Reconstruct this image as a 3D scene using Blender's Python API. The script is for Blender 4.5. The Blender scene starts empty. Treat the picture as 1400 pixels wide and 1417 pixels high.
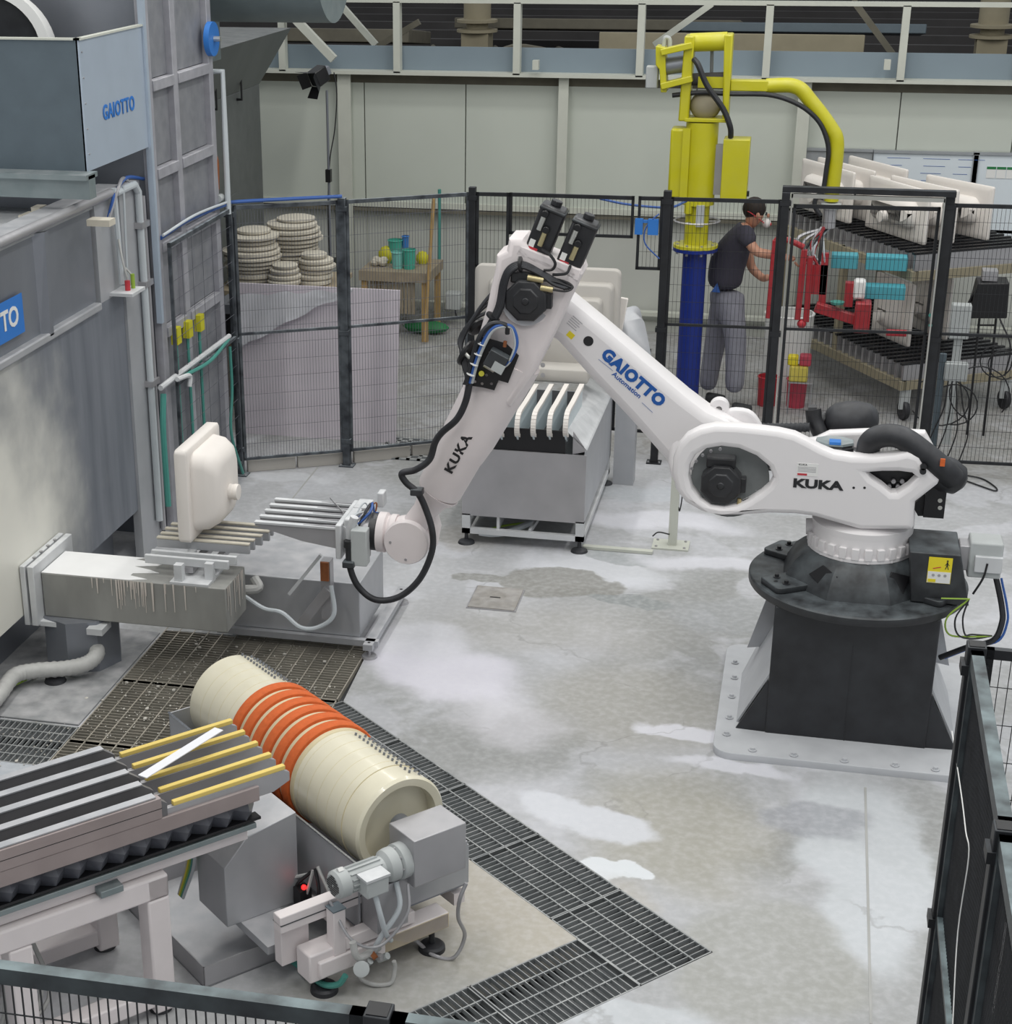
import bpy, bmesh, math, random
from mathutils import Vector, Matrix
from math import sin, cos, pi, radians, sqrt, hypot
random.seed(7)
S = bpy.context.scene
C = S.collection
# ---------------------------------------------------------------- camera
FPX, PITCH, ROLL, YAW, CX, CY, CAMZ = 2345.24, radians(22.2135), radians(-.5528), radians(13.7868), 544.69, 780.75, 4.5
_R = Vector((cos(YAW), sin(YAW), 0)); _F = Vector((-sin(YAW)*cos(PITCH), cos(YAW)*cos(PITCH), -sin(PITCH))); _U = _R.cross(_F)
CR = _R*cos(ROLL)+_U*sin(ROLL); CU = -_R*sin(ROLL)+_U*cos(ROLL); CF = _F
cd = bpy.data.cameras.new('camera'); cam = bpy.data.objects.new('camera', cd); C.objects.link(cam); S.camera = cam
m3 = Matrix((CR, CU, -CF)).transposed(); cam.matrix_world = Matrix.Translation((0, 0, CAMZ)) @ m3.to_4x4()
cd.sensor_fit = 'HORIZONTAL'; cd.sensor_width = 36; cd.lens = FPX*36/1400
cd.shift_x = (700-CX)/1400; cd.shift_y = (CY-708.5)/1400; cd.clip_end = 200; cd.clip_start = .05
# ---------------------------------------------------------------- light
S.view_settings.view_transform = 'Standard'; S.view_settings.look = 'None'; S.view_settings.gamma = 1
S.view_settings.use_curve_mapping = False; S.view_settings.exposure = -.27
w = bpy.data.worlds.new('hall'); S.world = w; w.use_nodes = True
w.node_tree.nodes['Background'].inputs[0].default_value = (.93, .97, 1, 1)
w.node_tree.nodes['Background'].inputs[1].default_value = .62
def area(loc, sx, sy, e, rot=(0, 0, 0), col=(1, .985, .94)):
    l = bpy.data.lights.new('hall_lamp', 'AREA'); l.shape = 'RECTANGLE'; l.size = sx; l.size_y = sy; l.energy = e; l.color = col
    o = bpy.data.objects.new('hall_lamp', l); o.location = loc; o.rotation_euler = rot; C.objects.link(o); return o
for x in (-4.2, -.4, 3.4):
    for y in (2.5, 7.2, 11.9):
        area((x, y, 7.6), .35, 3.2, 105)
area((-1.0, 14.6, 7.2), 8, .5, 130)
# ---------------------------------------------------------------- pixel rays: where a line of sight meets a real plane of the hall
def ray(x, y): return (CF + CR*((x-CX)/FPX) - CU*((y-CY)/FPX))
def AZ(x, y, z=0.0):
    d = ray(x, y); t = (z-CAMZ)/d.z; return Vector((d.x*t, d.y*t, z))
def AY(x, y, Y):
    d = ray(x, y); t = Y/d.y; return Vector((d.x*t, Y, CAMZ+d.z*t))
def AX(x, y, X):
    d = ray(x, y); t = X/d.x; return Vector((X, d.y*t, CAMZ+d.z*t))
# ---------------------------------------------------------------- materials
def srgb(c): return tuple((v/255/12.92 if v/255 <= .04045 else ((v/255+.055)/1.055)**2.4) for v in c)
MATS = {}
def mat(name, col, rough=.5, metal=0.0, var=.12, scale=6.0, dust=0.0, dcol=(205, 203, 205), bump=.0, emit=0, coat=0, streak=0, alpha=1, trans=0):
    if name in MATS: return MATS[name]
    m = bpy.data.materials.new(name); m.use_nodes = True; nt = m.node_tree; N = nt.nodes; L = nt.links
    b = N['Principled BSDF']; c = srgb(col)
    tc = N.new('ShaderNodeTexCoord'); geo = N.new('ShaderNodeNewGeometry')
    no = N.new('ShaderNodeTexNoise'); no.inputs['Scale'].default_value = scale; no.inputs['Detail'].default_value = 6
    if streak:
        mp = N.new('ShaderNodeMapping'); mp.inputs['Scale'].default_value = (1, 1, 1.0/streak)
        L.new(geo.outputs['Position'], mp.inputs[0]); L.new(mp.outputs[0], no.inputs['Vector'])
    else: L.new(geo.outputs['Position'], no.inputs['Vector'])
    mx = N.new('ShaderNodeMix'); mx.data_type = 'RGBA'
    mx.inputs[6].default_value = (*[max(0, v*(1-var*1.6)) for v in c], 1); mx.inputs[7].default_value = (*[min(1, v*(1+var*1.6)) for v in c], 1)
    L.new(no.outputs[0], mx.inputs[0]); out = mx.outputs[2]
    if dust:
        sep = N.new('ShaderNodeSeparateXYZ'); L.new(geo.outputs['Normal'], sep.inputs[0])
        n2 = N.new('ShaderNodeTexNoise'); n2.inputs['Scale'].default_value = 9; n2.inputs['Detail'].default_value = 9; L.new(geo.outputs['Position'], n2.inputs['Vector'])
        a = N.new('ShaderNodeMath'); a.operation = 'MULTIPLY_ADD'; a.use_clamp = True; L.new(sep.outputs[2], a.inputs[0]); a.inputs[1].default_value = .75; a.inputs[2].default_value = .25
        r = N.new('ShaderNodeMapRange'); r.inputs[1].default_value = .3; r.inputs[2].default_value = .7; L.new(n2.outputs[0], r.inputs[0])
        q = N.new('ShaderNodeMath'); q.operation = 'MULTIPLY'; L.new(a.outputs[0], q.inputs[0]); L.new(r.outputs[0], q.inputs[1])
        q2 = N.new('ShaderNodeMath'); q2.operation = 'MULTIPLY'; q2.use_clamp = True; L.new(q.outputs[0], q2.inputs[0]); q2.inputs[1].default_value = dust
        m2 = N.new('ShaderNodeMix'); m2.data_type = 'RGBA'; L.new(q2.outputs[0], m2.inputs[0]); L.new(out, m2.inputs[6]); m2.inputs[7].default_value = (*srgb(dcol), 1); out = m2.outputs[2]
        if metal:
            mm = N.new('ShaderNodeMapRange'); mm.inputs[3].default_value = metal; mm.inputs[4].default_value = 0; L.new(q2.outputs[0], mm.inputs[0]); L.new(mm.outputs[0], b.inputs['Metallic'])
    L.new(out, b.inputs['Base Color']); b.inputs['Roughness'].default_value = rough
    if metal and not dust: b.inputs['Metallic'].default_value = metal
    if coat: b.inputs['Coat Weight'].default_value = coat; b.inputs['Coat Roughness'].default_value = .08
    if emit: b.inputs['Emission Color'].default_value = (*c, 1); b.inputs['Emission Strength'].default_value = emit
    if alpha < 1: b.inputs['Alpha'].default_value = alpha
    if trans: b.inputs['Transmission Weight'].default_value = trans
    if bump:
        bp = N.new('ShaderNodeBump'); bp.inputs['Strength'].default_value = bump; bp.inputs['Distance'].default_value = .01
        L.new(no.outputs[0], bp.inputs['Height']); L.new(bp.outputs[0], b.inputs['Normal'])
    MATS[name] = m; return m
M = lambda n: MATS[n]
mat('robot_white', (226, 223, 224), .38, var=.03, scale=3, dust=.15)
mat('robot_white_dusty', (222, 214, 214), .5, var=.05, scale=7, dust=.3, dcol=(232, 224, 222))
mat('print_black', (30, 30, 33), .5, var=.02)
mat('print_blue', (22, 84, 160), .45, var=.03)
mat('black_cast', (34, 35, 38), .45, var=.25, scale=14, dust=.7, dcol=(112, 120, 124))
mat('black_steel', (30, 31, 35), .4, var=.3, scale=10, dust=.35, dcol=(104, 110, 116))
mat('black_plain', (20, 20, 23), .4, var=.15)
mat('black_motor', (26, 26, 29), .38, var=.2, scale=20, dust=.35, dcol=(120, 122, 126))
mat('blade_face', (206, 216, 220), .4, var=.05)
mat('black_rubber', (30, 31, 35), .5, var=.3, scale=25, dust=.25, dcol=(130, 132, 138))
mat('fence_black', (18, 19, 23), .5, var=.3, scale=30, dust=.12, dcol=(150, 160, 170))
mat('fence_mesh', (84, 86, 96), .6, var=.3, scale=9, dust=.3)
mat('bellows', (84, 86, 94), .38, var=.2, scale=20, dust=.25)
mat('fence_dusty', (30, 34, 42), .55, var=.5, scale=18, dust=.7, dcol=(190, 200, 206))
mat('plate_dusty', (186, 188, 192), .6, var=.08, scale=5, dust=.5, dcol=(205, 207, 210))
mat('steel', (172, 171, 174), .4, .55, var=.12, scale=4, dust=.25, bump=.02)
mat('steel_dark', (134, 138, 146), .42, .55, var=.16, scale=2.5, dust=.15, streak=4)
mat('steel_pale', (176, 178, 182), .5, .45, var=.12, scale=3, dust=.6, streak=3)
mat('steel_white', (196, 198, 200), .55, .15, var=.1, scale=6, dust=.9, dcol=(225, 226, 228))
mat('steel_mirror', (170, 172, 176), .22, .9, var=.06, scale=3)
mat('tower_panel', (132, 134, 140), .55, .35, var=.14, scale=5, dust=.7, streak=3)
mat('tower_frame', (158, 158, 165), .6, .2, var=.16, scale=12, dust=.6)
mat('duct_panel', (104, 108, 108), .5, .5, var=.15, scale=3, dust=.2, streak=3)
mat('galva_dark', (92, 104, 112), .5, .3, var=.1, scale=8)
mat('galva_light', (172, 184, 198), .5, .25, var=.06, scale=4)
mat('galva_green', (128, 140, 142), .5, .4, var=.12, scale=6, dust=.4)
mat('frame_white', (224, 216, 216), .5, var=.06, scale=6, dust=.3, dcol=(225, 222, 222))
mat('frame_cream', (205, 190, 160), .55, var=.15, scale=9, dust=.4)
mat('steel_stained', (142, 142, 138), .55, .15, var=.3, scale=5, dust=.12, streak=3)
mat('beam_rose', (154, 141, 139), .5, .2, var=.12, scale=6, dust=.15)
mat('fence_near', (18, 21, 27), .45, var=.2, scale=20, dust=.6, dcol=(150, 168, 172))  # light highlight on the rail tops painted in through the dust mix
mat('lid_grey', (142, 138, 132), .8, var=.25, scale=22, dust=.3)
mat('glaze_white', (232, 232, 232), .7, var=.05, scale=5)
mat('glaze_pale', (206, 198, 190), .7, var=.1, scale=15)
mat('drum_cream', (220, 214, 192), .22, var=.06, scale=7, coat=.4)
mat('drum_seam', (206, 194, 160), .5, var=.1)
mat('band_orange', (205, 98, 44), .8, var=.12, scale=40, bump=.3)
mat('belt_black', (44, 46, 50), .6, var=.2)
mat('pad_yellow', (222, 196, 108), .6, var=.06, scale=15)
mat('ceramic', (226, 220, 214), .6, var=.03, scale=4, dust=.2, dcol=(236, 230, 226))
mat('ceramic_grey', (178, 174, 168), .65, var=.05, scale=4)
mat('plaster', (196, 190, 176), .85, var=.12, scale=10, bump=.2)
mat('grating', (136, 140, 142), .5, .2, var=.2, scale=9, dust=.7, dcol=(190, 190, 188))
mat('grating_dirty', (138, 134, 124), .7, .1, var=.35, scale=5, dust=1.0, dcol=(172, 164, 152))
mat('pit', (104, 106, 108), .9, var=.3)
mat('crumb', (190, 186, 178), .9, var=.15)
mat('concrete_plain', (168, 168, 166), .8, var=.14, scale=4, bump=.1)
mat('concrete_dark', (132, 134, 136), .75, var=.2, scale=7, dust=.5)
mat('wall_panel', (194, 199, 190), .5, var=.03, scale=2)
mat('wall_low', (188, 190, 184), .6, var=.05, scale=2)
mat('truss', (196, 198, 188), .5, var=.05)
mat('beam_blue', (128, 142, 152), .5, var=.06, scale=2)
mat('dark_roof', (66, 64, 64), .8, var=.35, scale=1.5)
mat('dark_beam', (104, 100, 88), .8, var=.2)
mat('duct_beige', (148, 140, 118), .7, var=.1)
mat('beam_grey', (112, 111, 113), .5, .3, var=.15, scale=6, dust=.2)
mat('yellow', (196, 190, 22), .35, var=.05, scale=5, dust=.15)
mat('blue_col', (16, 42, 128), .4, var=.08)
mat('red', (158, 24, 34), .45, var=.15, scale=12, dust=.15)
mat('teal', (70, 168, 148), .35, var=.08)
mat('teal_clear', (120, 190, 180), .3, var=.06)
mat('bottle_blue', (60, 120, 190), .3, var=.05)
mat('turquoise', (76, 160, 174), .55, var=.05)
mat('spray_yellow', (196, 190, 40), .6, var=.15)
mat('wood', (176, 146, 96), .7, var=.15, scale=12)
mat('wood_grey', (150, 138, 118), .75, var=.2, scale=12)
mat('cardboard', (216, 208, 216), .8, var=.05, scale=3)
mat('pvc', (190, 196, 200), .5, var=.06)
mat('hose_grey', (178, 178, 176), .5, var=.1, scale=30)
mat('hose_teal', (70, 140, 130), .4, var=.1)
mat('wire_blue', (50, 90, 160), .4); mat('wire_green', (140, 170, 60), .5); mat('wire_yellow', (206, 190, 60), .5)
mat('label_yellow', (226, 208, 40), .5, var=.02); mat('label_white', (226, 226, 224), .5, var=.02)
mat('tape', (226, 226, 230), .5, var=.03)
mat('gold_metal', (190, 178, 138), .35, .8); mat('silver', (196, 196, 190), .3, .8)
mat('red_plastic', (186, 50, 60), .45); mat('pink_bucket', (186, 66, 84), .5, var=.1)
mat('board', (214, 222, 228), .35, var=.02); mat('board_frame', (168, 172, 176), .4, .4)
mat('skin', (190, 140, 116), .55, var=.05); mat('hair', (38, 28, 24), .7, var=.2); mat('shirt', (62, 60, 72), .85, var=.1, bump=.2)
mat('trousers', (134, 134, 144), .9, var=.12, scale=16, bump=.3); mat('mask_white', (226, 222, 220), .7)
mat('shoe', (52, 54, 56), .7); mat('plastic_grey', (176, 180, 180), .5); mat('green_dark', (38, 120, 70), .6)
mat('logo_blue', (44, 116, 196), .5, var=.05)
mat('led_red', (255, 30, 30), .4, emit=4, var=0)
mat('sponge', (206, 190, 90), .9); mat('film', (222, 222, 228), .3, var=.1, scale=2)
mat('rust', (140, 84, 48), .8, var=.3, scale=20)
# ---------------------------------------------------------------- object helpers
def wm(o):
    m = Matrix.Identity(4)
    while o: m = o.matrix_basis @ m; o = o.parent
    return m
def thing(name, label, cat, loc, rz=0.0, group=None):
    o = bpy.data.objects.new(name, None); o.empty_display_size = .1; C.objects.link(o); o.location = loc; o.rotation_euler = (0, 0, rz)
    o['label'] = label; o['category'] = cat
    if group: o['group'] = group
    return o
def tag(o, label, cat, group=None):
    o['label'] = label; o['category'] = cat
    if group: o['group'] = group
    return o
def link_mesh(name, me, m, parent, smooth=True, bevel=0, kind=None, label=None, ang=35, seg=2):
    if not me.materials and m: me.materials.append(M(m) if isinstance(m, str) else m)
    if parent: me.transform(wm(parent).inverted())
    if smooth:
        me.polygons.foreach_set('use_smooth', [True]*len(me.polygons)); me.set_sharp_from_angle(angle=radians(ang))
    o = bpy.data.objects.new(name, me); C.objects.link(o); o.parent = parent
    if bevel:
        b = o.modifiers.new('bevel', 'BEVEL'); b.width = bevel; b.segments = seg; b.limit_method = 'ANGLE'; b.angle_limit = radians(40); b.use_clamp_overlap = True
    if kind: o['kind'] = kind
    if label: o['label'] = label
    return o
def copy_tree(o, parent=None):
    c = o.copy(); C.objects.link(c); c.parent = parent
    for ch in o.children: copy_tree(ch, c)
    return c
def frame_of(axis):
    a = Vector(axis).normalized(); t = Vector((0, 0, 1)) if abs(a.z) < .9 else Vector((1, 0, 0))
    u = t.cross(a).normalized(); v = a.cross(u); return u, v, a
class MB:
    def __init__(s): s.v = []; s.f = []
    def add(s, vs, fs, T=None):
        n = len(s.v)
        s.v += [tuple(T @ Vector(p)) if T else tuple(p) for p in vs]; s.f += [tuple(i+n for i in f) for f in fs]; return s
    def box(s, x0, x1, y0, y1, z0, z1, T=None):
        vs = [(x, y, z) for z in (z0, z1) for x, y in ((x0, y0), (x1, y0), (x1, y1), (x0, y1))]
        return s.add(vs, [(3, 2, 1, 0), (4, 5, 6, 7), (0, 1, 5, 4), (1, 2, 6, 5), (2, 3, 7, 6), (3, 0, 4, 7)], T)
    def cbox(s, c, sx, sy, sz, T=None): return s.box(c[0]-sx/2, c[0]+sx/2, c[1]-sy/2, c[1]+sy/2, c[2]-sz/2, c[2]+sz/2, T)
    def beam(s, p0, p1, w, h, up=(0, 0, 1)):      # rectangular bar from p0 to p1
        p0 = Vector(p0); p1 = Vector(p1); a = (p1-p0); L = a.length; a.normalize(); u = a.cross(Vector(up))
        if u.length < 1e-4: u = a.cross(Vector((0, 1, 0)))
        u.normalize(); v = u.cross(a); T = Matrix((( u.x, a.x, v.x, p0.x), (u.y, a.y, v.y, p0.y), (u.z, a.z, v.z, p0.z), (0, 0, 0, 1)))
        return s.box(-w/2, w/2, 0, L, -h/2, h/2, T)
    def prism(s, poly, vec, flip=False):
        n = len(poly); vec = Vector(vec); P = [Vector(p) for p in poly]
        nr = Vector((0, 0, 0))
        for i in range(n): nr += P[i].cross(P[(i+1) % n])
        if nr.dot(vec) < 0: P.reverse()
        vs = [tuple(p) for p in P]+[tuple(p+vec) for p in P]
        return s.add(vs, [tuple(reversed(range(n))), tuple(range(n, 2*n))]+[(i, (i+1) % n, (i+1) % n+n, i+n) for i in range(n)])
    def tube(s, pts, r, n=8, cap=True):
        P = [Vector(p) for p in pts]; k = len(P); rs = r if isinstance(r, (list, tuple)) else [r]*k
        t0 = (P[1]-P[0]).normalized(); u, v, _ = frame_of(t0); vs = []; fs = []; pt = t0
        for i in range(k):
            t = ((P[min(i+1, k-1)]-P[i]).normalized()+(P[i]-P[max(i-1, 0)]).normalized())
            t = t.normalized() if t.length > 1e-6 else pt
            ax = pt.cross(t)
            if ax.length > 1e-6:
                R = Matrix.Rotation(pt.angle(t), 3, ax); u = R @ u; v = R @ v
            pt = t
            vs += [tuple(P[i]+(u*cos(2*pi*j/n)+v*sin(2*pi*j/n))*rs[i]) for j in range(n)]
        for i in range(k-1):
            for j in range(n): a = i*n+j; b = i*n+(j+1) % n; fs.append((a, b, b+n, a+n))
        if cap: fs += [tuple(reversed(range(n))), tuple(range((k-1)*n, k*n))]
        return s.add(vs, fs)
    def cyl(s, p0, p1, r, n=20, r2=None): return s.tube([p0, p1], [r, r if r2 is None else r2], n)
    def lathe(s, prof, o, axis=(0, 0, 1), n=28, cap=True, uv=None):
        u, v, a = frame_of(axis); o = Vector(o); vs = []; fs = []
        if uv: u, v = uv
        for r, h in prof: vs += [tuple(o+a*h+(u*cos(2*pi*j/n)+v*sin(2*pi*j/n))*max(r, 1e-4)) for j in range(n)]
        for i in range(len(prof)-1):
            for j in range(n): A = i*n+j; B = i*n+(j+1) % n; fs.append((A, B, B+n, A+n))
        if cap: fs += [tuple(reversed(range(n))), tuple(range((len(prof)-1)*n, len(prof)*n))]
        return s.add(vs, fs)
    def loft(s, rings, cap=True):                 # rings: lists of points, same count
        n = len(rings[0]); vs = [tuple(p) for r in rings for p in r]; fs = []
        for i in range(len(rings)-1):
            for j in range(n): A = i*n+j; B = i*n+(j+1) % n; fs.append((A, B, B+n, A+n))
        if cap: fs += [tuple(reversed(range(n))), tuple(range((len(rings)-1)*n, len(rings)*n))]
        return s.add(vs, fs)
    def ball(s, c, rx, ry=None, rz=None, n=16, T=None):
        ry = ry or rx; rz = rz or rx; vs = []; fs = []; m = n//2
        for i in range(m+1):
            th = pi*i/m
            for j in range(n): ph = 2*pi*j/n; vs.append((c[0]+rx*max(sin(th), 1e-3)*cos(ph), c[1]+ry*max(sin(th), 1e-3)*sin(ph), c[2]-rz*cos(th)))
        for i in range(m):
            for j in range(n): A = i*n+j; B = i*n+(j+1) % n; fs.append((A, B, B+n, A+n))
        fs += [tuple(reversed(range(n))), tuple(range(m*n, m*n+n))]
        return s.add(vs, fs, T)
    def build(s, name, m, parent=None, **k):
        me = bpy.data.meshes.new(name); me.from_pydata(s.v, [], s.f); me.validate()
        bm = bmesh.new(); bm.from_mesh(me); bmesh.ops.recalc_face_normals(bm, faces=bm.faces[:]); bm.to_mesh(me); bm.free()
        return link_mesh(name, me, m, parent, **k)
def crs(pts, k=6, closed=False):
    P = [Vector(p) for p in pts]; n = len(P); out = []
    rng = range(n if closed else n-1)
    for i in rng:
        p1 = P[i]; p2 = P[(i+1) % n]; p0 = P[i-1] if (closed or i > 0) else p1*2-p2; p3 = P[(i+2) % n] if (closed or i < n-2) else p2*2-p1
        for j in range(k):
            t = j/k; out.append(.5*((2*p1)+(p2-p0)*t+(2*p0-5*p1+4*p2-p3)*t*t+(3*p1-p0-3*p2+p3)*t**3))
    if not closed: out.append(P[-1])
    return out
def curve_mesh(cu, T, name):
    o = bpy.data.objects.new('tmp', cu); C.objects.link(o); bpy.context.view_layer.update()
    dg = bpy.context.evaluated_depsgraph_get(); me = bpy.data.meshes.new_from_object(o.evaluated_get(dg)); bpy.data.objects.remove(o); bpy.data.curves.remove(cu)
    me.materials.clear(); me.transform(T); me.name = name; return me
def plate(name, m, parent, T, poly, depth, bevel=.01, holes=(), smooth_k=0, holes_k=0, **kw):
    """solid plate: outline poly (2D) in plane T, thickness depth centred on it, rounded edges, real holes"""
    cu = bpy.data.curves.new(name, 'CURVE'); cu.dimensions = '2D'; cu.fill_mode = 'BOTH'
    cu.extrude = max(depth/2-bevel, .0001); cu.bevel_depth = bevel; cu.bevel_resolution = 2; cu.offset = -bevel
    for i, pl in enumerate([poly]+list(holes)):
        pl = [Vector((p[0], p[1], 0)) for p in pl]; k = smooth_k if i == 0 else holes_k
        ar = sum(pl[j].x*pl[(j+1) % len(pl)].y-pl[(j+1) % len(pl)].x*pl[j].y for j in range(len(pl)))
        if (ar > 0) == (i == 0): pl.reverse()
        if i == 0: pl.reverse()
        else: pl.reverse()
        if k: pl = crs(pl, k, True)
        sp = cu.splines.new('POLY'); sp.points.add(len(pl)-1); sp.use_cyclic_u = True
        for q, p in zip(sp.points, pl): q.co = (p.x, p.y, 0, 1)
    return link_mesh(name, curve_mesh(cu, T, name), m, parent, ang=30, **kw)
def text(name, s, m, parent, T, size, wx=1.0, bold=0.0, th=.0015, shear=0, space=1, **kw):
    cu = bpy.data.curves.new(name, 'FONT'); cu.body = s; cu.size = size; cu.extrude = th; cu.offset = bold; cu.align_x = 'CENTER'; cu.align_y = 'CENTER'; cu.shear = shear; cu.space_character = space; cu.resolution_u = 3
    return link_mesh(name, curve_mesh(cu, T @ Matrix.Diagonal((wx, 1, 1, 1)), name), m, parent, smooth=False, **kw)
def TM(o, u, v):                                  # plane at o with axes u, v
    u = Vector(u).normalized(); v = Vector(v).normalized(); n = u.cross(v).normalized(); o = Vector(o)
    return Matrix(((u.x, v.x, n.x, o.x), (u.y, v.y, n.y, o.y), (u.z, v.z, n.z, o.z), (0, 0, 0, 1)))
def rrect(cu, cv, hu, hv, r, k=5):
    out = []
    for sx, sy, a0 in ((1, 1, 0), (-1, 1, 90), (-1, -1, 180), (1, -1, 270)):
        for i in range(k+1):
            a = radians(a0+90*i/k); out.append((cu+sx*(hu-r)+r*cos(a), cv+sy*(hv-r)+r*sin(a)))
    return out
def loft_rr(mb, T, secs, k=5):                    # secs: (h, cu, cv, hu, hv, r)
    return mb.loft([[T @ Vector((x, y, h)) for x, y in rrect(cu, cv, hu, hv, r, k)] for h, cu, cv, hu, hv, r in secs])
YZ = lambda Y: Matrix(((1, 0, 0, 0), (0, 0, -1, Y), (0, 1, 0, 0), (0, 0, 0, 1)))   # plane facing the viewer: local x=X, y=Z, normal -Y
def pY(pts, Y): return [(AY(x, y, Y).x, AY(x, y, Y).z) for x, y in pts]
def struct(o): o['kind'] = 'structure'; return o
# ================================================================ SETTING
A2 = Vector((.743, -.669, 0)).normalized(); P2 = Vector((-A2.y, A2.x, 0))          # drum direction and the direction across it
g0 = AZ(475, 970); g1 = AZ(986, 1318); g1 = g0+A2*(g1-g0).length; GW = .43
g2 = g1-A2*GW-P2*GW
e_out = g1-P2*2.3; e_in = g2-P2*(2.3-GW)
tt = (-2.45-g2.x)/(-A2.x); g5 = g2-A2*tt
pit_poly = [(-5.2, 7.93), (-3.8, 7.93), (-3.8, 9.3), (-2.45, 9.37), (g0.x, g0.y), (g1.x, g1.y), (e_out.x, e_out.y), (e_in.x, e_in.y), (g2.x, g2.y), (-2.45, g5.y), (-2.45, 7.0), (-3.8, 7.0), (-3.8, 7.46), (-5.2, 7.46)]
def floor_material():
    m = bpy.data.materials.new('floor_concrete'); m.use_nodes = True; nt = m.node_tree; N = nt.nodes; L = nt.links; b = N['Principled BSDF']
    geo = N.new('ShaderNodeNewGeometry')
    def noise(sc, det=6, dist=0):
        n = N.new('ShaderNodeTexNoise'); n.inputs['Scale'].default_value = sc; n.inputs['Detail'].default_value = det; n.inputs['Distortion'].default_value = dist; L.new(geo.outputs['Position'], n.inputs['Vector']); return n
    def rng(src, a, c, lo=0, hi=1):
        r = N.new('ShaderNodeMapRange'); r.interpolation_type = 'SMOOTHSTEP'; r.inputs[1].default_value = a; r.inputs[2].default_value = c; r.inputs[3].default_value = lo; r.inputs[4].default_value = hi; L.new(src, r.inputs[0]); return r.outputs[0]
    def mix(f, x, y):
        k = N.new('ShaderNodeMix'); k.data_type = 'RGBA'
        if isinstance(f, float): k.inputs[0].default_value = f
        else: L.new(f, k.inputs[0])
        for i, q in ((6, x), (7, y)):
            if isinstance(q, tuple): k.inputs[i].default_value = (*srgb(q), 1)
            else: L.new(q, k.inputs[i])
        return k.outputs[2]
    def mul(x, y):
        k = N.new('ShaderNodeMath'); k.operation = 'MULTIPLY'; k.use_clamp = True; L.new(x, k.inputs[0])
        if isinstance(y, float): k.inputs[1].default_value = y
        else: L.new(y, k.inputs[1])
        return k.outputs[0]
    big = noise(.55, 8, .4); mid = noise(1.6, 10, .8); fine = noise(22, 8); micro = noise(90, 4)
    out = mix(rng(big.outputs[0], .38, .62), (150, 151, 150), (176, 177, 180))
    out = mix(rng(mid.outputs[0], .5, .6, 0, .55), out, (196, 197, 203))
    # warped coordinates for the stains
    wv = N.new('ShaderNodeTexNoise'); wv.inputs['Scale'].default_value = 1.7; wv.inputs['Detail'].default_value = 7; L.new(geo.outputs['Position'], wv.inputs['Vector'])
    sb = N.new('ShaderNodeVectorMath'); sb.operation = 'SUBTRACT'; L.new(wv.outputs['Color'], sb.inputs[0]); sb.inputs[1].default_value = (.5, .5, .5)
    sc = N.new('ShaderNodeVectorMath'); sc.operation = 'SCALE'; L.new(sb.outputs[0], sc.inputs[0]); sc.inputs['Scale'].default_value = .6
    ad = N.new('ShaderNodeVectorMath'); L.new(geo.outputs['Position'], ad.inputs[0]); L.new(sc.outputs[0], ad.inputs[1])
    def blob(px, py, rx, ry, rot, col, st, soft=.5):
        nonlocal out
        c = AZ(px, py); mp = N.new('ShaderNodeMapping'); mp.vector_type = 'TEXTURE'; mp.inputs[1].default_value = (c.x, c.y, 0); mp.inputs[2].default_value = (0, 0, radians(rot)); mp.inputs[3].default_value = (rx, ry, 1000)
        L.new(ad.outputs[0], mp.inputs[0]); ln = N.new('ShaderNodeVectorMath'); ln.operation = 'LENGTH'; L.new(mp.outputs[0], ln.inputs[0])
        out = mix(mul(rng(ln.outputs['Value'], 1, 1-soft), st), out, col)
    W = (222, 222, 230); G = (138, 137, 132); B = (168, 164, 154); D = (128, 128, 126)
    for a in [(880, 980, .8, .8, 0, (160, 158, 152), .8, .6), (950, 1150, .6, .8, 20, (164, 161, 150), .8, .6), (760, 870, 1.3, .6, 0, (170, 168, 164), .6, .7), (1130, 640, 1.4, .5, 0, (190, 196, 200), .5, .6),
              (610, 925, .75, .42, -25, (216, 214, 224), .9, .5), (690, 1000, .5, .4, -30, (212, 210, 216), .6, .6), (560, 880, .6, .3, 0, (206, 206, 212), .7, .5), (830, 790, .8, .35, 0, (216, 218, 224), .6, .5), (900, 720, .9, .25, 0, W, .7, .5),
              (770, 805, .45, .27, -10, G, .9, .1), (668, 797, .18, .1, 0, (138, 138, 134), .9, .12), (860, 770, .34, .16, 0, (158, 162, 164), .8, .12), (868, 832, .28, .12, 0, (140, 144, 144), .9, .15), (655, 745, .35, .3, 0, (156, 152, 146), .6, .5), (530, 770, .3, .3, 0, (160, 162, 166), .5, .6),
              (800, 1130, .42, .17, -15, (208, 210, 216), .9, .25), (862, 1195, .17, .1, -20, (218, 222, 226), .95, .15), (940, 1012, .28, .12, 0, W, .8, .3), (1010, 1065, .45, .1, 0, W, .7, .4), (1200, 1200, .34, 1.1, 4, (196, 200, 204), .85, .35), (880, 1395, .4, .15, 15, (196, 200, 204), .8, .3),
              (1130, 1140, .35, .25, 0, (148, 150, 156), .7, .3), (1060, 1330, .5, .6, 0, (158, 158, 152), .7, .3), (980, 690, 1.2, .22, 0, (186, 192, 198), .5, .5), (480, 690, .7, .5, 0, (172, 174, 178), .6, .4), (395, 660, .5, .15, 0, (200, 202, 206), .6, .4), (1005, 850, .5, .3, 0, (158, 160, 162), .7, .3), (1010, 780, .8, .2, 0, W, .7, .5),
              (690, 1260, .75, .6, 40, (176, 170, 158), .9, .3), (560, 1370, .8, .5, 40, (160, 158, 150), .7, .5), (30, 1085, .5, .25, 0, (176, 182, 190), .8, .3)]: blob(*a)
    far = N.new('ShaderNodeSeparateXYZ'); L.new(geo.outputs['Position'], far.inputs[0])
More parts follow.
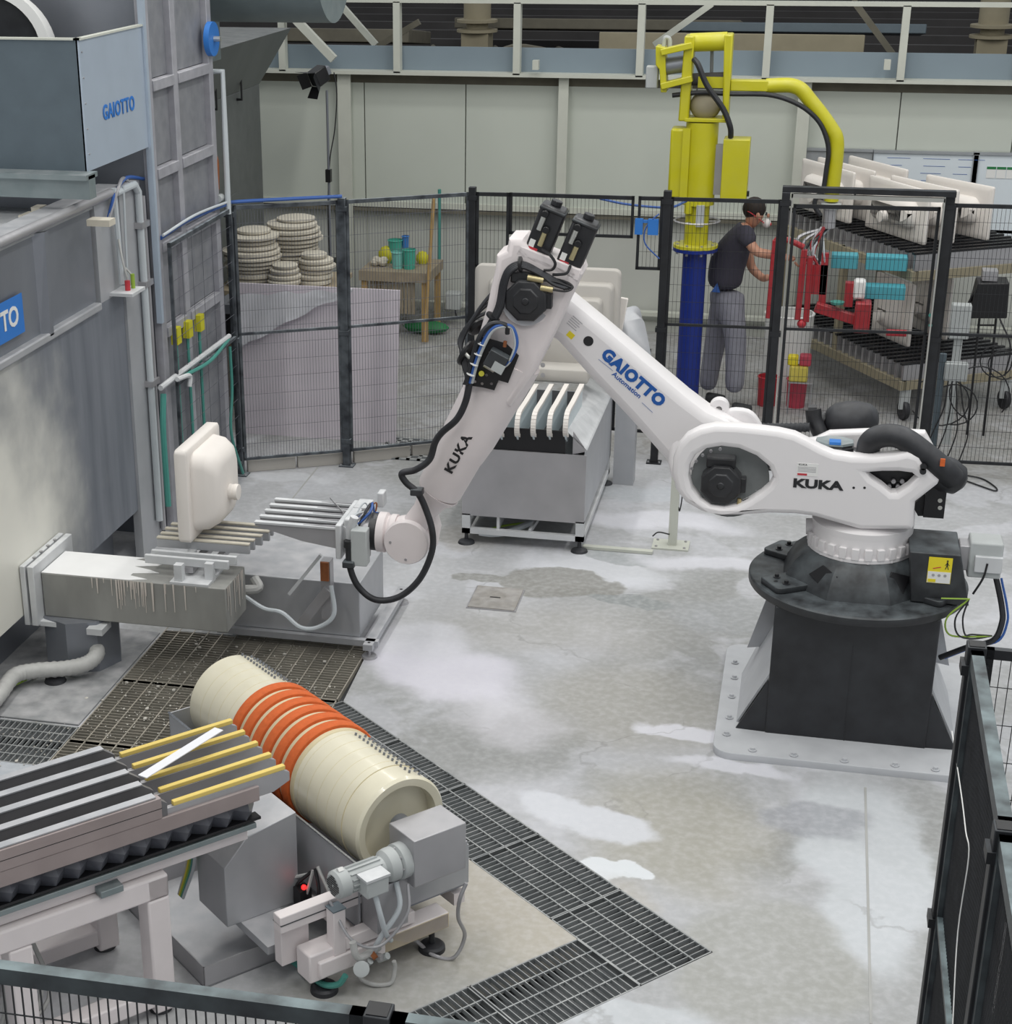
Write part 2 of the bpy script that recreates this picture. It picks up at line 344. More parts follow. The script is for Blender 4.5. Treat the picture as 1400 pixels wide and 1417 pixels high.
    tyr = noise(2.4, 9, 2.2)
    out = mix(mul(rng(far.outputs[1], 13.1, 13.6), rng(tyr.outputs[0], .42, .6, .5, .9)), out, (140, 138, 134))
    out = mix(mul(rng(fine.outputs[0], .35, .75), .18), out, (228, 228, 232)); out = mix(mul(rng(micro.outputs[0], .6, .75), .12), out, (112, 110, 108))
    vo = N.new('ShaderNodeTexVoronoi'); vo.feature = 'DISTANCE_TO_EDGE'; vo.inputs['Scale'].default_value = .55; L.new(ad.outputs[0], vo.inputs['Vector'])
    out = mix(mul(rng(vo.outputs['Distance'], .006, .0), rng(mid.outputs[0], .5, .6, 0, .3)), out, (112, 110, 106))
    L.new(out, b.inputs['Base Color']); L.new(rng(mid.outputs[0], .3, .7, .42, .75), b.inputs['Roughness'])
    bp = N.new('ShaderNodeBump'); bp.inputs['Strength'].default_value = .12; bp.inputs['Distance'].default_value = .004; L.new(fine.outputs[0], bp.inputs['Height']); L.new(bp.outputs[0], b.inputs['Normal'])
    return m
MATS['floor'] = floor_material()
fl = plate('floor', 'floor', None, Matrix.Translation((0, 0, -.06)), [(-9, -3), (9, -3), (9, 17.7), (-9, 17.7)], .12, .0005, holes=[pit_poly])
struct(fl)
o = MB().box(-5.6, .3, 4.2, 9.6, -.22, -.18).build('floor', 'pit', None); struct(o)
# drain covers, joints
c = AZ(686, 829)
t = thing('drain_cover', 'square stone-grey drain cover set flush in the middle of the cell floor', 'drain cover', (c.x, c.y, 0))
MB().box(c.x-.165, c.x+.165, c.y-.19, c.y+.19, .001, .006).build('rim', 'steel', t); MB().box(c.x-.157, c.x+.157, c.y-.182, c.y+.182, .001, .012).build('lid', 'lid_grey', t, bevel=.003)
MB().box(c.x-.04, c.x+.03, c.y-.006, c.y+.006, .0125, .014).build('grip_slot', 'black_plain', t)
mb = MB()
for a, b in (((1197, 1090), (1205, 1417)), ((360, 745), (445, 640))):
    a = AZ(*a); b = AZ(*b); mb.beam((a.x, a.y, .001), (b.x, b.y, .001), .012, .002)
struct(mb.build('trim_1', 'concrete_plain', None))
a = AZ(806, 756); b = AZ(905, 762)
# ---------------------------------------------------------------- gratings
def grating_panel(parent, o, u, v, L, W, m, name='grating_panel', sp=.034, rod=.1):
    """bearing bars run along v (width W), rods along u (length L)"""
    T = Matrix(((u.x, v.x, 0, o.x), (u.y, v.y, 0, o.y), (0, 0, 1, 0), (0, 0, 0, 1))); mb = MB()
    n = int(L/sp)
    for i in range(n+1): x = .004+i*(L-.008)/n; mb.box(x-.002, x+.002, .004, W-.004, -.022, 0, T)
    k = max(2, round(W/rod))
    for j in range(k+1): y = .004+j*(W-.008)/k; mb.box(.002, L-.002, y-.0035, y+.0035, -.008, .001, T)
    mb.box(0, .006, 0, W, -.03, .0015, T); mb.box(L-.006, L, 0, W, -.03, .0015, T); mb.box(0, L, 0, .005, -.03, .0015, T); mb.box(0, L, W-.005, W, -.03, .0015, T)
    o = mb.build(name, m, parent, smooth=False); o['kind'] = 'stuff'; return o
dl = (g1-g0).length
t = thing('floor_grating', 'clean diagonal steel grating strip along the drum side of the cell floor', 'grating', (g0.x, g0.y, 0))
o0 = g0-P2*GW; L1 = .62; x = dl
while x > 0.05:
    w0 = min(L1, x); grating_panel(t, o0+A2*(x-w0), A2, P2, w0-.004, GW, 'grating'); x -= L1
t = thing('floor_grating', 'steel grating strip at bottom edge meeting the diagonal strip at its corner', 'grating', (g2.x, g2.y, 0))
x = 0
while x < 1.85: grating_panel(t, g2-P2*(x), -P2, A2, .61, GW, 'grating'); x += .62
t = thing('floor_grating', 'dirty grating with crumbs of dried glaze between booth and drum', 'grating', (-3.1, 8.2, 0))
for i in range(3):
    for j in range(2):
        grating_panel(t, Vector((-3.8+.675*j, 7.0+.79*i, 0)), Vector((0, 1, 0)), Vector((1, 0, 0)) if 0 else Vector((1, 0, 0)), .785, .67, 'grating_dirty')
t = thing('floor_grating', 'small grating strip left of the dirty one, in front of the dark slab', 'grating', (-4.5, 7.7, 0))
for i in range(2): grating_panel(t, Vector((-5.2+.7*i, 7.46, 0)), Vector((1, 0, 0)), Vector((0, 1, 0)), .695, .465, 'grating', sp=.034, rod=.09)
mb = MB(); rr = random.Random(3)
for i in range(1500):
    x = rr.gauss(-3.1, .45); y = rr.gauss(8.5, .45)
    if rr.random() < .25: x = rr.uniform(-4.6, -3.0); y = rr.uniform(7.4, 8.2)
    if not (-4.7 < x < -2.5 and 7.3 < y < 9.3): continue
    r = rr.uniform(.0015, .006)*(2.4 if rr.random() < .06 else 1); mb.ball((x, y, .001+r*.6), r, r*rr.uniform(.6, 1.4), r*.6, n=6)
o = mb.build('glaze_crumbs', 'crumb', None); o['kind'] = 'stuff'; tag(o, 'crumbs of dried white glaze scattered over the dirty grating', 'crumbs')
o = MB().box(-5.2, -3.81, 7.94, 9.24, 0, .012).build('floor_slab', 'concrete_dark', None, bevel=.004); tag(o, 'grey steel floor slab under the booth hose and pump foot', 'floor plate')
# ---------------------------------------------------------------- back wall
WY = 17.6
wb = MB().box(-9, 9, WY+.06, WY+.25, 0, 2.62).build('wall_back', 'wall_low', None, smooth=False); struct(wb)
zt = AY(700, 118, WY).z; zr = AY(560, 279, WY).z
xs = [-9, AY(358, 200, WY).x, AY(486, 200, WY).x, AY(505, 200, WY).x, AY(644, 200, WY).x, AY(774, 200, WY).x, AY(960, 200, WY).x, AY(1106, 200, WY).x, AY(1240, 200, WY).x, AY(1400, 200, WY).x, 9]
for a, b in zip(xs, xs[1:]):
    MB().box(a+.006, b-.006, WY, WY+.06, zr, zt).build('wall_panel', 'wall_panel', wb, smooth=False)
    MB().box(a+.006, b-.006, WY+.05, WY+.07, .1, zr-.06).build('wall_panel', 'wall_low', wb, smooth=False)
MB().box(-9, 9, WY-.03, WY+.06, zr-.06, zr).build('wall_rail', 'truss', wb); MB().box(-9, 9, WY-.05, WY+.06, zr-.1, zr-.07).build('wall_rail', 'dark_beam', wb)
MB().box(-9, 9, WY-.02, WY+.06, 0, .1).build('skirting', 'wall_low', wb); MB().box(-9, 9, WY-.1, WY, .18, .22).build('pipe_rail', 'truss', wb)
zb = AY(700, 103, WY-.15).z; zb2 = AY(700, 66, WY-.05).z; ztt = AY(700, 3, WY-.15).z
tr = thing('roof_truss', 'pale steel lattice girder with blue-grey web running above the back wall', 'girder', (0, WY, zb))
MB().box(-9, 9, WY-.2, WY+.2, zb-.02, zb+.015).build('bottom_flange', 'truss', tr); MB().box(-9, 9, WY-.03, WY, zb, zb2).build('web', 'beam_blue', tr)
MB().box(-9, 9, WY-.2, WY-.1, ztt-.01, ztt+.03).build('top_chord', 'truss', tr); MB().box(-9, 9, WY+.0, WY+.05, zt, zb).build('web', 'dark_beam', tr)
for px in (391, 550, 716, 887, 1063, 1251, 1420):
    x = AY(px, 50, WY-.15).x; MB().box(x-.035, x+.035, WY-.2, WY-.1, zb, ztt).build('post', 'truss', tr)
a = AY(398, 15, WY-.25); b = AY(462, 82, WY-.25); MB().beam(a, b, .07, .08).build('diagonal', 'truss', tr)
for px in (740, 1227):
    q = AY(px, 97, WY-.3); MB().box(q.x-.03, q.x+.03, WY-.28, WY-.2, q.z, q.z+.09).build('bracket', 'truss', tr)
for px, w0 in ((480, .07), (779, .05), (1108, .06)):
    x = AY(px, 200, WY-.05).x; t = thing('wall_column', {480: 'pale steel column at the back wall behind the spotlight stand', 779: 'pale steel column at mid back wall above the robot motors', 1108: 'pale steel column at back wall right of the yellow arm'}[px], 'column', (x, WY-.1, 0))
    MB().box(x-w0, x+w0, WY-.13, WY-.11, 0, zb-.03).build('flange', 'truss', t); MB().box(x-.01, x+.01, WY-.11, WY-.02, 0, zb-.03).build('web', 'truss', t)
# kiln roof behind the wall
kr = MB().box(-14, 12, WY+.3, 34, 1.9, 2.35).build('kiln_roof', 'dark_roof', None); tag(kr, 'dark dusty roof of the kiln tunnel stretching behind the back wall', 'roof')
struct(MB().box(-15, 13, 33, 33.2, 0, 7).build('wall_far', 'dark_roof', None))
MB().box(-14, 12, 18.6, 18.75, 2.36, 2.62).build('kiln_kerb', 'dark_beam', kr)
for i, (px, py, Y) in enumerate(((660, 55, 20.5), (1372, 50, 20.5))):
    q = AY(px, py, Y); t = thing('flanged_duct', ['beige flanged duct stub on the kiln roof left of the middle girder post', 'beige flanged duct stub on the kiln roof at upper right corner'][i], 'duct', (q.x, Y, 2.35))
    MB().box(q.x-.16, q.x+.16, Y-.16, Y+.16, 2.35, 2.75).build('base', 'duct_beige', t); MB().lathe([(.24, 0), (.24, .03), (.13, .04), (.13, .1), (.24, .11), (.24, .14), (.16, .15), (.16, .8)], (q.x, Y, 2.75)).build('flange', 'duct_beige', t, ang=30)
for i, (p, Y, w0, d, h) in enumerate((((830, 35), 21.5, 1.7, 1.0, .12), ((1110, 40), 20.3, 1.3, 1.1, .1), ((1010, 60), 19.4, 1.4, .3, .2), ((480, 50), 20.5, .9, 1.2, .15))):
    q = AY(*p, Y); mb = MB(); T = Matrix.Translation((q.x, Y, q.z)) @ Matrix.Rotation(radians(-6), 4, 'X'); mb.box(-w0, w0, -d/2, d/2, -h/2, h/2, T)
    o = mb.build('roof_sheet', ['dark_beam', 'galva_dark', 'duct_beige', 'dark_beam'][i], None, bevel=.01); tag(o, ['wide dark cover sheet on kiln roof left of the yellow arm', 'blue-grey cover sheet on kiln roof right of the yellow arm', 'beige boxed channel on kiln roof behind yellow arm head', 'dark cover sheet on kiln roof above the spotlight'][i], 'cover')
for i, (a, b) in enumerate((((470, 5), (520, 62)), ((905, 62), (985, 5)), ((520, 66), (580, 30)), ((1180, 0), (1235, 75)))):
    MB().beam(AY(*a, WY+.15+.08*i), AY(*b, WY+.15+.08*i), .06, .06).build('rear_brace', 'dark_beam' if i > 1 else 'truss', tr)
# cable trays, hoses and ribs seen on the dusty kiln roof
mb = MB()
for k in range(7): mb.box(-13, 11, 21+k*1.3, 21.12+k*1.3, 2.35, 2.5)
mb.build('roof_rib', 'dark_roof', kr)
for k in range(5): MB().tube(crs([(-5.6+k*.5, 19.0, 2.4), (-5.2+k*.45, 19.8, 2.45+.05*k), (-4.6+k*.5, 20.6, 2.42), (-4.9+k*.4, 22.4, 2.4)]), .035, 8).build('roof_hose', 'dark_beam', kr)
# whiteboards
for i, (x0, x1, y0, y1, lab) in enumerate(((1112, 1204, 208, 250, 'grey notice board at back wall right of the yellow arm'), (1209, 1344, 211, 300, 'white board with faint writing on the back wall'), (1348, 1440, 214, 300, 'rightmost board on back wall with three green-headed notes'))):
    a = AY(x0, y0, WY-.06); b = AY(x1, y1, WY-.06); t = thing('whiteboard', lab, 'board', (a.x, WY-.04, b.z))
    MB().box(a.x, b.x, WY-.05, WY-.02, b.z-.3, a.z).build('panel', 'board' if i != 0 else 'board_frame', t)
    mb = MB(); mb.box(a.x-.008, b.x+.006, WY-.07, WY-.02, a.z, a.z+.025); mb.box(a.x-.008, a.x, WY-.07, WY-.02, b.z-.3, a.z); mb.box(b.x, b.x+.006, WY-.07, WY-.02, b.z-.3, a.z); mb.build('frame', 'board_frame', t)
    if i == 1:
        mb = MB(); r2 = random.Random(5)
        for k in range(7):
            for j in range(3):
                x = a.x+.1+j*.33+r2.uniform(0, .05); mb.box(x, x+r2.uniform(.1, .26), WY-.0525, WY-.05, a.z-.05-k*.07, a.z-.046-k*.07)
        mb.build('writing', 'wire_blue', t)
    if i == 2:
        for k in range(3):
            x = AY(1372+k*14, 234, WY-.06).x; MB().box(x-.045, x+.04, WY-.056, WY-.05, a.z-.22, a.z-.11).build('note', 'label_white', t); MB().box(x-.045, x+.04, WY-.058, WY-.056, a.z-.135, a.z-.11).build('note_head', 'green_dark', t)
# ---------------------------------------------------------------- spray booth on the left
BX = -4.4
bt = thing('spray_booth', 'long grey stainless spray booth along the left side, pale haze and overspray painted on its wall', 'spray booth', (BX, 8, 0))
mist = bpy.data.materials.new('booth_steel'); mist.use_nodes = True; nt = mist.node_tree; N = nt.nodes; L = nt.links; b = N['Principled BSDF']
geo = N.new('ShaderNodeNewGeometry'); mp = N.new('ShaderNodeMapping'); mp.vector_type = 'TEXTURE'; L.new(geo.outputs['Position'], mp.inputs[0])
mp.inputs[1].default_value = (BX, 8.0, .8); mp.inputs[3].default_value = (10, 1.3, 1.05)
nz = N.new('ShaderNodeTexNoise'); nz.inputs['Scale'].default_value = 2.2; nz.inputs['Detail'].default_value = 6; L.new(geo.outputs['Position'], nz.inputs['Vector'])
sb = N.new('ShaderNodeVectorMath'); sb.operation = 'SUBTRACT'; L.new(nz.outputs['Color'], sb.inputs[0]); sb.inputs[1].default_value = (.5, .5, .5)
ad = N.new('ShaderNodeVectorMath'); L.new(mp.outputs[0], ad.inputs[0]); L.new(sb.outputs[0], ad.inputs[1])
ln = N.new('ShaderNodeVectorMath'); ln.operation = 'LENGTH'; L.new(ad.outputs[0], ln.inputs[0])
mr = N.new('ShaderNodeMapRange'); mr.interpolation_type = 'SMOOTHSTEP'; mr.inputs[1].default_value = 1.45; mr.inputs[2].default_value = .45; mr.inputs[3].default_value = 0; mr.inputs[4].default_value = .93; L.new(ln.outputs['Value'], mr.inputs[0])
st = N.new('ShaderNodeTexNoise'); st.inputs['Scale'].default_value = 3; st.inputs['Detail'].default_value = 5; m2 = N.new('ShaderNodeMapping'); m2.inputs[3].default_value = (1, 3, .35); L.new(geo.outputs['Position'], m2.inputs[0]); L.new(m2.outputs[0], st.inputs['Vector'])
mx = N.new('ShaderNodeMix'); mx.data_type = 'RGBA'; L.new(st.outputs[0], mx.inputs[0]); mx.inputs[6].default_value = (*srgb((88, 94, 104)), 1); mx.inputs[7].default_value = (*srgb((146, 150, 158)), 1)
m3_ = N.new('ShaderNodeMix'); m3_.data_type = 'RGBA'; L.new(mr.outputs[0], m3_.inputs[0]); L.new(mx.outputs[2], m3_.inputs[6]); m3_.inputs[7].default_value = (*srgb((246, 244, 234)), 1)  # pale haze and glare painted into the wall colour, along with overspray
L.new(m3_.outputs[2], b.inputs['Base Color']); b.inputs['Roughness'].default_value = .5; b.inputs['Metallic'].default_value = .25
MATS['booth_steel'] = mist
zl = .37; zm = 1.93; zh = 2.6
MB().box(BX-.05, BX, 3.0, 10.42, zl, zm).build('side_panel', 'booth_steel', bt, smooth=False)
ys = [3.0, 6.6, AX(60, 400, BX).y, 10.05]
for a, b_ in zip(ys, ys[1:]): MB().box(BX-.07, BX-.02, a+.03, b_-.03, zm+.02, zh-.02).build('upper_panel', 'steel_dark', bt, smooth=False)
for y in ys[1:3]: MB().prism([(BX-.02, y-.05, zm), (BX+.03, y-.02, zm), (BX+.03, y+.02, zh-.05), (BX-.02, y-.05, zh-.05)], (0, .05, 0)).build('rib', 'steel_dark', bt)
for x in (97, 100): pass
MB().box(BX-.06, BX+.03, 3.0, 10.0, zm-.03, zm+.02).build('ledge', 'steel_pale', bt, bevel=.01)
MB().tube([(BX+.02, 3, zh), (BX+.02, 10.55, zh)], .03, 12).build('top_rail', 'steel', bt)
MB().box(BX-.2, BX-.01, 3, 10.6, zh-.06, zh+.0).build('top_ledge', 'steel_pale', bt)
MB().box(BX-3, BX-.2, 3, 10.3, zh-.16, zh-.12).build('roof_panel', 'steel_white', bt)
MB().box(BX-.3, BX-.2, 3, 10.4, 0, zl+.1).build('base_panel', 'steel_dark', bt); MB().box(BX-3, BX-.3, 10.3, 10.4, 0, zh).build('end_panel', 'steel_dark', bt)
MB().box(BX-.05, BX+.0, 10.05, 10.42, zm, zh-.02).build('end_post', 'steel_pale', bt); MB().box(BX-.04, BX+.02, 10.42, 10.78, 0, zh+.0).build('end_post', 'steel_pale', bt)
MB().tube([(BX+.05, 10.3, zh), (BX+.05, 10.62, zh), (BX+.05, 10.68, zh-.06), (BX+.05, 10.68, .2)], .025, 10).build('pipe', 'pvc', bt)
MB().tube([(BX+.045, 10.76, zh-.1), (BX+.045, 10.76, .1)], .02, 8).build('pipe', 'steel', bt)
for z in (1.9, 1.2, 2.3): MB().box(BX, BX+.08, 10.64, 10.78, z, z+.04).build('pipe_clip', 'steel', bt)
q = AX(152, 300, BX)
mb = MB(); mb.tube([(BX+.04, q.y, zh+.03), (BX+.04, q.y+.03, 2.0)], .02, 8); mb.tube([(BX+.07, q.y+.09, zh+.03), (BX+.05, q.y+.1, 2.0)], .008, 6); mb.build('conduit', 'pvc', bt)
y = q.y
o = MB().box(BX, BX+.16, y-.1, y+.13, 1.945, 1.965).build('valve_shelf', 'steel_white', bt)
MB().cyl((BX+.09, y, 1.965), (BX+.09, y, 2.03), .018, 10).build('valve', 'red_plastic', o); MB().cyl((BX+.1, y+.07, 1.965), (BX+.1, y+.07, 2.06), .014, 10).build('valve', 'wire_green', o)
MB().tube(crs([(BX+.05, y, 2.3), (BX+.09, y-.05, 2.16), (BX+.1, y-.02, 2.05), (BX+.06, y+.05, 2.1), (BX+.1, y+.08, 2.04)]), .008, 6).build('hose', 'hose_grey', o)
MB().tube(crs([(BX+.03, y-.1, 2.45), (BX+.05, y, 2.6), (BX+.03, y+.25, 2.655), (BX+.03, y+.55, 2.6)]), .012, 8).build('hose', 'wire_blue', bt)
MB().tube(crs([(BX+.03, y-.12, 2.42), (BX+.06, y+.02, 2.62), (BX+.03, y+.2, 2.66), (BX+.03, y+.35, 2.58)]), .012, 8).build('hose', 'steel', bt)
a = AX(27, 372, BX+.005); b2 = AX(29, 412, BX+.005)
st_ = MB().box(BX, BX+.004, a.y-.85, a.y, 2.03, 2.26).build('sticker', 'logo_blue', bt, smooth=False)
text('sticker_lettering', 'GAIOTTO', 'label_white', st_, TM((BX+.006, a.y-.43, 2.145), (0, 1, 0), (0, 0, 1)), .16, 1.0, .004)
# duct beam that carries the basin stand
DY0, DY1 = AX(48, 790, BX+.07).y, AX(90, 745, BX+.07).y
zt1 = AX(48, 790, BX+.05).z; zb1 = .34
xe = AY(310, 811, DY0).x; DYf = DY0+.02; DYr = DYf+.36
db = thing('support_duct', 'dusty stainless box duct bolted to the booth wall, carrying the slatted basin stand', 'duct', (-3.8, DYf+.18, 0))
MB().box(BX+.1, xe, DYf, DYr, zb1, zt1).build('duct_body', 'steel_stained', db, bevel=.006)
for x0, x1 in ((BX+.006, BX+.04), (BX+.055, BX+.095)): MB().box(x0, x1, DYf-.09, DYr+.12, zb1-.03, zt1+.07).build('flange', 'steel_white', db, bevel=.004)
MB().box(BX+.0, BX+.25, DYf-.06, DYf+.02, zb1-.04, zb1-.01).build('bracket', 'steel_white', db)
for k in range(4):
    MB().cyl((BX+.02+.02, DYf+.05+k*.1, zt1+.07), (BX+.04, DYf+.05+k*.1, zt1+.078), .012, 6).build('bolt', 'steel', db)
MB().lathe([(.24, 0), (.24, zb1)], (-4.13, DYf+.15, 0), n=8).build('post', 'steel_dark', db, smooth=False)
MB().box(-4.0, -3.9, DYf-.08, DYf+.06, zb1-.06, zb1-.02).build('bracket', 'steel_white', db)
rg_ = random.Random(21); n = 22; xs_ = BX+.1; xe_ = xe-.55
pts = [(xs_, DYf+.004)]+[(xs_+(xe_-xs_)*.9, DYf+.004)]
edge = [(xe_+.14*sin(i*1.9)+.05*sin(i*4.3)-.25*(i/10-.5)**2, DYf+.004+(DYr-DYf-.008)*i/10) for i in range(11)]
poly = [(xs_, DYf+.004)]+edge+[(xs_, DYr-.004)]
MB().prism([(x, y, zt1+.0005) for x, y in poly], (0, 0, .0015)).build('glaze_coating', 'glaze_white', db)
mb = MB()
for i in range(40):
    x = xs_+.3+rg_.gauss(.28, .16); h = rg_.uniform(.03, .2); w0 = rg_.uniform(.002, .006)
    if xs_ < x < xe-.02: mb.prism([(x-w0, DYf-.001-.0002*i, zt1), (x+w0, DYf-.001-.0002*i, zt1), (x+w0*.5, DYf-.001-.0002*i, zt1-h), (x-w0*.4, DYf-.001-.0002*i, zt1-h)], (0, -.0001, 0))
for i in range(16):
    y = DYf+rg_.uniform(.02, DYr-DYf-.02); h = rg_.uniform(.05, .22); mb.prism([(xe+.001+.0002*i, y-.006, zt1), (xe+.001+.0002*i, y+.006, zt1), (xe+.001+.0002*i, y+.002, zt1-h), (xe+.001+.0002*i, y-.003, zt1-h)], (.0001, 0, 0))
mb.build('glaze_runs', 'glaze_pale', db, smooth=False)['kind'] = 'stuff'
# second, lower box with cradle
xa = xe+.02; xb = AY(500, 790, 9.3).x
D2 = thing('catch_box', 'stained stainless catch box on levelling feet below the robot gripper', 'box', ((xa+xb)/2, 9.5, 0))
yb0, yb1 = 9.25, 9.85
MB().box(xa-.25, xb, yb0, yb1, .1, .46).build('box_body', 'steel_pale', D2, bevel=.006)
MB().box(xa-.3, xb+.12, yb0-.04, yb0, .06, .1).build('foot_rail', 'steel_pale', D2); MB().box(xb+.04, xb+.1, yb0-.1, yb1+.25, .06, .1).build('foot_rail', 'steel_pale', D2)
for q in ((xb+.07, yb0-.06), (xb+.07, yb1+.2)):
    MB().lathe([(.05, 0), (.045, .015), (.01, .02), (.01, .1)], (q[0], q[1], 0), n=16).build('levelling_foot', 'steel', D2)
q0 = AY(400, 822, 9.1); q1 = AY(444, 768, 9.1); MB().beam(q0, q1, .02, .02).build('guide_rod', 'steel_white', D2)
q = AY(452, 800, 9.15); MB().box(q.x-.03, q.x+.03, 9.12, 9.2, .46-.2, q.z+.12).build('upright', 'steel', D2); MB().box(q.x-.025, q.x+.025, 9.1, 9.12, q.z+.0, q.z+.12).build('clamp', 'rust', D2)
MB().beam(AY(415, 865, 9.12), AY(455, 815, 9.12), .05, .06).build('strut', 'steel', D2)
MB().tube(crs([AY(338, 825, 9.05), AY(365, 842, 9.03), AY(390, 848, 9.0), AY(415, 868, 8.98), AY(440, 868, 9.0), AY(462, 850, 9.02), AY(458, 810, 9.08)]), .014, 8).build('hose', 'pvc', D2)
MB().tube(crs([AY(300, 815, 9.1), AY(355, 815, 9.15), AY(352, 800, 9.2)]), .03, 10).build('hose', 'hose_grey', D2)
# hose and pump foot on the slab
t = thing('booth_hose', 'thick grey corrugated hose with cable snaking over the slab at far left', 'hose', (-4.1, 8.3, 0))
pts = crs([AZ(-20, 985, .08), AZ(0, 960, .09), AZ(20, 935, .1), AZ(50, 928, .1), AZ(90, 925, .1), AZ(120, 918, .11), AZ(134, 905, .14), AZ(131, 893, .16)], 8)
MB().tube(pts, [.045+.004*(i % 2) for i in range(len(pts))], 12).build('corrugated_tube', 'hose_grey', t)
MB().tube(crs([AZ(15, 950, .05), AZ(50, 935, .03), AZ(80, 933, .02), AZ(112, 930, .05)]), .008, 6).build('cable', 'wire_green', t)
c = AZ(135, 890, 0); t = thing('pump_foot', 'small black rubber-capped pump foot with steel bracket on the slab', 'foot', c)
mb = MB(); mb.lathe([(.05, 0), (.05, .02), (.02, .03), (.035, .05), (.03, .075), (.012, .08), (.02, .1), (.006, .15)], (c.x+.03, c.y+.12, 0), n=14); mb.build('cone', 'rust', t)
MB().box(c.x-.17, c.x+.0, c.y-.06, c.y+.12, .0, .17).build('bracket', 'steel', t, bevel=.005); MB().lathe([(.06, 0), (.05, .03), (.02, .04)], (c.x+.04, c.y-.0, 0), n=14).build('pad', 'black_rubber', t)
c = AZ(77, 945, 0); t = thing('levelling_foot', 'black disc levelling foot under the grey hose on the slab', 'foot', c); MB().lathe([(.07, 0), (.06, .03), (.015, .04)], (c.x, c.y, 0)).build('pad', 'black_rubber', t); MB().cyl((c.x, c.y, .03), (c.x, c.y, .14), .014, 8).build('spindle', 'steel', t)
# ---------------------------------------------------------------- tower behind the booth
TX = -4.3
y0, y1 = 10.88, 12.1
tw = thing('booth_tower', 'tall dusty grey tower of framed steel panels behind the booth', 'tower', (TX-.5, 11.5, 0))
MB().box(TX-1.2, TX-.06, y0+.02, y1, 0, 4.3).build('core', 'steel_dark', tw, smooth=False)
hz = [AX(243, 107, TX).z, AX(250, 225, TX).z, AX(258, 322, TX).z, AX(265, 435, TX).z]
vy = [y0, AX(243, 107, TX).y, y1]
zs = [4.3]+hz+[.1]
for a, b_ in zip(vy, vy[1:]):
    for c0, c1 in zip(zs, zs[1:]): MB().box(TX-.07, TX-.045, a+.04, b_-.04, c1+.03, c0-.03).build('panel', 'tower_panel', tw, smooth=False)
for y in vy: MB().box(TX-.06, TX, y-.045, y+.045, 0, 4.3).build('upright', 'tower_frame', tw, bevel=.004)
for z in hz:
    for a, b_ in zip(vy, vy[1:]): MB().box(TX-.05, TX+.01, a+.045, b_-.045, z-.045, z+.025).build('crossbar', 'tower_frame', tw, bevel=.004)
for k in range(3): q = AX(243+k*16, 466-k*9, TX+.02); MB().box(TX, TX+.05, q.y-.04, q.y+.04, q.z-.05, q.z+.07).build('valve', 'spray_yellow', tw); MB().tube([(TX+.02, q.y, q.z-.05), (TX+.02, q.y, .2)], .012, 6).build('pipe', 'hose_teal', tw)
q = AX(288, 55, TX+.02); MB().cyl((TX, y1-.02, q.z), (TX+.04, y1-.02, q.z), .12, 24).build('blue_cover', 'logo_blue', tw); MB().cyl((TX+.04, y1-.02, q.z), (TX+.09, y1-.02, q.z), .02, 8).build('knob', 'silver', tw)
pp = [AY(286, 99, 12.2), AY(308, 99, 12.2), AY(312, 200, 12.2), AY(316, 296, 12.2)]
MB().tube(pp, .022, 10).build('pipe', 'pvc', tw); MB().tube(crs([AY(291, 215, 12.15), AY(298, 222, 12.15), AY(299, 262, 12.15)]), .025, 10).build('pipe', 'rust', tw)
for k in range(2): q = AY(296+k*10, 273, 12.2); MB().cyl(q, q+Vector((0, -.08, 0)), .03, 12).build('valve', 'red_plastic' if k == 0 else 'plastic_grey', tw)
# grey boxed fan housing
t = thing('fan_housing', 'big blue-grey sheet metal housing on the booth roof, lettered on its pale side', 'housing', (-5.6, 10.3, 2.83))
hy0, hy1 = 9.78, 10.84; hz0, hz1 = 2.82, 3.59
MB().box(-9, TX-.01, hy0, hy0+.02, hz0, hz1).build('front_sheet', 'galva_dark', t, smooth=False)
ss = MB().box(TX-.02, TX+.0, hy0+.0, hy1, hz0, hz1).build('side_sheet', 'galva_light', t, smooth=False)
MB().box(-9, TX+.01, hy0-.012, hy0+.03, hz1, hz1+.012).build('rim', 'truss', t); MB().box(TX-.03, TX+.012, hy0-.012, hy1, hz1, hz1+.012).build('rim', 'truss', t); MB().box(TX-.02, TX+.02, hy1-.05, hy1-.012, hz0-1.2, 4.3).build('corner_strip', 'galva_light', tw)
q = AX(165, 150, TX+.004)
text('lettering', 'GAIOTTO', 'logo_blue', ss, TM((TX+.004, q.y, q.z), (0, 1, 0), (0, 0, 1)), .125, .86, .003, space=1.12)
for k in range(5): MB().cyl((TX, hy0+.03+.0*k, hz0+.1+k*.15), (TX+.006, hy0+.03, hz0+.1+k*.15), .006, 6).build('screw', 'steel', t)
MB().box(-9, TX+.05, hy0-.12, hy0-.02, hz0-.15, hz0-.01).build('beam', 'galva_green', t); MB().box(-9, TX+.05, hy0-.16, hy0+.02, hz0-.03, hz0-.0).build('beam_flange', 'galva_green', t)
MB().box(-9, -4.65, hy0+.35, hy0+.8, 2.65, hz0-.16).build('roof_machinery', 'black_steel', t)
q = AY(18, 262, 9.5)
for a_ in ((q.x-.08, q.x+.14, 9.7, 9.85, 2.49, 2.55), (q.x, q.x+.06, 9.72, 9.82, 2.55, 2.6), (q.x+.35, q.x+.5, 9.75, 9.85, 2.49, 2.53)): MB().box(*a_).build('roof_clutter', 'plaster', bt)
t = thing('exhaust_fan', 'white-rimmed round fan casing at the top left corner', 'fan', (-5.1, 10.4, 3.6))
q = AY(-15, 75, 10.4)
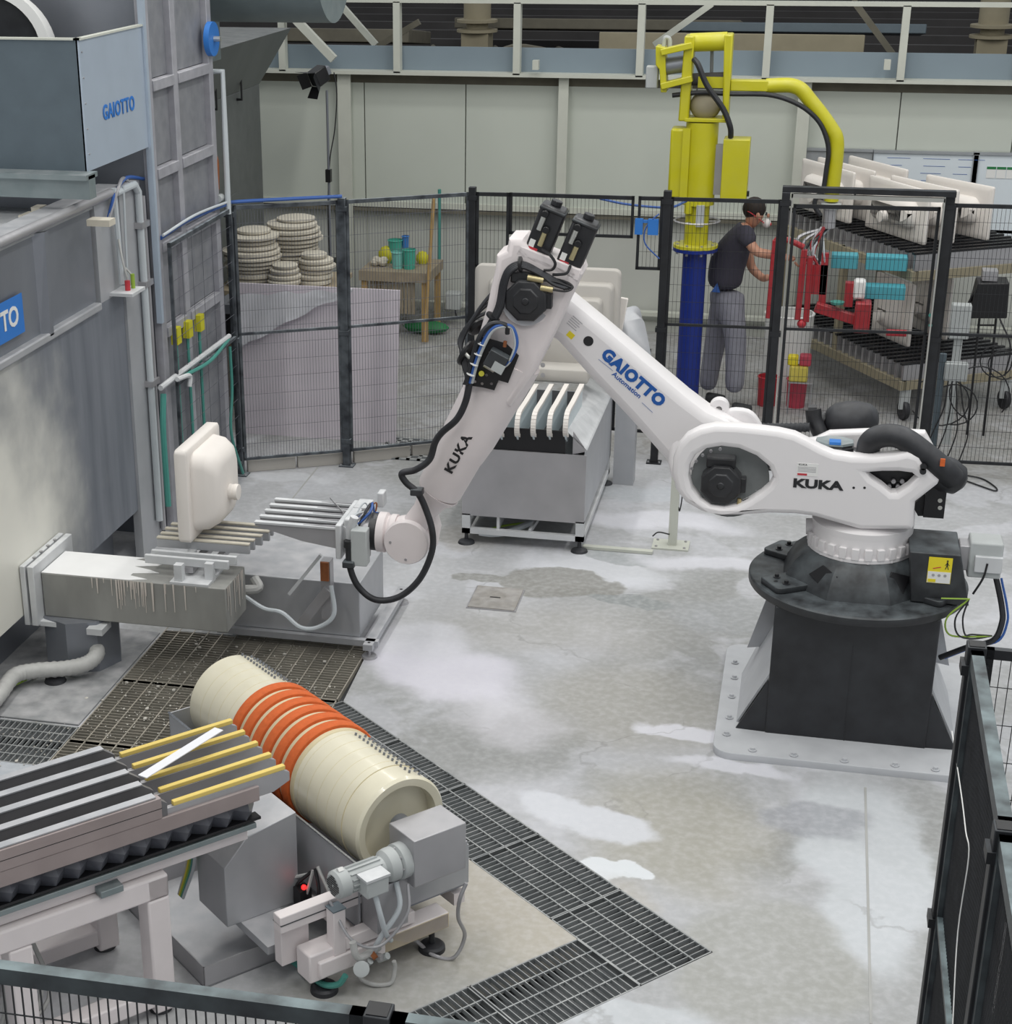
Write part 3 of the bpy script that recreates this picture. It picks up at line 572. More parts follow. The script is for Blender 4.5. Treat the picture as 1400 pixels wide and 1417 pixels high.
mb = MB(); mb.lathe([(.36, -.12), (.42, -.12), (.42, .12), (.36, .12)], (q.x, 10.4, q.z), (.25, -1, .1), n=48, cap=False); mb.build('rim', 'label_white', t)
MB().lathe([(.0, .1), (.1, .1), (.14, .04), (.36, .06), (.36, -.1)], (q.x, 10.4, q.z), (.25, -1, .1), n=40).build('hub', 'black_steel', t)
q = AY(140, 0, 11.3)
t = thing('exhaust_drum', 'large dark brown exhaust drum behind the fan housing', 'drum', (q.x, 11.4, 3.4)); MB().lathe([(.1, -.0), (.8, .05), (.8, 2.5)], (-6.75, 11.75, 3.3), (0, 0, 1), n=48).build('shell', 'dark_roof', t)
# rear duct box with handles
t = thing('filter_cabinet', 'grey-brown filter cabinet with two black handles behind the tower', 'cabinet', (-5.3, 13.6, 0))
fx = -5.3; cyb = AX(362, 200, fx).y
MB().box(-7, fx, 12.35, cyb, 0, 2.6).build('body', 'duct_panel', t, bevel=.01)
MB().prism([(fx-.0, 12.35, 2.6), (fx-.0, cyb, 2.6), (fx+.25, cyb+.3, 3.1), (fx+.25, 12.35, 3.1)], (-1.5, 0, 0)).build('hood', 'duct_panel', t)
for x, y in ((292, 137), (327, 124)):
    q = AX(x, y, fx); mb = MB(); mb.tube([(fx, q.y, q.z+.09), (fx+.05, q.y, q.z+.09), (fx+.05, q.y, q.z-.09), (fx, q.y, q.z-.09)], .013, 8); mb.build('handle', 'black_plain', t)
q = AX(330, 280, fx+.01); MB().box(fx, fx+.01, q.y-.35, q.y+.02, .3, q.z+.1).build('door', 'duct_panel', t, bevel=.003)
mb = MB(); mb.box(-6.5, -4.6, 12.4, 13.2, 3.14, 4.2); o = mb.build('overhead_duct', 'galva_green', None, bevel=.01)
tag(o, 'green-grey galvanised duct crossing above the filter cabinet at top', 'duct')
mb = MB(); mb.lathe([(.5, 0), (.5, 1.0)], (-4.58, 12.9, 3.95), (1, 0, 0), n=40); o = mb.build('overhead_duct', 'galva_green', None); tag(o, 'round end of galvanised duct above the filter cabinet', 'duct')
# ================================================================ PEDESTAL AND ROBOT
RX, RY = .43, 9.05
pd = thing('robot_pedestal', 'heavy black steel pedestal with bolted grey floor plate and round top disc', 'pedestal', (RX, RY, 0))
plate('floor_plate', 'plate_dusty', pd, Matrix.Translation((0, 0, .02)), rrect(RX+.02, RY+.02, .72, .72, .1), .045, .004)
cx0, cx1, cy0, cy1, ch = 0.0, .86, 8.63, 9.49, .81
co = MB().box(cx0, cx1, cy0, cy1, .04, ch).build('column', 'black_steel', pd, bevel=.008)
MB().box(RX-.004, RX+.001, cy0-.003, cy0, .04, .62).build('weld_seam', 'black_steel', co)
# flared skirt plates left and right
MB().prism([(cx0+.02, cy0+.0, .45), (cx0+.02, cy1-.0, .45), (cx0-.16, cy1-.12, .043), (cx0-.16, cy0+.1, .043)], (.012, 0, 0)).build('skirt_plate', 'plate_dusty', pd)
MB().prism([(cx1-.02, cy0+.0, .45), (cx1-.02, cy1-.0, .45), (cx1+.16, cy1-.12, .043), (cx1+.16, cy0+.1, .043)], (-.012, 0, 0)).build('skirt_plate', 'plate_dusty', pd)
for sx, x in ((-1, cx0), (1, cx1)):
    MB().prism([(x, cy0+.01, .042), (x, cy0+.01, .36), (x+sx*.16, cy0-.0+.02, .042)], (0, .012, 0)).build('gusset', 'black_steel', pd)
    MB().prism([(x+sx*.0, cy1-.3, .8), (x+sx*.14, cy1-.2, .25), (x+sx*.0, cy1-.15, .25)], (0, .014, 0)).build('gusset', 'plate_dusty', pd)
def bolt(p, r=.014, h=.018, parent=pd, m='plate_dusty'):
    mb = MB(); mb.lathe([(r*1.6, 0), (r*1.6, .004)], p, n=14); mb.lathe([(r, .004), (r, h)], p, n=6); return mb.build('bolt', m, parent, smooth=False)
for px, py in ((1017, 917), (1016, 938), (1012, 964), (1009, 993), (1005, 1016), (1041, 1038), (1098, 1045), (1168, 1053), (1238, 1059), (1294, 1065)):
    bolt(AZ(px, py, .045))
MB().lathe([(.585, 0), (.59, .008), (.59, .042), (.582, .05)], (RX, RY-.01, ch), n=72).build('top_disc', 'black_cast', pd, ang=40)
# robot -----------------------------------------------------------
rb = thing('industrial_robot', 'big white six-axis robot arm on a black pedestal, reaching left with slatted gripper', 'robot', (RX, RY, ch+.05))
z0 = ch+.05
# cast base: octagonal frustum with openings and four feet
def ring8(r, z, n=32, sq=.0):
    out = []
    for i in range(n):
        a = 2*pi*i/n+pi/8; k = 1/max(abs(cos(a-pi/4*round(a/(pi/4)))), .1); out.append(Vector((RX+r*(1+(k-1)*sq)*cos(a), RY+r*(1+(k-1)*sq)*sin(a), z)))
    return out
mb = MB(); mb.loft([ring8(.40, z0, sq=1), ring8(.39, z0+.03, sq=1), ring8(.345, z0+.12, sq=.9), ring8(.31, z0+.16, sq=.6), ring8(.27, z0+.185, sq=.2)])
base = mb.build('base_casting', 'black_cast', rb, ang=25)


for a in (-122, -58, 128, 52):                                # openings in the slanted corners
    d = Vector((cos(radians(a)), sin(radians(a)), 0)); u = Vector((-d.y, d.x, 0)); n_ = (d+Vector((0, 0, .42))).normalized(); v = n_.cross(u)*1
    c = Vector((RX, RY, z0+.09))+d*.362
    plate('base_opening', 'black_plain', base, TM(c+n_*.0, u, n_.cross(u)), [(-.085, .0), (-.02, .068), (.085, .03), (.03, -.06)], .012, .002)
for a in (-148, -32, 148, 32):
    d = Vector((cos(radians(a)), sin(radians(a)), 0)); u = Vector((-d.y, d.x, 0)); c = Vector((RX, RY, z0+.018))+d*.44
    f = plate('base_foot', 'black_cast', rb, TM(c, d, u), rrect(0, 0, .12, .1, .03), .036, .006)
    for k in (-.05, .05): bolt(c+u*k+d*.04+Vector((0, 0, .018)), .013, .02, f, 'black_motor')
    MB().cyl(c+d*.075+Vector((0, 0, .018)), c+d*.075+Vector((0, 0, .0185)), .012, 12).build('bolt_hole', 'black_plain', f)
# turntable ring with castellations
tr_ = MB().lathe([(.285, z0+.18), (.285, z0+.2), (.27, z0+.205), (.27, z0+.30)], (RX, RY, 0), n=64).build('turntable', 'robot_white', rb, ang=30)
for i in range(26):
    a = 2*pi*i/26; d = Vector((cos(a), sin(a), 0)); u = Vector((-d.y, d.x, 0)); c = Vector((RX, RY, z0+.225))+d*.277
    mb = MB(); T = TM(c, u, Vector((0, 0, 1))); mb.box(-.02, .02, -.028, .035, -.012, .012, T); mb.build('tooth', 'robot_white', tr_, bevel=.003)
    if i % 2 == 0: MB().cyl(c+Vector((0, 0, -.045)), c+Vector((0, 0, -.03)), .012, 8).build('screw', 'robot_white', tr_)
MB().tube([AY(1115, 728, RY), AY(1128, 728, RY)], .045, 18).build('side_pinion', 'robot_white', tr_)
# rotating column: front plate with real openings, rear plate, body
zp = lambda x, y: (920+.3*x, 560+.3*y)
out = [zp(*p) for p in ((60, 190), (100, 145), (160, 115), (230, 100), (330, 103), (420, 112), (520, 124), (600, 142), (660, 172), (720, 205), (780, 230), (860, 243), (960, 245), (1060, 235), (1120, 222), (1180, 240), (1200, 290), (1270, 345), (1258, 372), (1155, 452), (1150, 500), (1150, 560), (1140, 580), (900, 580), (800, 552), (690, 520), (600, 508), (480, 505), (350, 513), (250, 515), (170, 497), (90, 452), (48, 395), (32, 320), (36, 250))]
h1 = [zp(*p) for p in ((108, 330), (115, 280), (140, 235), (190, 207), (260, 196), (340, 206), (420, 240), (480, 290), (500, 340), (480, 378), (440, 412), (380, 450), (330, 472), (270, 482), (210, 474), (160, 440), (122, 390))]
h2 = [zp(*p) for p in ((930, 318), (1000, 312), (1080, 312), (1140, 320), (1162, 340), (1120, 380), (1070, 412), (1045, 412), (1000, 375), (950, 342))]
YF = 8.80
col = plate('rotating_column', 'robot_white', rb, YZ(YF+.06), pY(out, YF), .12, .03, holes=[pY(h1, YF), pY(h2, YF)], smooth_k=0)
# inner body behind the front plate (keeps openings hollow)
o2 = [zp(*p) for p in ((560, 170), (720, 235), (860, 262), (900, 290), (900, 420), (1100, 450), (1130, 560), (700, 515), (560, 500), (520, 420), (540, 330), (520, 260))]
plate('column_web', 'robot_white', rb, YZ(YF+.22), pY(o2, YF+.1), .24, .02)
o3 = [zp(*p) for p in ((700, 150), (760, 120), (1000, 110), (1200, 120), (1260, 230), (1290, 330), (1160, 440), (1150, 540), (700, 500), (560, 460), (560, 170))]
plate('rear_plate', 'robot_white', rb, YZ(YF+.47), pY(o3, YF+.47), .08, .02, holes=[pY([zp(*p) for p in ((960, 240), (1000, 205), (1060, 195), (1100, 215), (1060, 240))], YF+.43)])
MB().lathe([(.27, z0+.30), (.272, z0+.34), (.2, z0+.37)], (RX, RY, 0), n=56).build('column_foot', 'robot_white', rb, ang=30)
MB().cyl(AY(1010, 662, YF+.12), AY(1010, 662, YF+.3), .21, 40).build('joint_cavity', 'duct_panel', rb)
plate('inner_casing', 'black_motor', rb, YZ(YF+.2), pY([(1190, 650), (1200, 640), (1275, 645), (1290, 665), (1250, 690), (1215, 695)], YF+.14), .12, .01)
for k in range(5): q = AY(1230+k*6, 672-(k % 2)*7, YF+.13); MB().cyl(q, q+Vector((0, -.02, 0)), .012, 8).build('bolt', 'steel', rb)
# A2 motor in the oval opening
def octo(c, r, y0, y1): return [Vector((c.x+r*cos(a), y0, c.z+r*sin(a))) for a in [pi/8+i*pi/4 for i in range(8)]]
def servo(name, px, py, Y, r, dep, parent=None):
    c = AY(px, py, Y); s = r/.1
    m_ = MB(); m_.loft([[Vector((c.x+(p.x-c.x)*k, y, c.z+(p.z-c.z)*k)) for p in octo(c, r, 0, 0)] for y, k in ((Y+dep, .98), (Y+.012, 1), (Y, .93), (Y-.004, .6), (Y-.01, .58))]); o = m_.build(name, 'black_motor', rb, bevel=.004, ang=20)
    MB().box(c.x-r*.75, c.x+r*.6, Y+.03, Y+dep, c.z+r*.75, c.z+r*1.25).build('terminal_box', 'black_motor', o, bevel=.008)
    MB().lathe([(.02, 0), (.016, .006), (.006, .007)], (c.x, Y-.01, c.z), (0, -1, 0), n=16).build('cap', 'black_motor', o)
    MB().box(c.x+r*.85, c.x+r*1.15, Y+.02, Y+.08, c.z-r*.35, c.z+r*.35).build('connector', 'black_motor', o, bevel=.004)
    return o
m2_ = servo('shoulder_motor', 997, 672, YF+.03, .115, .12)
q = AY(1023, 690, YF+.05); MB().tube([q, AY(1022, 700, YF+.05)], .012, 8).build('plug', 'gold_metal', m2_)
MB().tube(crs([AY(1028, 694, YF+.06), AY(1045, 686, YF+.07), AY(1062, 672, YF+.09)]), .008, 8).build('cable', 'black_rubber', m2_)
for k in range(16):
    a = radians(100+k*16); c = AY(1002, 662, YF+.118); MB().cyl(c+Vector((.185*cos(a), 0, .17*sin(a))), c+Vector((.185*cos(a), -.012, .17*sin(a))), .009, 6).build('screw', 'steel', rb)
# lettering
def ptext(px, py, Y, s, m, size, parent, ang=0, wx=1, bold=0, name='lettering', **k):
    c = AY(px, py, Y); a = radians(ang); return text(name, s, m, parent, TM(c, (cos(a), 0, sin(a)), (-sin(a), 0, cos(a))), size, wx, bold, **k)
ptext(1131, 671, YF-.002, 'KUKA', 'print_black', .066, col, 0, 1.45, .003)
q = AY(1117, 650, YF-.001); lb = MB().box(q.x-.055, q.x+.055, YF-.002, YF, q.z-.035, q.z+.035).build('rating_label', 'label_white', col)
MB().box(q.x-.05, q.x-.0, YF-.003, YF-.002, q.z-.033, q.z-.022).build('label_stripe', 'red_plastic', lb); text('label_lettering', 'KUKA', 'print_black', lb, TM((q.x-.025, YF-.003, q.z+.027), (1, 0, 0), (0, 0, 1)), .014, 1.2, 0, th=.0004)
mb = MB()
for k in range(4): mb.box(q.x-.05, q.x+.045, YF-.0028, YF-.002, q.z+.012-k*.008, q.z+.0145-k*.008)
mb.build('label_print', 'steel', lb)
for px in (1181, 1196): q = AY(px, 675, YF); MB().cyl(q+Vector((0, -.001, 0)), q, .007, 10).build('hole', 'print_black', col)
# A1 motor and top details between the plates
q = AY(1155, 612, 9.08); MB().loft([[Vector((q.x+r*cos(a), 9.08+r*.8*sin(a), z)) for a in [pi/8+i*pi/4 for i in range(8)]] for z, r in ((1.35, .11), (q.z-.02, .11), (q.z-.01, .1), (q.z+.0, .1))]).build('turntable_motor', 'black_motor', rb, bevel=.004, ang=20)
MB().loft([[Vector((q.x+r*cos(a), 9.08+r*.8*sin(a), z)) for a in [pi/8+i*pi/4 for i in range(8)]] for z, r in ((q.z+.0, .108), (q.z+.012, .104))]).build('motor_lid', 'galva_green', rb, ang=20)
MB().box(q.x-.03, q.x+.03, 9.0, 9.06, q.z+.01, q.z+.025).build('lid_lock', 'logo_blue', rb); MB().box(q.x-.14, q.x+.18, 8.95, 9.2, q.z-.12, q.z-.06).build('bracket', 'black_motor', rb)
# gas counterbalance
c0 = AY(1140, 581, 9.5); c1 = AY(1216, 580, 9.5); L_ = (c1-c0).length
MB().lathe([(.02, -.0), (.06, .015), (.095, .06), (.105, .12), (.105, L_-.12), (.09, L_-.05), (.055, L_-.01), (.02, L_)], c0, c1-c0, n=32).build('gas_cylinder', 'black_rubber', rb, ang=60)
mb = MB(); mb.tube(crs([AY(1135, 600, 9.45), AY(1127, 582, 9.47), AY(1125, 566, 9.48)]), .045, 14); mb.tube([AY(1118, 566, 9.48), AY(1130, 566, 9.48)], .025, 10); mb.cyl(AY(1130, 578, 9.5), c0, .04, 14); mb.build('elbow', 'black_motor', rb)
pts = [AY(1040+i*3.2, 592-.01*i*i*.1, 9.4) for i in range(26)]; MB().tube(pts, [.024+.005*(i % 2) for i in range(26)], 12).build('bellows_hose', 'belt_black', rb)
# thick black hose to the back
pts = crs([AY(1200, 632, 8.95), AY(1204, 612, 8.92), AY(1222, 603, 8.9), AY(1248, 606, 8.88), AY(1280, 628, 8.86), AY(1306, 650, 8.85), AY(1318, 662, 8.88)], 8)
hs = MB().tube(pts, .062, 18).build('power_hose', 'black_rubber', rb)
q = AY(1304, 640, 8.78); MB().box(q.x-.012, q.x+.012, 8.775, 8.785, q.z-.02, q.z+.02).build('hose_tag', 'band_orange', hs)
MB().lathe([(.05, -.12), (.085, -.08), (.095, 0), (.08, .07), (.04, .1)], AY(1310, 657, 8.93), (1, .2, -.5), n=24).build('hose_boot', 'black_rubber', hs, ang=60)
MB().box(*(lambda a, b: (a.x, b.x, 8.93, 9.05, b.z, a.z))(AY(1282, 668, 8.95), AY(1305, 716, 8.95))).build('hose_bracket', 'black_plain', rb)
MB().prism([AY(1262, 700, 8.97), AY(1285, 678, 8.97), AY(1300, 714, 8.97), AY(1270, 714, 8.97)], (0, .03, 0)).build('bracket', 'black_plain', rb)
for py in (700, 710): q = AY(1303, py-8, 8.94); MB().cyl(q+Vector((-.01, 0, 0)), q+Vector((-.01, -.012, 0)), .012, 10).build('bolt', 'silver', rb)
q = AY(1277, 648, 8.8)
mb = MB()
for dz in (-.012, .012): mb.cyl(q+Vector((0, 0, dz)), q+Vector((0, -.02, dz)), .017, 12)
mb.build('hose_clip', 'print_black', rb)
MB().box(*(lambda a: (a.x-.03, a.x+.03, 8.82, 8.9, a.z-.02, a.z+.03))(AY(1264, 634, 8.82))).build('lug', 'robot_white', rb, bevel=.008)
# connection box at the back of the base
a = AY(1257, 745, 8.8); b = AY(1352, 836, 8.8)
bx0 = a.x+.0; bz1 = AY(1300, 742, 8.75).z; bz0 = z0-.0
cb = MB().prism([(RX+.27, 8.72, z0+.005), (RX+.57, 8.72, z0+.005), (RX+.5, 8.72, z0+.29), (RX+.24, 8.72, z0+.29)], (0, .36, 0)).build('connection_box', 'black_cast', rb, bevel=.006)
q0 = Vector((RX+.385, 8.718, z0+.195))
lbl = MB().box(q0.x-.045, q0.x+.075, 8.716, 8.72, q0.z-.07, q0.z+.075).build('warning_label', 'label_yellow', cb)
MB().box(q0.x-.043, q0.x+.073, 8.7145, 8.716, q0.z-.068, q0.z-.005).build('label_panel', 'label_white', lbl); MB().box(q0.x-.04, q0.x-.0, 8.7135, 8.7145, q0.z-.065, q0.z-.047).build('label_mark', 'label_yellow', lbl)
mb = MB(); X = q0.x+.05; Z = q0.z+.035; mb.ball((X, 8.7155, Z+.024), .005, .001, .005, n=8); mb.box(X-.004, X+.004, 8.715, 8.716, Z-.005, Z+.018); mb.beam((X-.001, 8.7155, Z-.003), (X-.008, 8.7155, Z-.024), .001, .004, (1, 0, 0)); mb.beam((X+.001, 8.7155, Z-.003), (X+.008, 8.7155, Z-.024), .001, .004, (1, 0, 0)); mb.beam((X-.011, 8.7155, Z-.002), (X, 8.7155, Z+.013), .001, .003, (1, 0, 0)); mb.beam((X+.011, 8.7155, Z-.002), (X, 8.7155, Z+.013), .001, .003, (1, 0, 0)); mb.build('walking_figure', 'print_black', lbl)
MB().beam((q0.x-.02, 8.7155, q0.z+.012), (q0.x+.02, 8.7155, q0.z+.022), .001, .005, (0, 0, 1)).build('label_mark', 'red_plastic', lbl)
for k in range(3): MB().cyl((q0.x-.015+k*.03, 8.7145, q0.z-.025), (q0.x-.015+k*.03, 8.7135, q0.z-.025), .008, 12).build('label_mark', 'steel', lbl)
pb = MB().box(RX+.55, RX+.72, 8.82, 8.98, z0+.13, z0+.33).build('plug_block', 'plastic_grey', rb, bevel=.01)
MB().box(RX+.58, RX+.72, 8.80, 8.84, z0+.17, z0+.26).build('plug_lid', 'steel_white', pb, bevel=.004); MB().box(RX+.5, RX+.6, 8.84, 8.96, z0+.16, z0+.3).build('plug_collar', 'steel', pb, bevel=.006)
c = [AY(1371, 775, 8.88), AY(1378, 800, 8.87), AY(1386, 840, 8.86), AY(1386, 862, 8.85), AY(1374, 886, 8.85), AY(1340, 895, 8.9), AY(1300, 910, 8.95)]
cb_ = thing('supply_cable', 'bundle of black, blue and green cables hanging from the robot plug to the floor', 'cable', c[-1]); MB().tube(crs(c), .016, 10).build('main_cable', 'black_rubber', cb_)
MB().tube(crs([v+Vector((.025, -.01, .005)) for v in c[1:]]), .007, 6).build('wire', 'wire_blue', cb_)
for i, (dx, m_) in enumerate(((0, 'black_rubber'), (-12, 'wire_green'), (10, 'black_rubber'))):
    MB().tube(crs([AY(1340, 830, 8.6), AY(1322+dx, 855, 8.62), AY(1325+dx, 878, 8.68), AY(1345, 884-i*3, 8.75), AY(1372, 880, 8.83)]), .005, 6).build('wire', m_, cb_)
MB().tube([AY(1302, 828, 8.6), AY(1342, 829, 8.6)], .004, 6).build('wire', 'wire_green', cb_)
MB().tube(crs([AY(1366, 780, 8.8), AY(1360, 800, 8.8), AY(1346, 822, 8.8)]), .006, 6).build('wire', 'print_black', cb_)
# link arm (second plane, behind the column front)
YL = 9.10
lo = [(700, 400), (720, 372), (748, 384), (788, 415), (832, 451), (892, 502), (950, 551), (978, 572), (1005, 584), (1035, 600), (1048, 640), (1030, 685), (990, 700), (955, 690), (932, 668), (921, 640), (905, 622), (868, 580), (815, 524), (770, 474), (735, 452)]
la = plate('link_arm', 'robot_white', rb, YZ(YL+.13), pY(lo, YL), .26, .06)
MB().cyl(AY(988, 636, YL-.02), AY(988, 636, YL+.3), .25, 48).build('shoulder_hub', 'robot_white', rb, bevel=.02)
q = AY(995, 564, YL+.2); MB().lathe([(.055, -.035), (.055, .035), (.018, .035), (.018, -.035), (.055, -.035)], q, (0, 1, 0), n=24, cap=False).build('lifting_eye', 'robot_white', rb, ang=50)
for k in range(2):
    p_ = [(1003, 580), (1010, 569), (1035, 571), (1049, 584), (1052, 602), (1003, 602)]; plate('cable_guard', 'robot_white', rb, YZ(9.28+k*.12), pY(p_, 9.22+k*.12), .06, .02, smooth_k=3)
ang = -math.degrees(math.atan2(AY(825, 495, YL).z-AY(895, 556, YL).z, AY(895, 556, YL).x-AY(825, 495, YL).x))
g = ptext(876, 523, YL-.001, 'GAIOTTO', 'print_blue', .088, la, ang, 1.0, .0056, space=1.14)
ptext(867, 533, YL-.001, 'Automation', 'print_blue', .038, la, ang, 1.1, .0006)
for a_, b_ in (((828, 497), (848, 513)), ((888, 557), (903, 571))):
    MB().beam(AY(*a_, YL-.001), AY(*b_, YL-.001), .001, .003, (0, 1, 0)).build('line', 'print_blue', la)
q = AY(814, 472, YL); MB().cyl(q+Vector((0, -.002, 0)), q, .028, 24).build('black_plug', 'print_black', la)
q = AY(790, 463, YL); T = TM(q, (cos(radians(ang)), 0, sin(radians(ang))), (-sin(radians(ang)), 0, cos(radians(ang))))
MB().box(-.02, .02, -.02, .012, 0, .002, T).build('yellow_label', 'label_yellow', la)
q = AY(797, 447, YL); T = TM(q, (cos(radians(ang)), 0, sin(radians(ang))), (-sin(radians(ang)), 0, cos(radians(ang)))); mb = MB()
for k in range(5): mb.box(-.04, .03-.01*(k % 2), -.035+k*.013, -.031+k*.013, 0, .001, T)
mb.build('label_print', 'steel', la)
q = AY(771, 445, YL); MB().lathe([(.014, 0), (.014, .003), (.007, .003)], q, (0, -1, 0), n=16).build('screw', 'robot_white_dusty', la)
# forearm housing
YH = 8.80
ho = [(703, 331), (723, 331), (735, 346), (770, 360), (802, 372), (805, 381), (796, 398), (783, 425), (770, 455), (752, 492), (738, 520), (706, 565), (655, 548), (640, 540), (648, 500), (662, 462), (673, 424), (679, 395), (684, 374), (686, 354), (700, 348)]
fh = plate('forearm_housing', 'robot_white_dusty', rb, YZ(YH+.14), pY(ho, YH), .28, .035)
MB().cyl(AY(735, 405, YH+.02), AY(735, 405, YL+.3), .17, 40).build('elbow_hub', 'robot_white_dusty', rb, bevel=.01)
em = servo('elbow_motor', 727, 417, YH-.07, .118, .1)
MB().cyl(AY(728, 417, YH-.0), AY(728, 417, YH+.02), .13, 32).build('motor_flange', 'steel', em)
# forearm tube
t0 = AY(703, 505, YH+.14); t1 = AY(607, 679, YH+.14); ta = (t1-t0); Lt = ta.length; tn = ta.normalized()
ft = MB().lathe([(.17, -.05), (.168, .1), (.155, Lt*.55), (.142, Lt*.68), (.138, Lt*.7), (.132, Lt-.02), (.125, Lt)], t0, tn, n=40).build('forearm_tube', 'robot_white_dusty', rb, ang=30)
MB().lathe([(.13, 0), (.115, .03), (.09, .06), (.07, .16), (.075, .26)], t1, tn+Vector((-.12, 0, 0)), n=32).build('forearm_neck', 'robot_white_dusty', rb, ang=40)
# KUKA on the tube: flat letters standing just off the surface
tc_ = AY(637, 615, YH+.14); tx = Vector((-tn.x, 0, -tn.z)); side = Vector((0, -1, 0)); up_ = side.cross(tx)
pos = t0+tn*((tc_-t0).dot(tn)); rr_ = .158
upv = Vector((0, -1, 0)).cross(tx).normalized()
kt = text('lettering', 'KUKA', 'print_black', ft, TM(pos+Vector((0, -rr_, 0))-upv*.0, tx, upv), .076, 1.18, .0028, space=1.12)
me = kt.data                                        # wrap the lettering round the tube
ti = wm(kt)
for v in me.vertices:
    p = ti @ v.co; h = (p-pos).dot(upv); s_ = (p-pos).dot(tx); a_ = h/rr_; Ls = Lt-(t1-(pos+tx*s_)).dot(tn); rl = (.168+(.155-.168)*min(1, max(0, (Ls-.1)/(Lt*.55-.1)))) if Ls < Lt*.55 else .155-.013*min(1, (Ls-Lt*.55)/(Lt*.13)); d_ = rl+(.0005 if (p-pos).dot(side) < rr_ else .002)
    v.co = ti.inverted() @ (pos+tx*s_+side*(d_*cos(a_))+upv*(d_*sin(a_)))
# motors on top of the housing
for i, (a_, b_) in enumerate((((741, 352), (766, 288)), ((784, 371), (811, 307)))):
    A_ = AY(*a_, YH+.02); B_ = AY(*b_, YH+.02); d = (B_-A_); Ld = d.length; d.normalize(); u = Vector((0, -1, 0)).cross(d)*-1
    T = Matrix(((u.x, 0, d.x, A_.x), (u.y, 1, d.y, A_.y), (u.z, 0, d.z, A_.z), (0, 0, 0, 1)))
    o = MB().box(-.068, .068, 0, .14, 0, Ld, T).build('wrist_motor', 'black_motor', rb, bevel=.012)
    MB().box(-.072, .072, -.004, .144, Ld-.03, Ld-.008, T).build('end_cap', 'black_cast', o, bevel=.008); MB().cyl(T @ Vector((0, .07, Ld)), T @ Vector((0, .07, Ld+.03)), .03, 16).build('encoder_cap', 'black_motor', o, bevel=.004)
    for k, (dx, h) in enumerate(((-.03, .62), (.005, .33))):
        MB().cyl(T @ Vector((dx, -.005, Ld*(h+.22))), T @ Vector((dx, -.03, Ld*(h+.22))), .02, 12).build('plug_elbow', 'black_plain', o, bevel=.004)
        MB().cyl(T @ Vector((dx, -.018, Ld*(h-.12))), T @ Vector((dx, -.018, Ld*(h+.16))), .014, 12).build('metal_plug', 'silver' if k == 0 else 'gold_metal', o)
    MB().box(-.055, -.025, -.003, 0, .03, .07, T).build('sticker', 'label_white', o); MB().box(-.05, -.0, -.003, 0, -.0, .03, T).build('sticker', 'red_plastic', o)
    for dx in (-.055, .055): MB().cyl(T @ Vector((dx, -.004, .012)), T @ Vector((dx, 0, .012)), .006, 8).build('screw', 'silver', o)
hb = MB().prism([AY(712, 352, YH), AY(800, 390, YH), AY(804, 374, YH), AY(720, 340, YH)], (0, .2, 0)).build('motor_mount', 'robot_white_dusty', rb, bevel=.006)
# cable bundle over the housing
cbun = None
for k in range(4):
    o_ = Vector((0, -.035-.008*k, -.0)); s = 2.5*k
    pts = crs([AY(792-s, 397-s*.2, YH)+o_, AY(775-s, 388+s*.2, YH)+o_, AY(750, 374+s*.4, YH)+o_, AY(725, 362+s*.6, YH)+o_, AY(706+s*.4, 368+s*.8, YH)+o_, AY(696+s*.8, 388+s*.5, YH)+o_, AY(690+s, 420, YH)+o_, AY(680+s, 442, YH)+o_, AY(668+s, 462, YH)+o_])
    o = MB().tube(pts, .011, 8).build('cable', 'black_rubber', rb)
for p_ in ((722, 363), (684, 436)): q = AY(*p_, YH); MB().lathe([(.04, -.008), (.042, 0), (.04, .008)], q+Vector((0, -.045, 0)), (AY(p_[0]+6, p_[1]-8, YH)-q) if p_[0] < 700 else (1, 0, .1), n=16).build('cable_clip', 'black_plain', rb)
for j, (a_, b_) in enumerate((((730, 384), (752, 388)), ((748, 398), (765, 401)))):
    MB().cyl(AY(*a_, YH-.06), AY(*b_, YH-.06), .017, 12).build('metal_plug', 'gold_metal', rb)
    MB().tube(crs([AY(*b_, YH-.06), AY(b_[0]+18, b_[1]+2, YH-.06), AY(792, 398, YH-.05), AY(785, 391, YH-.04), AY(762, 384, YH-.03)]), .006, 6).build('cable', 'print_black', rb)
MB().tube(crs([AY(750, 345, YH-.0), AY(760, 352, YH-.04), AY(768, 364, YH-.05), AY(764, 373, YH-.04), AY(752, 374, YH-.04)]), .008, 6).build('cable', 'print_black', rb)
MB().tube(crs([AY(789, 368, YH-.0), AY(784, 378, YH-.04), AY(772, 380, YH-.05), AY(765, 380, YH-.04)]), .008, 6).build('cable', 'print_black', rb)
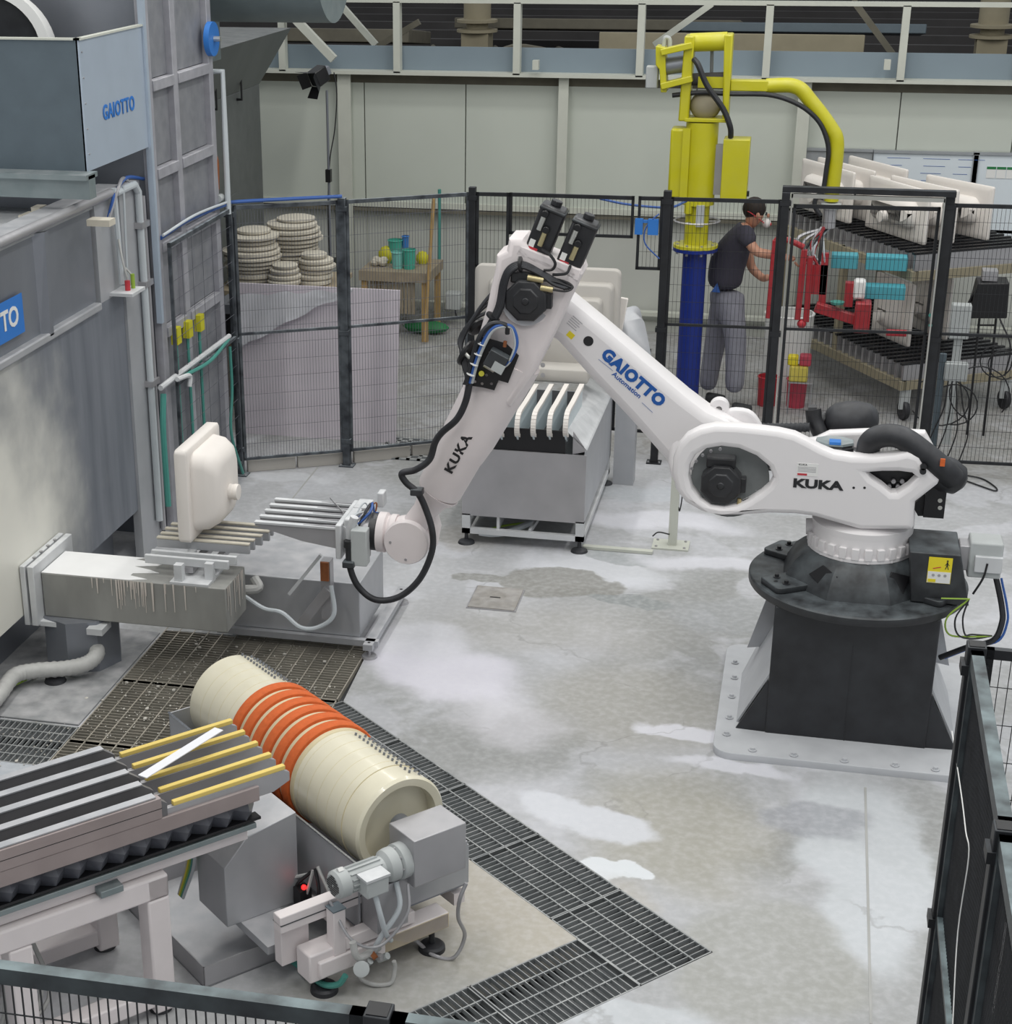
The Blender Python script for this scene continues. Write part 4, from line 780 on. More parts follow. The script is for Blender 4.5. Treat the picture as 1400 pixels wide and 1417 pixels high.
# valve bracket on the forearm
bp = [(640, 532), (655, 492), (664, 465), (700, 475), (718, 492), (703, 530), (690, 526), (684, 540), (668, 536)]
hl = lambda x, y, r=2.2: [(x+r*cos(a)*1.0, y+r*sin(a)) for a in [i*pi/4 for i in range(8)]]
br = plate('valve_bracket', 'black_plain', rb, YZ(YH-.05), pY(bp, YH-.05), .008, .001, holes=[pY(hl(*p), YH-.05) for p in ((657, 528), (667, 531), (680, 531), (673, 519), (678, 488))])
q = AY(689, 498, YH-.08); T = TM(q, (.88, 0, -.45), (.45, 0, .88)); MB().box(-.06, .05, -.05, .045, -.03, .04, T).build('valve_block', 'black_cast', br, bevel=.005); MB().box(-.01, .055, -.052, .0, .03, .045, T).build('valve_plate', 'plastic_grey', br)
MB().cyl(AY(670, 504, YH-.09), AY(684, 513, YH-.09), .014, 12).build('air_fitting', 'silver', br); MB().cyl(AY(666, 517, YH-.05), AY(666, 517, YH-.08), .016, 8).build('yellow_button', 'yellow', br)
MB().cyl(AY(699, 472, YH-.08), AY(698, 480, YH-.08), .01, 8).build('fitting', 'rust', br)
for k, m_ in enumerate(('black_rubber', 'wire_blue', 'plastic_grey')):
    MB().tube(crs([AY(647+k*3, 530, YH-.09), AY(655+k*3, 500, YH-.1), AY(668+k*3, 466+k*2, YH-.11), AY(685, 450+k*2.5, YH-.11), AY(702+k, 448+k*2, YH-.1), AY(714-k*2, 458, YH-.1), AY(717-k*2, 478, YH-.1), AY(705, 500, YH-.1), AY(694, 510, YH-.09)] if k else [AY(645, 532, YH-.09), AY(652, 500, YH-.1), AY(664, 465, YH-.11), AY(680, 448, YH-.1), AY(700, 450, YH-.1), AY(702, 462, YH-.09)]), .009 if k else .013, 8).build('air_hose', m_, br)
for k in range(4): q = AY(651+k*5, 518-k*14, YH-.105); MB().lathe([(.024, -.002), (.024, .002)], q, (.4, 0, 1), n=10).build('cable_tie', 'label_white', br)
MB().lathe([(.075, -.012), (.08, 0), (.075, .012)], AY(646, 488, YH+.0), (-.8, .2, .4), n=24).build('hose_reel', 'black_plain', rb)
MB().lathe([(.05, -.02), (.06, 0), (.05, .02)], AY(660, 452, YH+.1), (-.6, .4, .6), n=24).build('hose_reel', 'black_plain', rb)
for k in range(3): MB().tube(crs([AY(700-3*k, 385+20*k, YH+.1), AY(665-4*k, 425+8*k, YH+.05), AY(640-2*k, 470, YH+.02), AY(640+2*k, 500, YH-.03), AY(648, 528, YH-.06)]), .011, 8).build('cable', 'black_rubber', rb)
MB().tube(crs([AY(640, 485, YH-.05), AY(650, 495, YH-.07), AY(656, 492, YH-.08)]), .01, 8).build('pipe', 'silver', br)
# dress hose down to the gripper
hp = [(650, 528), (644, 556), (632, 580), (612, 598), (602, 612), (594, 636), (575, 650), (556, 655), (562, 668), (577, 681), (588, 702), (598, 735), (597, 765), (580, 802), (552, 826), (520, 830), (496, 812), (484, 784), (482, 752)]
ys_ = [YH-.07, YH-.08, YH-.08, YH-.06, YH-.05, YH-.05, YH-.05, YH-.05, YH-.04, YH-.03, YH-.02, YH-.02, YH-.02, YH-.02, YH-.02, YH-.02, YH-.02, YH-.02, YH-.02]
dh = MB().tube(crs([AY(x, y, yy) for (x, y), yy in zip(hp, ys_)], 8), .019, 14).build('dress_hose', 'black_rubber', rb)
for p_ in ((577, 680), (483, 780)): q = AY(*p_, YH-.03); MB().box(q.x-.035, q.x+.035, q.y-.03, q.y+.03, q.z-.02, q.z+.02).build('hose_clamp', 'black_cast', dh, bevel=.006)
# wrist
WYc = YH+.14
wc = AY(563, 746, WYc)
MB().ball(wc, .14, .14, .142, n=32).build('wrist_housing', 'robot_white_dusty', rb, ang=60)
q = AY(563, 749, WYc-.1); MB().lathe([(.134, 0), (.134, .02), (.126, .035), (.02, .04)], q+Vector((0, .0, 0)), (0, -1, 0), n=40).build('wrist_cover', 'robot_white_dusty', rb, ang=30)
for dx, dz in ((.0, -.1), (-.09, .0)): MB().cyl(q+Vector((dx, -.03, dz)), q+Vector((dx, -.04, dz)), .008, 8).build('screw', 'steel', rb)
MB().prism([AY(578, 705, WYc), AY(600, 712, WYc), AY(606, 735, WYc), AY(600, 765, WYc), AY(585, 760, WYc)], (0, .12, 0)).build('wrist_yoke', 'robot_white_dusty', rb, bevel=.02)
f0 = AY(549, 738, WYc); f1 = AY(519, 735, WYc)
MB().lathe([(.112, 0), (.112, .03), (.1, .05), (.118, .06), (.118, .105)], f0, f1-f0, n=36).build('wrist_flange', 'robot_white_dusty', rb, ang=30)
MB().lathe([(.105, .1), (.112, .11), (.112, .15)], f0, f1-f0, n=36).build('tool_changer', 'black_motor', rb, ang=30)
MB().lathe([(.09, .15), (.09, .22)], f0, f1-f0, n=36).build('tool_adapter', 'steel', rb, ang=30)
# gripper: back plate, five tapered tines, valve boxes
gx = AY(467, 750, 8.85).x; gy0, gy1 = 8.80, 9.24; gz1 = AY(464, 727, gy0).z; gz0 = gz1-.21
gp = MB().box(gx, gx+.035, gy0, gy1, gz0, gz1).build('gripper_plate', 'steel_white', rb, bevel=.006)
MB().box(gx+.035, gx+.1, 8.86, 9.12, gz0+.03, gz1+.02).build('gripper_block', 'steel_white', rb, bevel=.01)
for y in (gy0+.05, gy1-.1, 9.0): MB().prism([(gx+.035, y, gz1-.02), (gx+.035, y, gz0+.02), (gx+.13, y, (gz0+gz1)/2)], (0, .012, 0)).build('stiffener', 'steel_white', rb)
for k in range(5):
    y = gy0+.015+k*.098; xl = gx-.49
    MB().prism([(xl, y, gz1-.03), (gx, y, gz1-.01), (gx, y, gz1-.15), (xl+.28, y, gz1-.12), (xl, y, gz1-.045)], (0, .012, 0)).build('tine', 'steel', rb)
    MB().box(xl, gx, y-.012, y+.022, gz1-.03, gz1-.018).build('tine_cap', 'steel_white', rb)
MB().beam((gx-.15, gy1, gz1-.0), (gx, gy0+.2, gz1+.0), .004, .01).build('stay', 'steel', rb)
q = AY(499, 752, 8.82); vb = MB().box(q.x-.045, q.x+.05, 8.76, 8.84, q.z-.12, q.z+.1).build('valve_box', 'plastic_grey', rb, bevel=.006)
MB().box(q.x-.03, q.x+.04, 8.84, 8.9, q.z-.1, q.z+.06).build('valve_mount', 'steel', vb)
q = AY(484, 735, 8.82); MB().tube([q+Vector((0, 0, -.07)), q, q+Vector((.03, 0, .09))], .025, 12).build('hose_end', 'steel_white', rb)
MB().cyl(AY(482, 757, YH-.02), AY(482, 748, YH-.02), .028, 14).build('hose_nut', 'print_black', rb)
r3 = random.Random(9)
for k in range(9):
    s = [AY(492+r3.uniform(-6, 10), 745-r3.uniform(0, 25), 8.85), AY(502+r3.uniform(-12, 12), 715+r3.uniform(-8, 8), 8.9), AY(512+r3.uniform(-6, 10), 700+r3.uniform(-6, 22), 9.0), AY(520+r3.uniform(-8, 4), 715+r3.uniform(-8, 25), 8.95)]
    MB().tube(crs(s), .005+.003*(k % 2), 6).build('small_hose', ('wire_blue', 'pvc', 'black_rubber', 'steel', 'rust')[k % 5], rb)
q = AY(527, 690, 9.1); MB().box(q.x-.02, q.x+.02, 9.08, 9.16, q.z-.05, q.z+.04).build('sensor', 'steel_white', rb, bevel=.006)
q = AY(505, 705, 9.1); MB().box(q.x-.06, q.x+.03, 9.05, 9.2, q.z-.02, q.z+.03).build('bracket', 'steel_white', rb, bevel=.006); MB().box(q.x-.05, q.x+.0, 9.0, 9.06, q.z-.03, q.z+.01).build('fitting', 'rust', rb)
# ---------------------------------------------------------------- basin stand and basin
sx = AY(262, 800, DYf+.12).x; zt_ = .79
ss_ = thing('slatted_stand', 'worn whitish slatted stand on the box duct, under the upright washbasin', 'stand', (sx, DYf+.18, zt1))
for x, y in ((sx-.03, DYf+.04), (sx+.14, DYf+.1), (sx-.03, DYf+.26)):
    MB().box(x-.025, x+.025, y-.025, y+.025, zt1, zt_-.05).build('post', 'steel_white', ss_)
MB().box(sx-.08, sx+.16, DYf+.0, DYf+.32, zt1, zt1+.015).build('base_plate', 'steel_white', ss_)
for k, (p0, p1, Y) in enumerate((((200, 761), (316, 768), 8.76), ((209, 748), (327, 760), 8.84), ((217, 734), (345, 742), 8.93), ((222, 724), (352, 735), 9.0), ((228, 714), (362, 722), 9.08), ((236, 706), (372, 711), 9.16), ((250, 698), (377, 700), 9.25))):
    a_ = AY(*p0, Y); b_ = AY(*p1, Y); z = zt_+.0
    MB().box(a_.x, b_.x, Y-.012, Y+.012, z-.055+(-.04 if k < 2 else 0), z+(-.04 if k < 2 else 0)).build('slat', 'steel_white' if k < 2 else 'steel_pale', ss_, bevel=.005)
    if k >= 2: MB().box(a_.x+.0, b_.x, Y-.016, Y+.016, z, z+.012).build('slat_pad', 'plaster', ss_, bevel=.003)
MB().box(sx-.02, sx+.03, 8.74, 9.27, zt_-.13, zt_-.096).build('cross_rail', 'steel', ss_); MB().box(sx+.1, sx+.14, 8.74, 9.27, zt_-.13, zt_-.096).build('cross_rail', 'steel', ss_)
def washbasin(name, label, T, W=.30, H=.26, m='ceramic', rim=.09, bowl=.17, group=None, drain=True, rc=.05, bw=.0):
    """local frame: x,y in the rim plane, z = direction of the underside"""
    t = thing(name, label, 'washbasin', T.translation, group=group)
    mb = MB(); loft_rr(mb, T, [(0, 0, 0, W-rc/4, H-rc/4, rc), (rc/4, 0, 0, W, H, rc), (rim-rc/4, 0, 0, W, H, rc), (rim, 0, 0, W-rc/4, H-rc/4, rc), (rim, 0, 0, W-.05, H-.05, rc)]); mb.build('rim_slab', m, t, ang=50)
    W -= bw; H -= bw; mb = MB(); loft_rr(mb, T, [(rim-.01, 0, .0, W-.055, H-.04, .08), (rim+bowl*.5, 0, 0, W-.065, H-.05, .09), (rim+bowl*.85, 0, 0, W-.09, H-.08, .1), (rim+bowl, 0, 0, W-.13, H-.12, .09), (rim+bowl+.005, 0, 0, W-.16, H-.15, .07)], 6); mb.build('bowl', m, t, ang=70)
    if drain: MB().lathe([(.05, 0), (.045, .03), (.05, .035), (.048, .06), (.03, .062)], T @ Vector((0, -.05, rim+bowl)), T.to_3x3() @ Vector((0, 0, 1)), n=24).build('drain_stub', m, t, ang=50)
    return t
bx_ = AY(250, 737, 8.8).x
T = TM((bx_-.03, 9.13, zt_+.012+.295), (0, 1, 0), (0, 0, 1))
washbasin('washbasin', 'white unglazed washbasin standing on edge on the slatted stand beside the booth', T, .3, .29, rc=.03, rim=.078, bowl=.15)
# ================================================================ WATER TANK IN THE MIDDLE
MX0, MX1, MY0, MY1 = -2.24, -1.36, 11.2, 12.75
tk = thing('slatted_tank', 'grey stainless tank with five white-edged blades and levelling feet, behind the forearm', 'tank', ((MX0+MX1)/2, 11.95, 0))
zf = AY(720, 625, MY0).z
MB().box(MX0, MX1, MY0, MY0+.015, .22, zf).build('front_panel', 'steel', tk, smooth=False)
MB().box(MX0, MX0+.015, MY0+.015, MY1, .22, zf+.02).build('side_panel', 'steel_pale', tk, smooth=False)
a = AX(812, 624, MX1); b = AX(844, 551, MX1)
MB().prism([(MX1-.015, MY0+.015, .22), (MX1-.015, MY1, .22), (MX1-.015, MY1, a.z-.02), (MX1-.015, MY0+.015, a.z)], (.015, 0, 0)).build('side_panel', 'steel_pale', tk, smooth=False)
MB().box(MX0, MX1, MY1, MY1+.015, .22, zf).build('back_panel', 'steel_pale', tk)
p = [AY(784, 597, MY0+.02), Vector((MX1+.0, MY0+.02, a.z)), Vector((MX1, MY1, a.z-.02)), AY(815, 523, MY1)]
MB().prism(p, (-.008, 0, .012)).build('sloped_cover', 'steel_white', tk, smooth=False)
MB().box(MX0+.02, AY(782, 600, MY0).x, MY0+.02, MY0+.03, zf-.02, AY(784, 597, MY0+.02).z).build('rubber_curtain', 'black_plain', tk)
MB().box(MX0+.02, MX1-.1, MY0+.05, MY1-.1, .5, .62).build('tank_floor', 'pit', tk)
MB().prism([(MX1-.1, MY0+.02, zf), (MX1-.0, MY0+.02, a.z-.005), (MX1-.1, MY0+.02, AY(784, 597, MY0+.02).z)], (0, .01, 0)).build('corner_plate', 'steel', tk)
for k in range(5):
    q = AY(693+22.3*k, 604, MY0-.02); x = q.x; qb = AY(722+21*k-1, 533, 11.95); dx = qb.x-x
    prof = [(-.02, q.z-.0), (-.03, q.z+.06), (.02, q.z+.14), (.75, qb.z), (.75, q.z-.1), (.05, q.z-.06), (.0, q.z-.02)]
    bl = MB().prism([(x+dx*max(0, y)/.75-.006, MY0+y, z) for y, z in prof], (.012, 0, 0)).build('blade', 'blade_face', tk)
    pr = crs([(x+dx*max(0, y)/.75, MY0+y, z) for y, z in [(.03, q.z-.01), (-.02, q.z+.02), (-.03, q.z+.08), (.04, q.z+.15), (.3, q.z+.15+(qb.z-q.z-.15)*.37), (.75, qb.z)]], 4)
    mb = MB()
    for u_, v_ in zip(pr, pr[1:]): mb.beam(u_, v_, .034, .022, (1, 0, 0) if 0 else (0, .3, 1))
    mb.build('white_edge', 'ceramic', bl)
for x, y in ((MX0+.03, MY0+.02), (MX1-.03, MY0+.02), (MX1-.03, MY1-.05), (MX0+.03, MY1-.05)):
    MB().box(x-.03, x+.03, y-.02, y+.03, .08, .23).build('leg', 'steel_white', tk)
    MB().lathe([(.062, 0), (.055, .015), (.015, .03), (.012, .09)], (x, y, 0), n=20).build('foot', 'black_rubber', tk)
MB().box(MX0, MX1, MY0, MY0+.04, .08, .12).build('frame_rail', 'steel_white', tk); MB().box(MX0, MX1, MY1-.04, MY1, .08, .12).build('frame_rail', 'steel_white', tk)
for x in (MX0, MX1-.04): MB().box(x, x+.04, MY0, MY1, .08, .12).build('frame_rail', 'steel_white', tk)
MB().beam((-1.75, MY0+.03, .12), (-1.68, MY0+.4, .2), .02, .03).build('brace', 'steel_white', tk); MB().box(MX0+.25, MX0+.27, MY0+.02, MY0+.6, .12, .22).build('brace', 'steel_white', tk)
MB().tube(crs([AY(663, 737, 11.22), AY(680, 739, 11.24), AY(700, 737, 11.27), AY(718, 730, 11.35), AY(738, 722, 11.5)]), .022, 10).build('hose', 'pvc', tk)
MB().tube(crs([AY(670, 734, 11.3), AY(700, 727, 11.4), AY(738, 722, 11.6)]), .008, 6).build('cable', 'wire_green', tk)
# washbasin standing on the blades
q = AY(767, 528, 11.75)
t = thing('washbasin', 'pale grey stepped washbasin with double lip, resting on the tank blades behind the robot', 'washbasin', (q.x, 11.95, q.z))
def bas(name, x0, x1, y0, y1, Y, d, r=.08, m='ceramic_grey', tp=.03):
    a = AY(x0, y0, Y); b = AY(x1, y1, Y); hu = (b.x-a.x)/2; hv = (a.z-b.z)/2; T = TM(((a.x+b.x)/2, Y, (a.z+b.z)/2), (1, 0, 0), (0, 0, 1))
    mb = MB(); loft_rr(mb, T, [(-d, 0, 0, hu+tp, hv+tp, r), (-.008, 0, 0, hu, hv, r), (0, 0, 0, hu-.008, hv-.008, r-.004)]); return mb.build(name, m, t, ang=60)
bas('rim_slab', 657, 853, 366, 522, 12.45, .07, .05, tp=.0); bas('middle_step', 676, 842, 389, 520, 12.37, .08, .045, tp=.012); bas('inner_step', 700, 827, 411, 515, 12.3, .07, .04, tp=.012)
bas('apron', 706, 800, 452, 512, 12.2, .12, .04, tp=.03); bas('lower_lip', 694, 813, 507, 532, 12.0, .26, .02, tp=.0)
for p_ in ((751, 505), (751, 519)): q = AY(*p_, 11.95); MB().lathe([(.014, 0), (.018, .004), (.01, .005)], q, (0, -1, 0), n=12).build('screw', 'steel', t)
q = AY(757, 477, 12.05); MB().lathe([(.03, 0), (.03, .008), (.015, .01)], q, (0, -1, 0), n=16).build('drain_boss', 'ceramic_grey', t)
t = thing('washbasin', 'dark grey washbasin leaning beside the fence post, right of the stepped basin', 'washbasin', AY(870, 500, 12.6))
a = AY(860, 415, 12.6); T = TM(AY(868, 470, 12.75), (.75, .55, .12), (-.25, .1, .95)); mb = MB(); loft_rr(mb, T, [(-.1, 0, 0, .16, .22, .05), (0, 0, 0, .16, .24, .06), (.02, 0, 0, .12, .2, .05), (.1, .03, -.02, .09, .17, .05)]); mb.build('body', 'steel_pale', t, ang=60)
MB().beam(AY(852, 475, 12.6), AY(864, 412, 12.6), .03, .06).build('rim', 'ceramic', t, bevel=.008)
q = AY(866, 505, 12.75); MB().box(q.x-.06, q.x+.1, 12.7, 12.85, .0, q.z+.05).build('rest', 'steel_pale', t)
# barrier post in front of it
q = AZ(930, 755); t = thing('barrier_post', 'pale square steel post with bolted foot plate, beside the robot shoulder', 'post', q)
MB().box(q.x-.03, q.x+.03, q.y-.03, q.y+.03, .01, .78).build('post', 'truss', t); fp = MB().box(q.x-.14, q.x+.12, q.y-.1, q.y+.09, 0, .012).build('foot_plate', 'truss', t)
for dx in (-.11, .09):
    for dy in (-.07, .06): MB().cyl((q.x+dx, q.y+dy, .012), (q.x+dx, q.y+dy, .02), .01, 6).build('bolt', 'steel', t)
MB().tube(crs([(q.x+.04, q.y, .7), (q.x+.05, q.y, .4), (q.x+.04, q.y-.02, .28), (q.x+.03, q.y-.01, .3)]), .005, 6).build('cable', 'print_black', t); MB().tube(crs([(q.x-.02, q.y-.04, .1), (q.x-.1, q.y-.04, .11), (q.x-.14, q.y-.05, .08)]), .005, 6).build('cable', 'print_black', t)
o = MB().beam(AZ(806, 756, .012), AZ(903, 764, .012), .05, .02).build('floor_strip', 'truss', None); tag(o, 'narrow steel floor strip between the tank foot and barrier post', 'strip')
# ================================================================ DRUM MACHINE (local axes A2 along drum, P2 across)
def D(a, p, z): v = A2*a+P2*p; return Vector((v.x, v.y, z))
def DM(): return Matrix(((A2.x, P2.x, 0, 0), (A2.y, P2.y, 0, 0), (0, 0, 1, 0), (0, 0, 0, 1)))
TD = DM()
def inD(px, py, z): v = AZ(px, py, z); return v.dot(A2), v.dot(P2)
DZ = .6; dp = 3.67; dr = .235; dA0, dA1 = -6.9, -5.36
dm = thing('drum_washer', 'cream plastic drum with orange bands turning in a stainless trough with motor', 'machine', D(-6.1, dp, 0))
dprof = [(.05, 0), (dr-.06, 0), (dr-.05, -.03+.03), (dr, .0), (dr, .1), (dr-.01, .11)]
dd = MB().lathe([(.1, .06), (dr-.05, .06), (dr-.04, -.0), (dr-.01, -.005), (dr, .01), (dr, 1.53), (dr-.01, 1.545), (dr-.045, 1.54), (dr-.05, 1.48), (.05, 1.48)], D(dA0, dp, DZ), A2, n=72).build('drum', 'drum_cream', dm, ang=30)
for a in (.12, .2, .28, .36, .44): MB().lathe([(dr+.0, -.0015), (dr+.0012, 0), (dr, .0015)], D(dA0+a, dp, DZ), A2, n=56, cap=False).build('seam', 'drum_seam', dd)
for a in (1.05, 1.13, 1.21, 1.29, 1.37, 1.42): MB().lathe([(dr+.0, -.0015), (dr+.0012 if a < 1.4 else dr+.004, 0), (dr, .0015)], D(dA0+a, dp, DZ), A2, n=56, cap=False).build('seam', 'drum_seam', dd)
for k in range(6):
    a = dA0+.43+k*.098; MB().lathe([(dr-.002, 0), (dr+.016, .004), (dr+.02, .012), (dr+.02, .052), (dr+.014, .06), (dr-.002, .062)], D(a, dp, DZ), A2, n=64, cap=False).build('orange_band', 'band_orange', dm, ang=40)
    MB().lathe([(dr, .0), (dr+.004, .004), (dr+.004, .028), (dr, .032)], D(a+.064, dp, DZ), A2, n=64, cap=False).build('belt', 'drum_seam', dm)
u_, v_, w_ = P2, Vector((0, 0, 1)), A2
for (s0, s1, n) in ((.02, .34, 12), (1.07, 1.5, 14)):
    for i in range(n):
        for j, an in enumerate((72, 60, 48)):
            a = dA0+s0+(s1-s0)*i/(n-1)+(.01 if j == 1 else 0); d = u_*cos(radians(an))+v_*sin(radians(an)); c = D(a, dp, DZ)
            MB().cyl(c+d*dr, c+d*(dr+.012), .006, 6).build('stud', 'steel_dark', dd)
# trough
zt = .56; p0, p1 = 3.37, 3.97; a0, a1 = -7.0, -5.27
MB().box(a0, a1+.02, p0, p0+.008, .24, zt, TD).build('trough_side', 'steel_pale', dm, smooth=False); MB().box(a0, a1, p1, p1+.008, .24, zt-.12, TD).build('trough_side', 'steel_pale', dm, smooth=False)
MB().box(a0, a0+.008, p0, p1, .24, zt, TD).build('trough_end', 'steel_pale', dm, smooth=False); MB().box(a0, a1, p0, p1, .232, .24, TD).build('trough_floor', 'steel_dark', dm); MB().box(a1-.008, a1, p0, p1, .24, zt-.1, TD).build('trough_end', 'steel_pale', dm)
MB().box(a0, a1+.02, p0-.006, p0+.004, zt-.0, zt+.006, TD).build('trough_lip', 'steel_mirror', dm)
# gearbox cover
ga0, ga1, gp0, gp1, gz0, gz1 = -5.27, -5.08, 3.545, 3.82, .47, .70
gb = MB().box(ga0, ga1, gp0, gp1, gz0, gz1, TD).build('gearbox_cover', 'steel', dm, bevel=.004)
MB().box(ga0, ga1-.05, gp0-.16, gp0, .27, .5, TD).build('lower_cover', 'steel', dm); MB().cyl(D(dA1-.02, dp, DZ), D(ga0, dp, DZ), .05, 20).build('drive_shaft', 'steel_dark', dm)
ma, mz = -5.16, .575
mo = MB().lathe([(.01, 0), (.05, .0), (.062, .012), (.064, .06), (.058, .065)], D(ma, gp0-.36, mz), P2, n=32).build('fan_cowl', 'plastic_grey', dm, ang=40)
mb = MB()
for i in range(-4, 5):
    for j in range(-4, 5):
        if i*i+j*j < 18 and (i or j): mb.box(ma+i*.0105-.0036, ma+i*.0105+.0036, gp0-.3615, gp0-.3598, mz+j*.0105-.0036, mz+j*.0105+.0036, TD)
mb.build('fan_grille', 'black_plain', mo, smooth=False)['kind'] = 'stuff'
MB().cyl(D(ma, gp0-.295, mz), D(ma, gp0-.1, mz), .05, 24).build('motor_body', 'plastic_grey', dm)
for i in range(14):
    an = 2*pi*i/14; d = A2*cos(an)+Vector((0, 0, 1))*sin(an); c = D(ma, 0, mz); MB().beam(D(ma, gp0-.29, mz)+d*.052, D(ma, gp0-.13, mz)+d*.052, .005, .012, d).build('cooling_fin', 'plastic_grey', dm)
MB().lathe([(.045, -.12), (.07, -.1), (.075, -.08), (.075, -.055), (.06, -.05), (.08, -.04), (.08, .0)], D(ma, gp0, mz), P2, n=32).build('gear_flange', 'plastic_grey', dm, ang=30)
for i in range(8):
    an = 2*pi*i/8; d = A2*cos(an)+Vector((0, 0, 1))*sin(an); MB().cyl(D(ma, gp0-.052, mz)+d*.068, D(ma, gp0-.042, mz)+d*.068, .006, 6).build('bolt', 'steel', dm)
tb = MB().box(ma+.03, ma+.11, gp0-.26, gp0-.15, mz-.05, mz+.03, TD).build('terminal_box', 'plastic_grey', dm, bevel=.006); MB().box(ma+.028, ma+.115, gp0-.265, gp0-.145, mz+.03, mz+.042, TD).build('lid', 'steel_white', tb)
q = D(ma-.045, gp0-.32, mz+.05); MB().cyl(D(ma-.0, gp0-.335, mz+.0645), D(ma-.0, gp0-.31, mz+.0645), .012, 4).build('name_plate', 'label_white', mo)
# frame, feet
fa = -5.225
MB().box(fa-.05, fa+.05, 3.12, 3.8, .12, .2, TD).build('foot_beam', 'frame_white', dm, bevel=.006)
MB().box(fa-.05, fa+.05, 3.45, 3.8, .121, .199, TD).build('foot_block', 'frame_cream', dm, bevel=.004)
MB().box(fa-.08, fa+.03, 3.08, 3.28, .1, .24, TD).build('corner_block', 'frame_white', dm, bevel=.008); MB().box(fa-.16, fa-.1, 3.02, 3.16, .14, .36, TD).build('side_bracket', 'frame_white', dm, bevel=.004)
MB().box(fa-.09, fa-.03, 2.98, 3.6, .36, .44, TD).build('cross_rail', 'frame_white', dm, bevel=.004); MB().box(fa-.093, fa-.027, 2.98, 3.6, .398, .402, TD).build('rail_groove', 'black_cast', dm)
MB().box(fa-.02, fa+.04, 3.2, 3.26, .2, .42, TD).build('upright', 'frame_white', dm, bevel=.003); MB().box(fa-.023, fa+.043, 3.197, 3.263, .42, .425, TD).build('upright_cap', 'galva_dark', dm)
MB().box(fa-.02, fa+.04, 3.26, 3.62, .21, .27, TD).build('cross_rail', 'frame_white', dm, bevel=.003); MB().box(fa-.04, fa+.02, 3.5, 3.56, .2, .5, TD).build('upright', 'frame_white', dm)
MB().box(fa-1.8, fa-.05, 3.36, 3.42, .14, .2, TD).build('side_rail', 'frame_white', dm); MB().box(fa-1.8, fa-.05, 3.9, 3.96, .14, .2, TD).build('side_rail', 'frame_white', dm)
for a, p in ((fa-.02, 3.18), (fa, 3.74), (fa-1.7, 3.4), (fa-1.7, 3.9)):
    c = D(a, p, 0); MB().lathe([(.062, 0), (.06, .02), (.05, .03), (.015, .035), (.012, .13)], c, n=24).build('levelling_foot', 'black_rubber', dm)
r4 = random.Random(4)
MB().lathe([(.035, 0), (.035, .02), (.03, .022), (.002, .021)], D(fa+.14, 3.27, .17), (A2*.8+Vector((0, 0, .5))-P2*.5), n=24).build('pressure_gauge', 'plastic_grey', dm)
for k in range(5): MB().cyl(D(fa+.09+r4.uniform(-.02, .03), 3.28+k*.03, .15+r4.uniform(-.03, .05)), D(fa+.12, 3.3+k*.03, .18+r4.uniform(-.03, .03)), .016, 10).build('fitting', ('steel', 'plastic_grey', 'rust')[k % 3], dm)
def hose(name, pts, r, m): return MB().tube(crs(pts, 7), r, 10).build(name, m, dm)
hose('cable', [D(ma+.07, gp0-.2, mz-.05), D(ma+.1, gp0-.19, .42), D(ma+.08, gp0-.15, .3), D(fa+.1, 3.45, .22)], .012, 'pvc')
hose('cable', [D(ga1-.05, gp0-.06, .5), D(ga1, gp0-.08, .4), D(ga1-.02, gp0-.16, .28), D(fa+.1, 3.36, .2)], .012, 'pvc')
hose('cable', [D(ga1-.02, gp0-.02, .49), D(ga1+.03, gp0-.06, .38), D(ga1-.0, gp0-.18, .25), D(ga1-.05, 3.25, .3), D(fa-.02, 3.22, .44)], .007, 'steel')
hose('cable', [D(ga1-.03, gp0-.3, .3), D(ga1-.02, gp0-.28, .22), D(fa+.08, 3.4, .19)], .016, 'hose_grey')
hose('cable', [AZ(645, 1222, .44), AZ(636, 1245, .36), AZ(634, 1270, .25), AZ(643, 1295, .12), AZ(628, 1325, .015), AZ(600, 1322, .01), AZ(575, 1302, .05), AZ(555, 1297, .14)], .009, 'steel')
hose('cable', [AZ(494, 1330, .12), AZ(496, 1350, .04), AZ(515, 1362, .015), AZ(540, 1360, .015), AZ(546, 1340, .08), AZ(545, 1330, .12)], .01, 'hose_grey')
hose('teal_hose', [AZ(398, 1325, .02), AZ(425, 1345, .03), AZ(447, 1362, .05), AZ(468, 1362, .07), AZ(478, 1350, .12)], .014, 'hose_teal')
# splash guard box, sensor with red light between conveyor and trough
t = thing('chip_guard', 'streaked stainless splash guard box between the slat conveyor and the drum trough', 'guard', D(-5.85, 3.15, 0))
A_ = [inD(300, 1165, .55), inD(385, 1120, .55), inD(322, 1185, .5)]
g = [D(-5.86, 2.93, .54), D(-5.86, 3.27, .66), D(-5.64, 3.27, .66), D(-5.6, 2.98, .54)]
MB().prism([D(-5.9, 2.93, .2), D(-5.9, 2.93, .5), D(-5.9, 3.05, .62), D(-5.9, 3.3, .66), D(-5.9, 3.3, .2)], A2*.26).build('guard_box', 'steel_pale', t, bevel=.004)
MB().box(-5.9, -5.41, 3.0, 3.2, .16, .2, TD).build('base_plate', 'steel_pale', t)
MB().box(-5.62, -5.56, 3.26, 3.32, .2, .3, TD).build('sensor', 'black_plain', t); MB().ball(D(-5.56, 3.28, .32), .012, n=10).build('indicator', 'led_red', t)
for k in range(5): MB().tube(crs([D(-5.7+.05*k, 3.3, .2), D(-5.68+.06*k, 3.26+.02*k, .3), D(-5.6+.02*k, 3.33, .35+.02*k)]), .008, 6).build('cable', ('hose_grey', 'print_black')[k % 2], t)
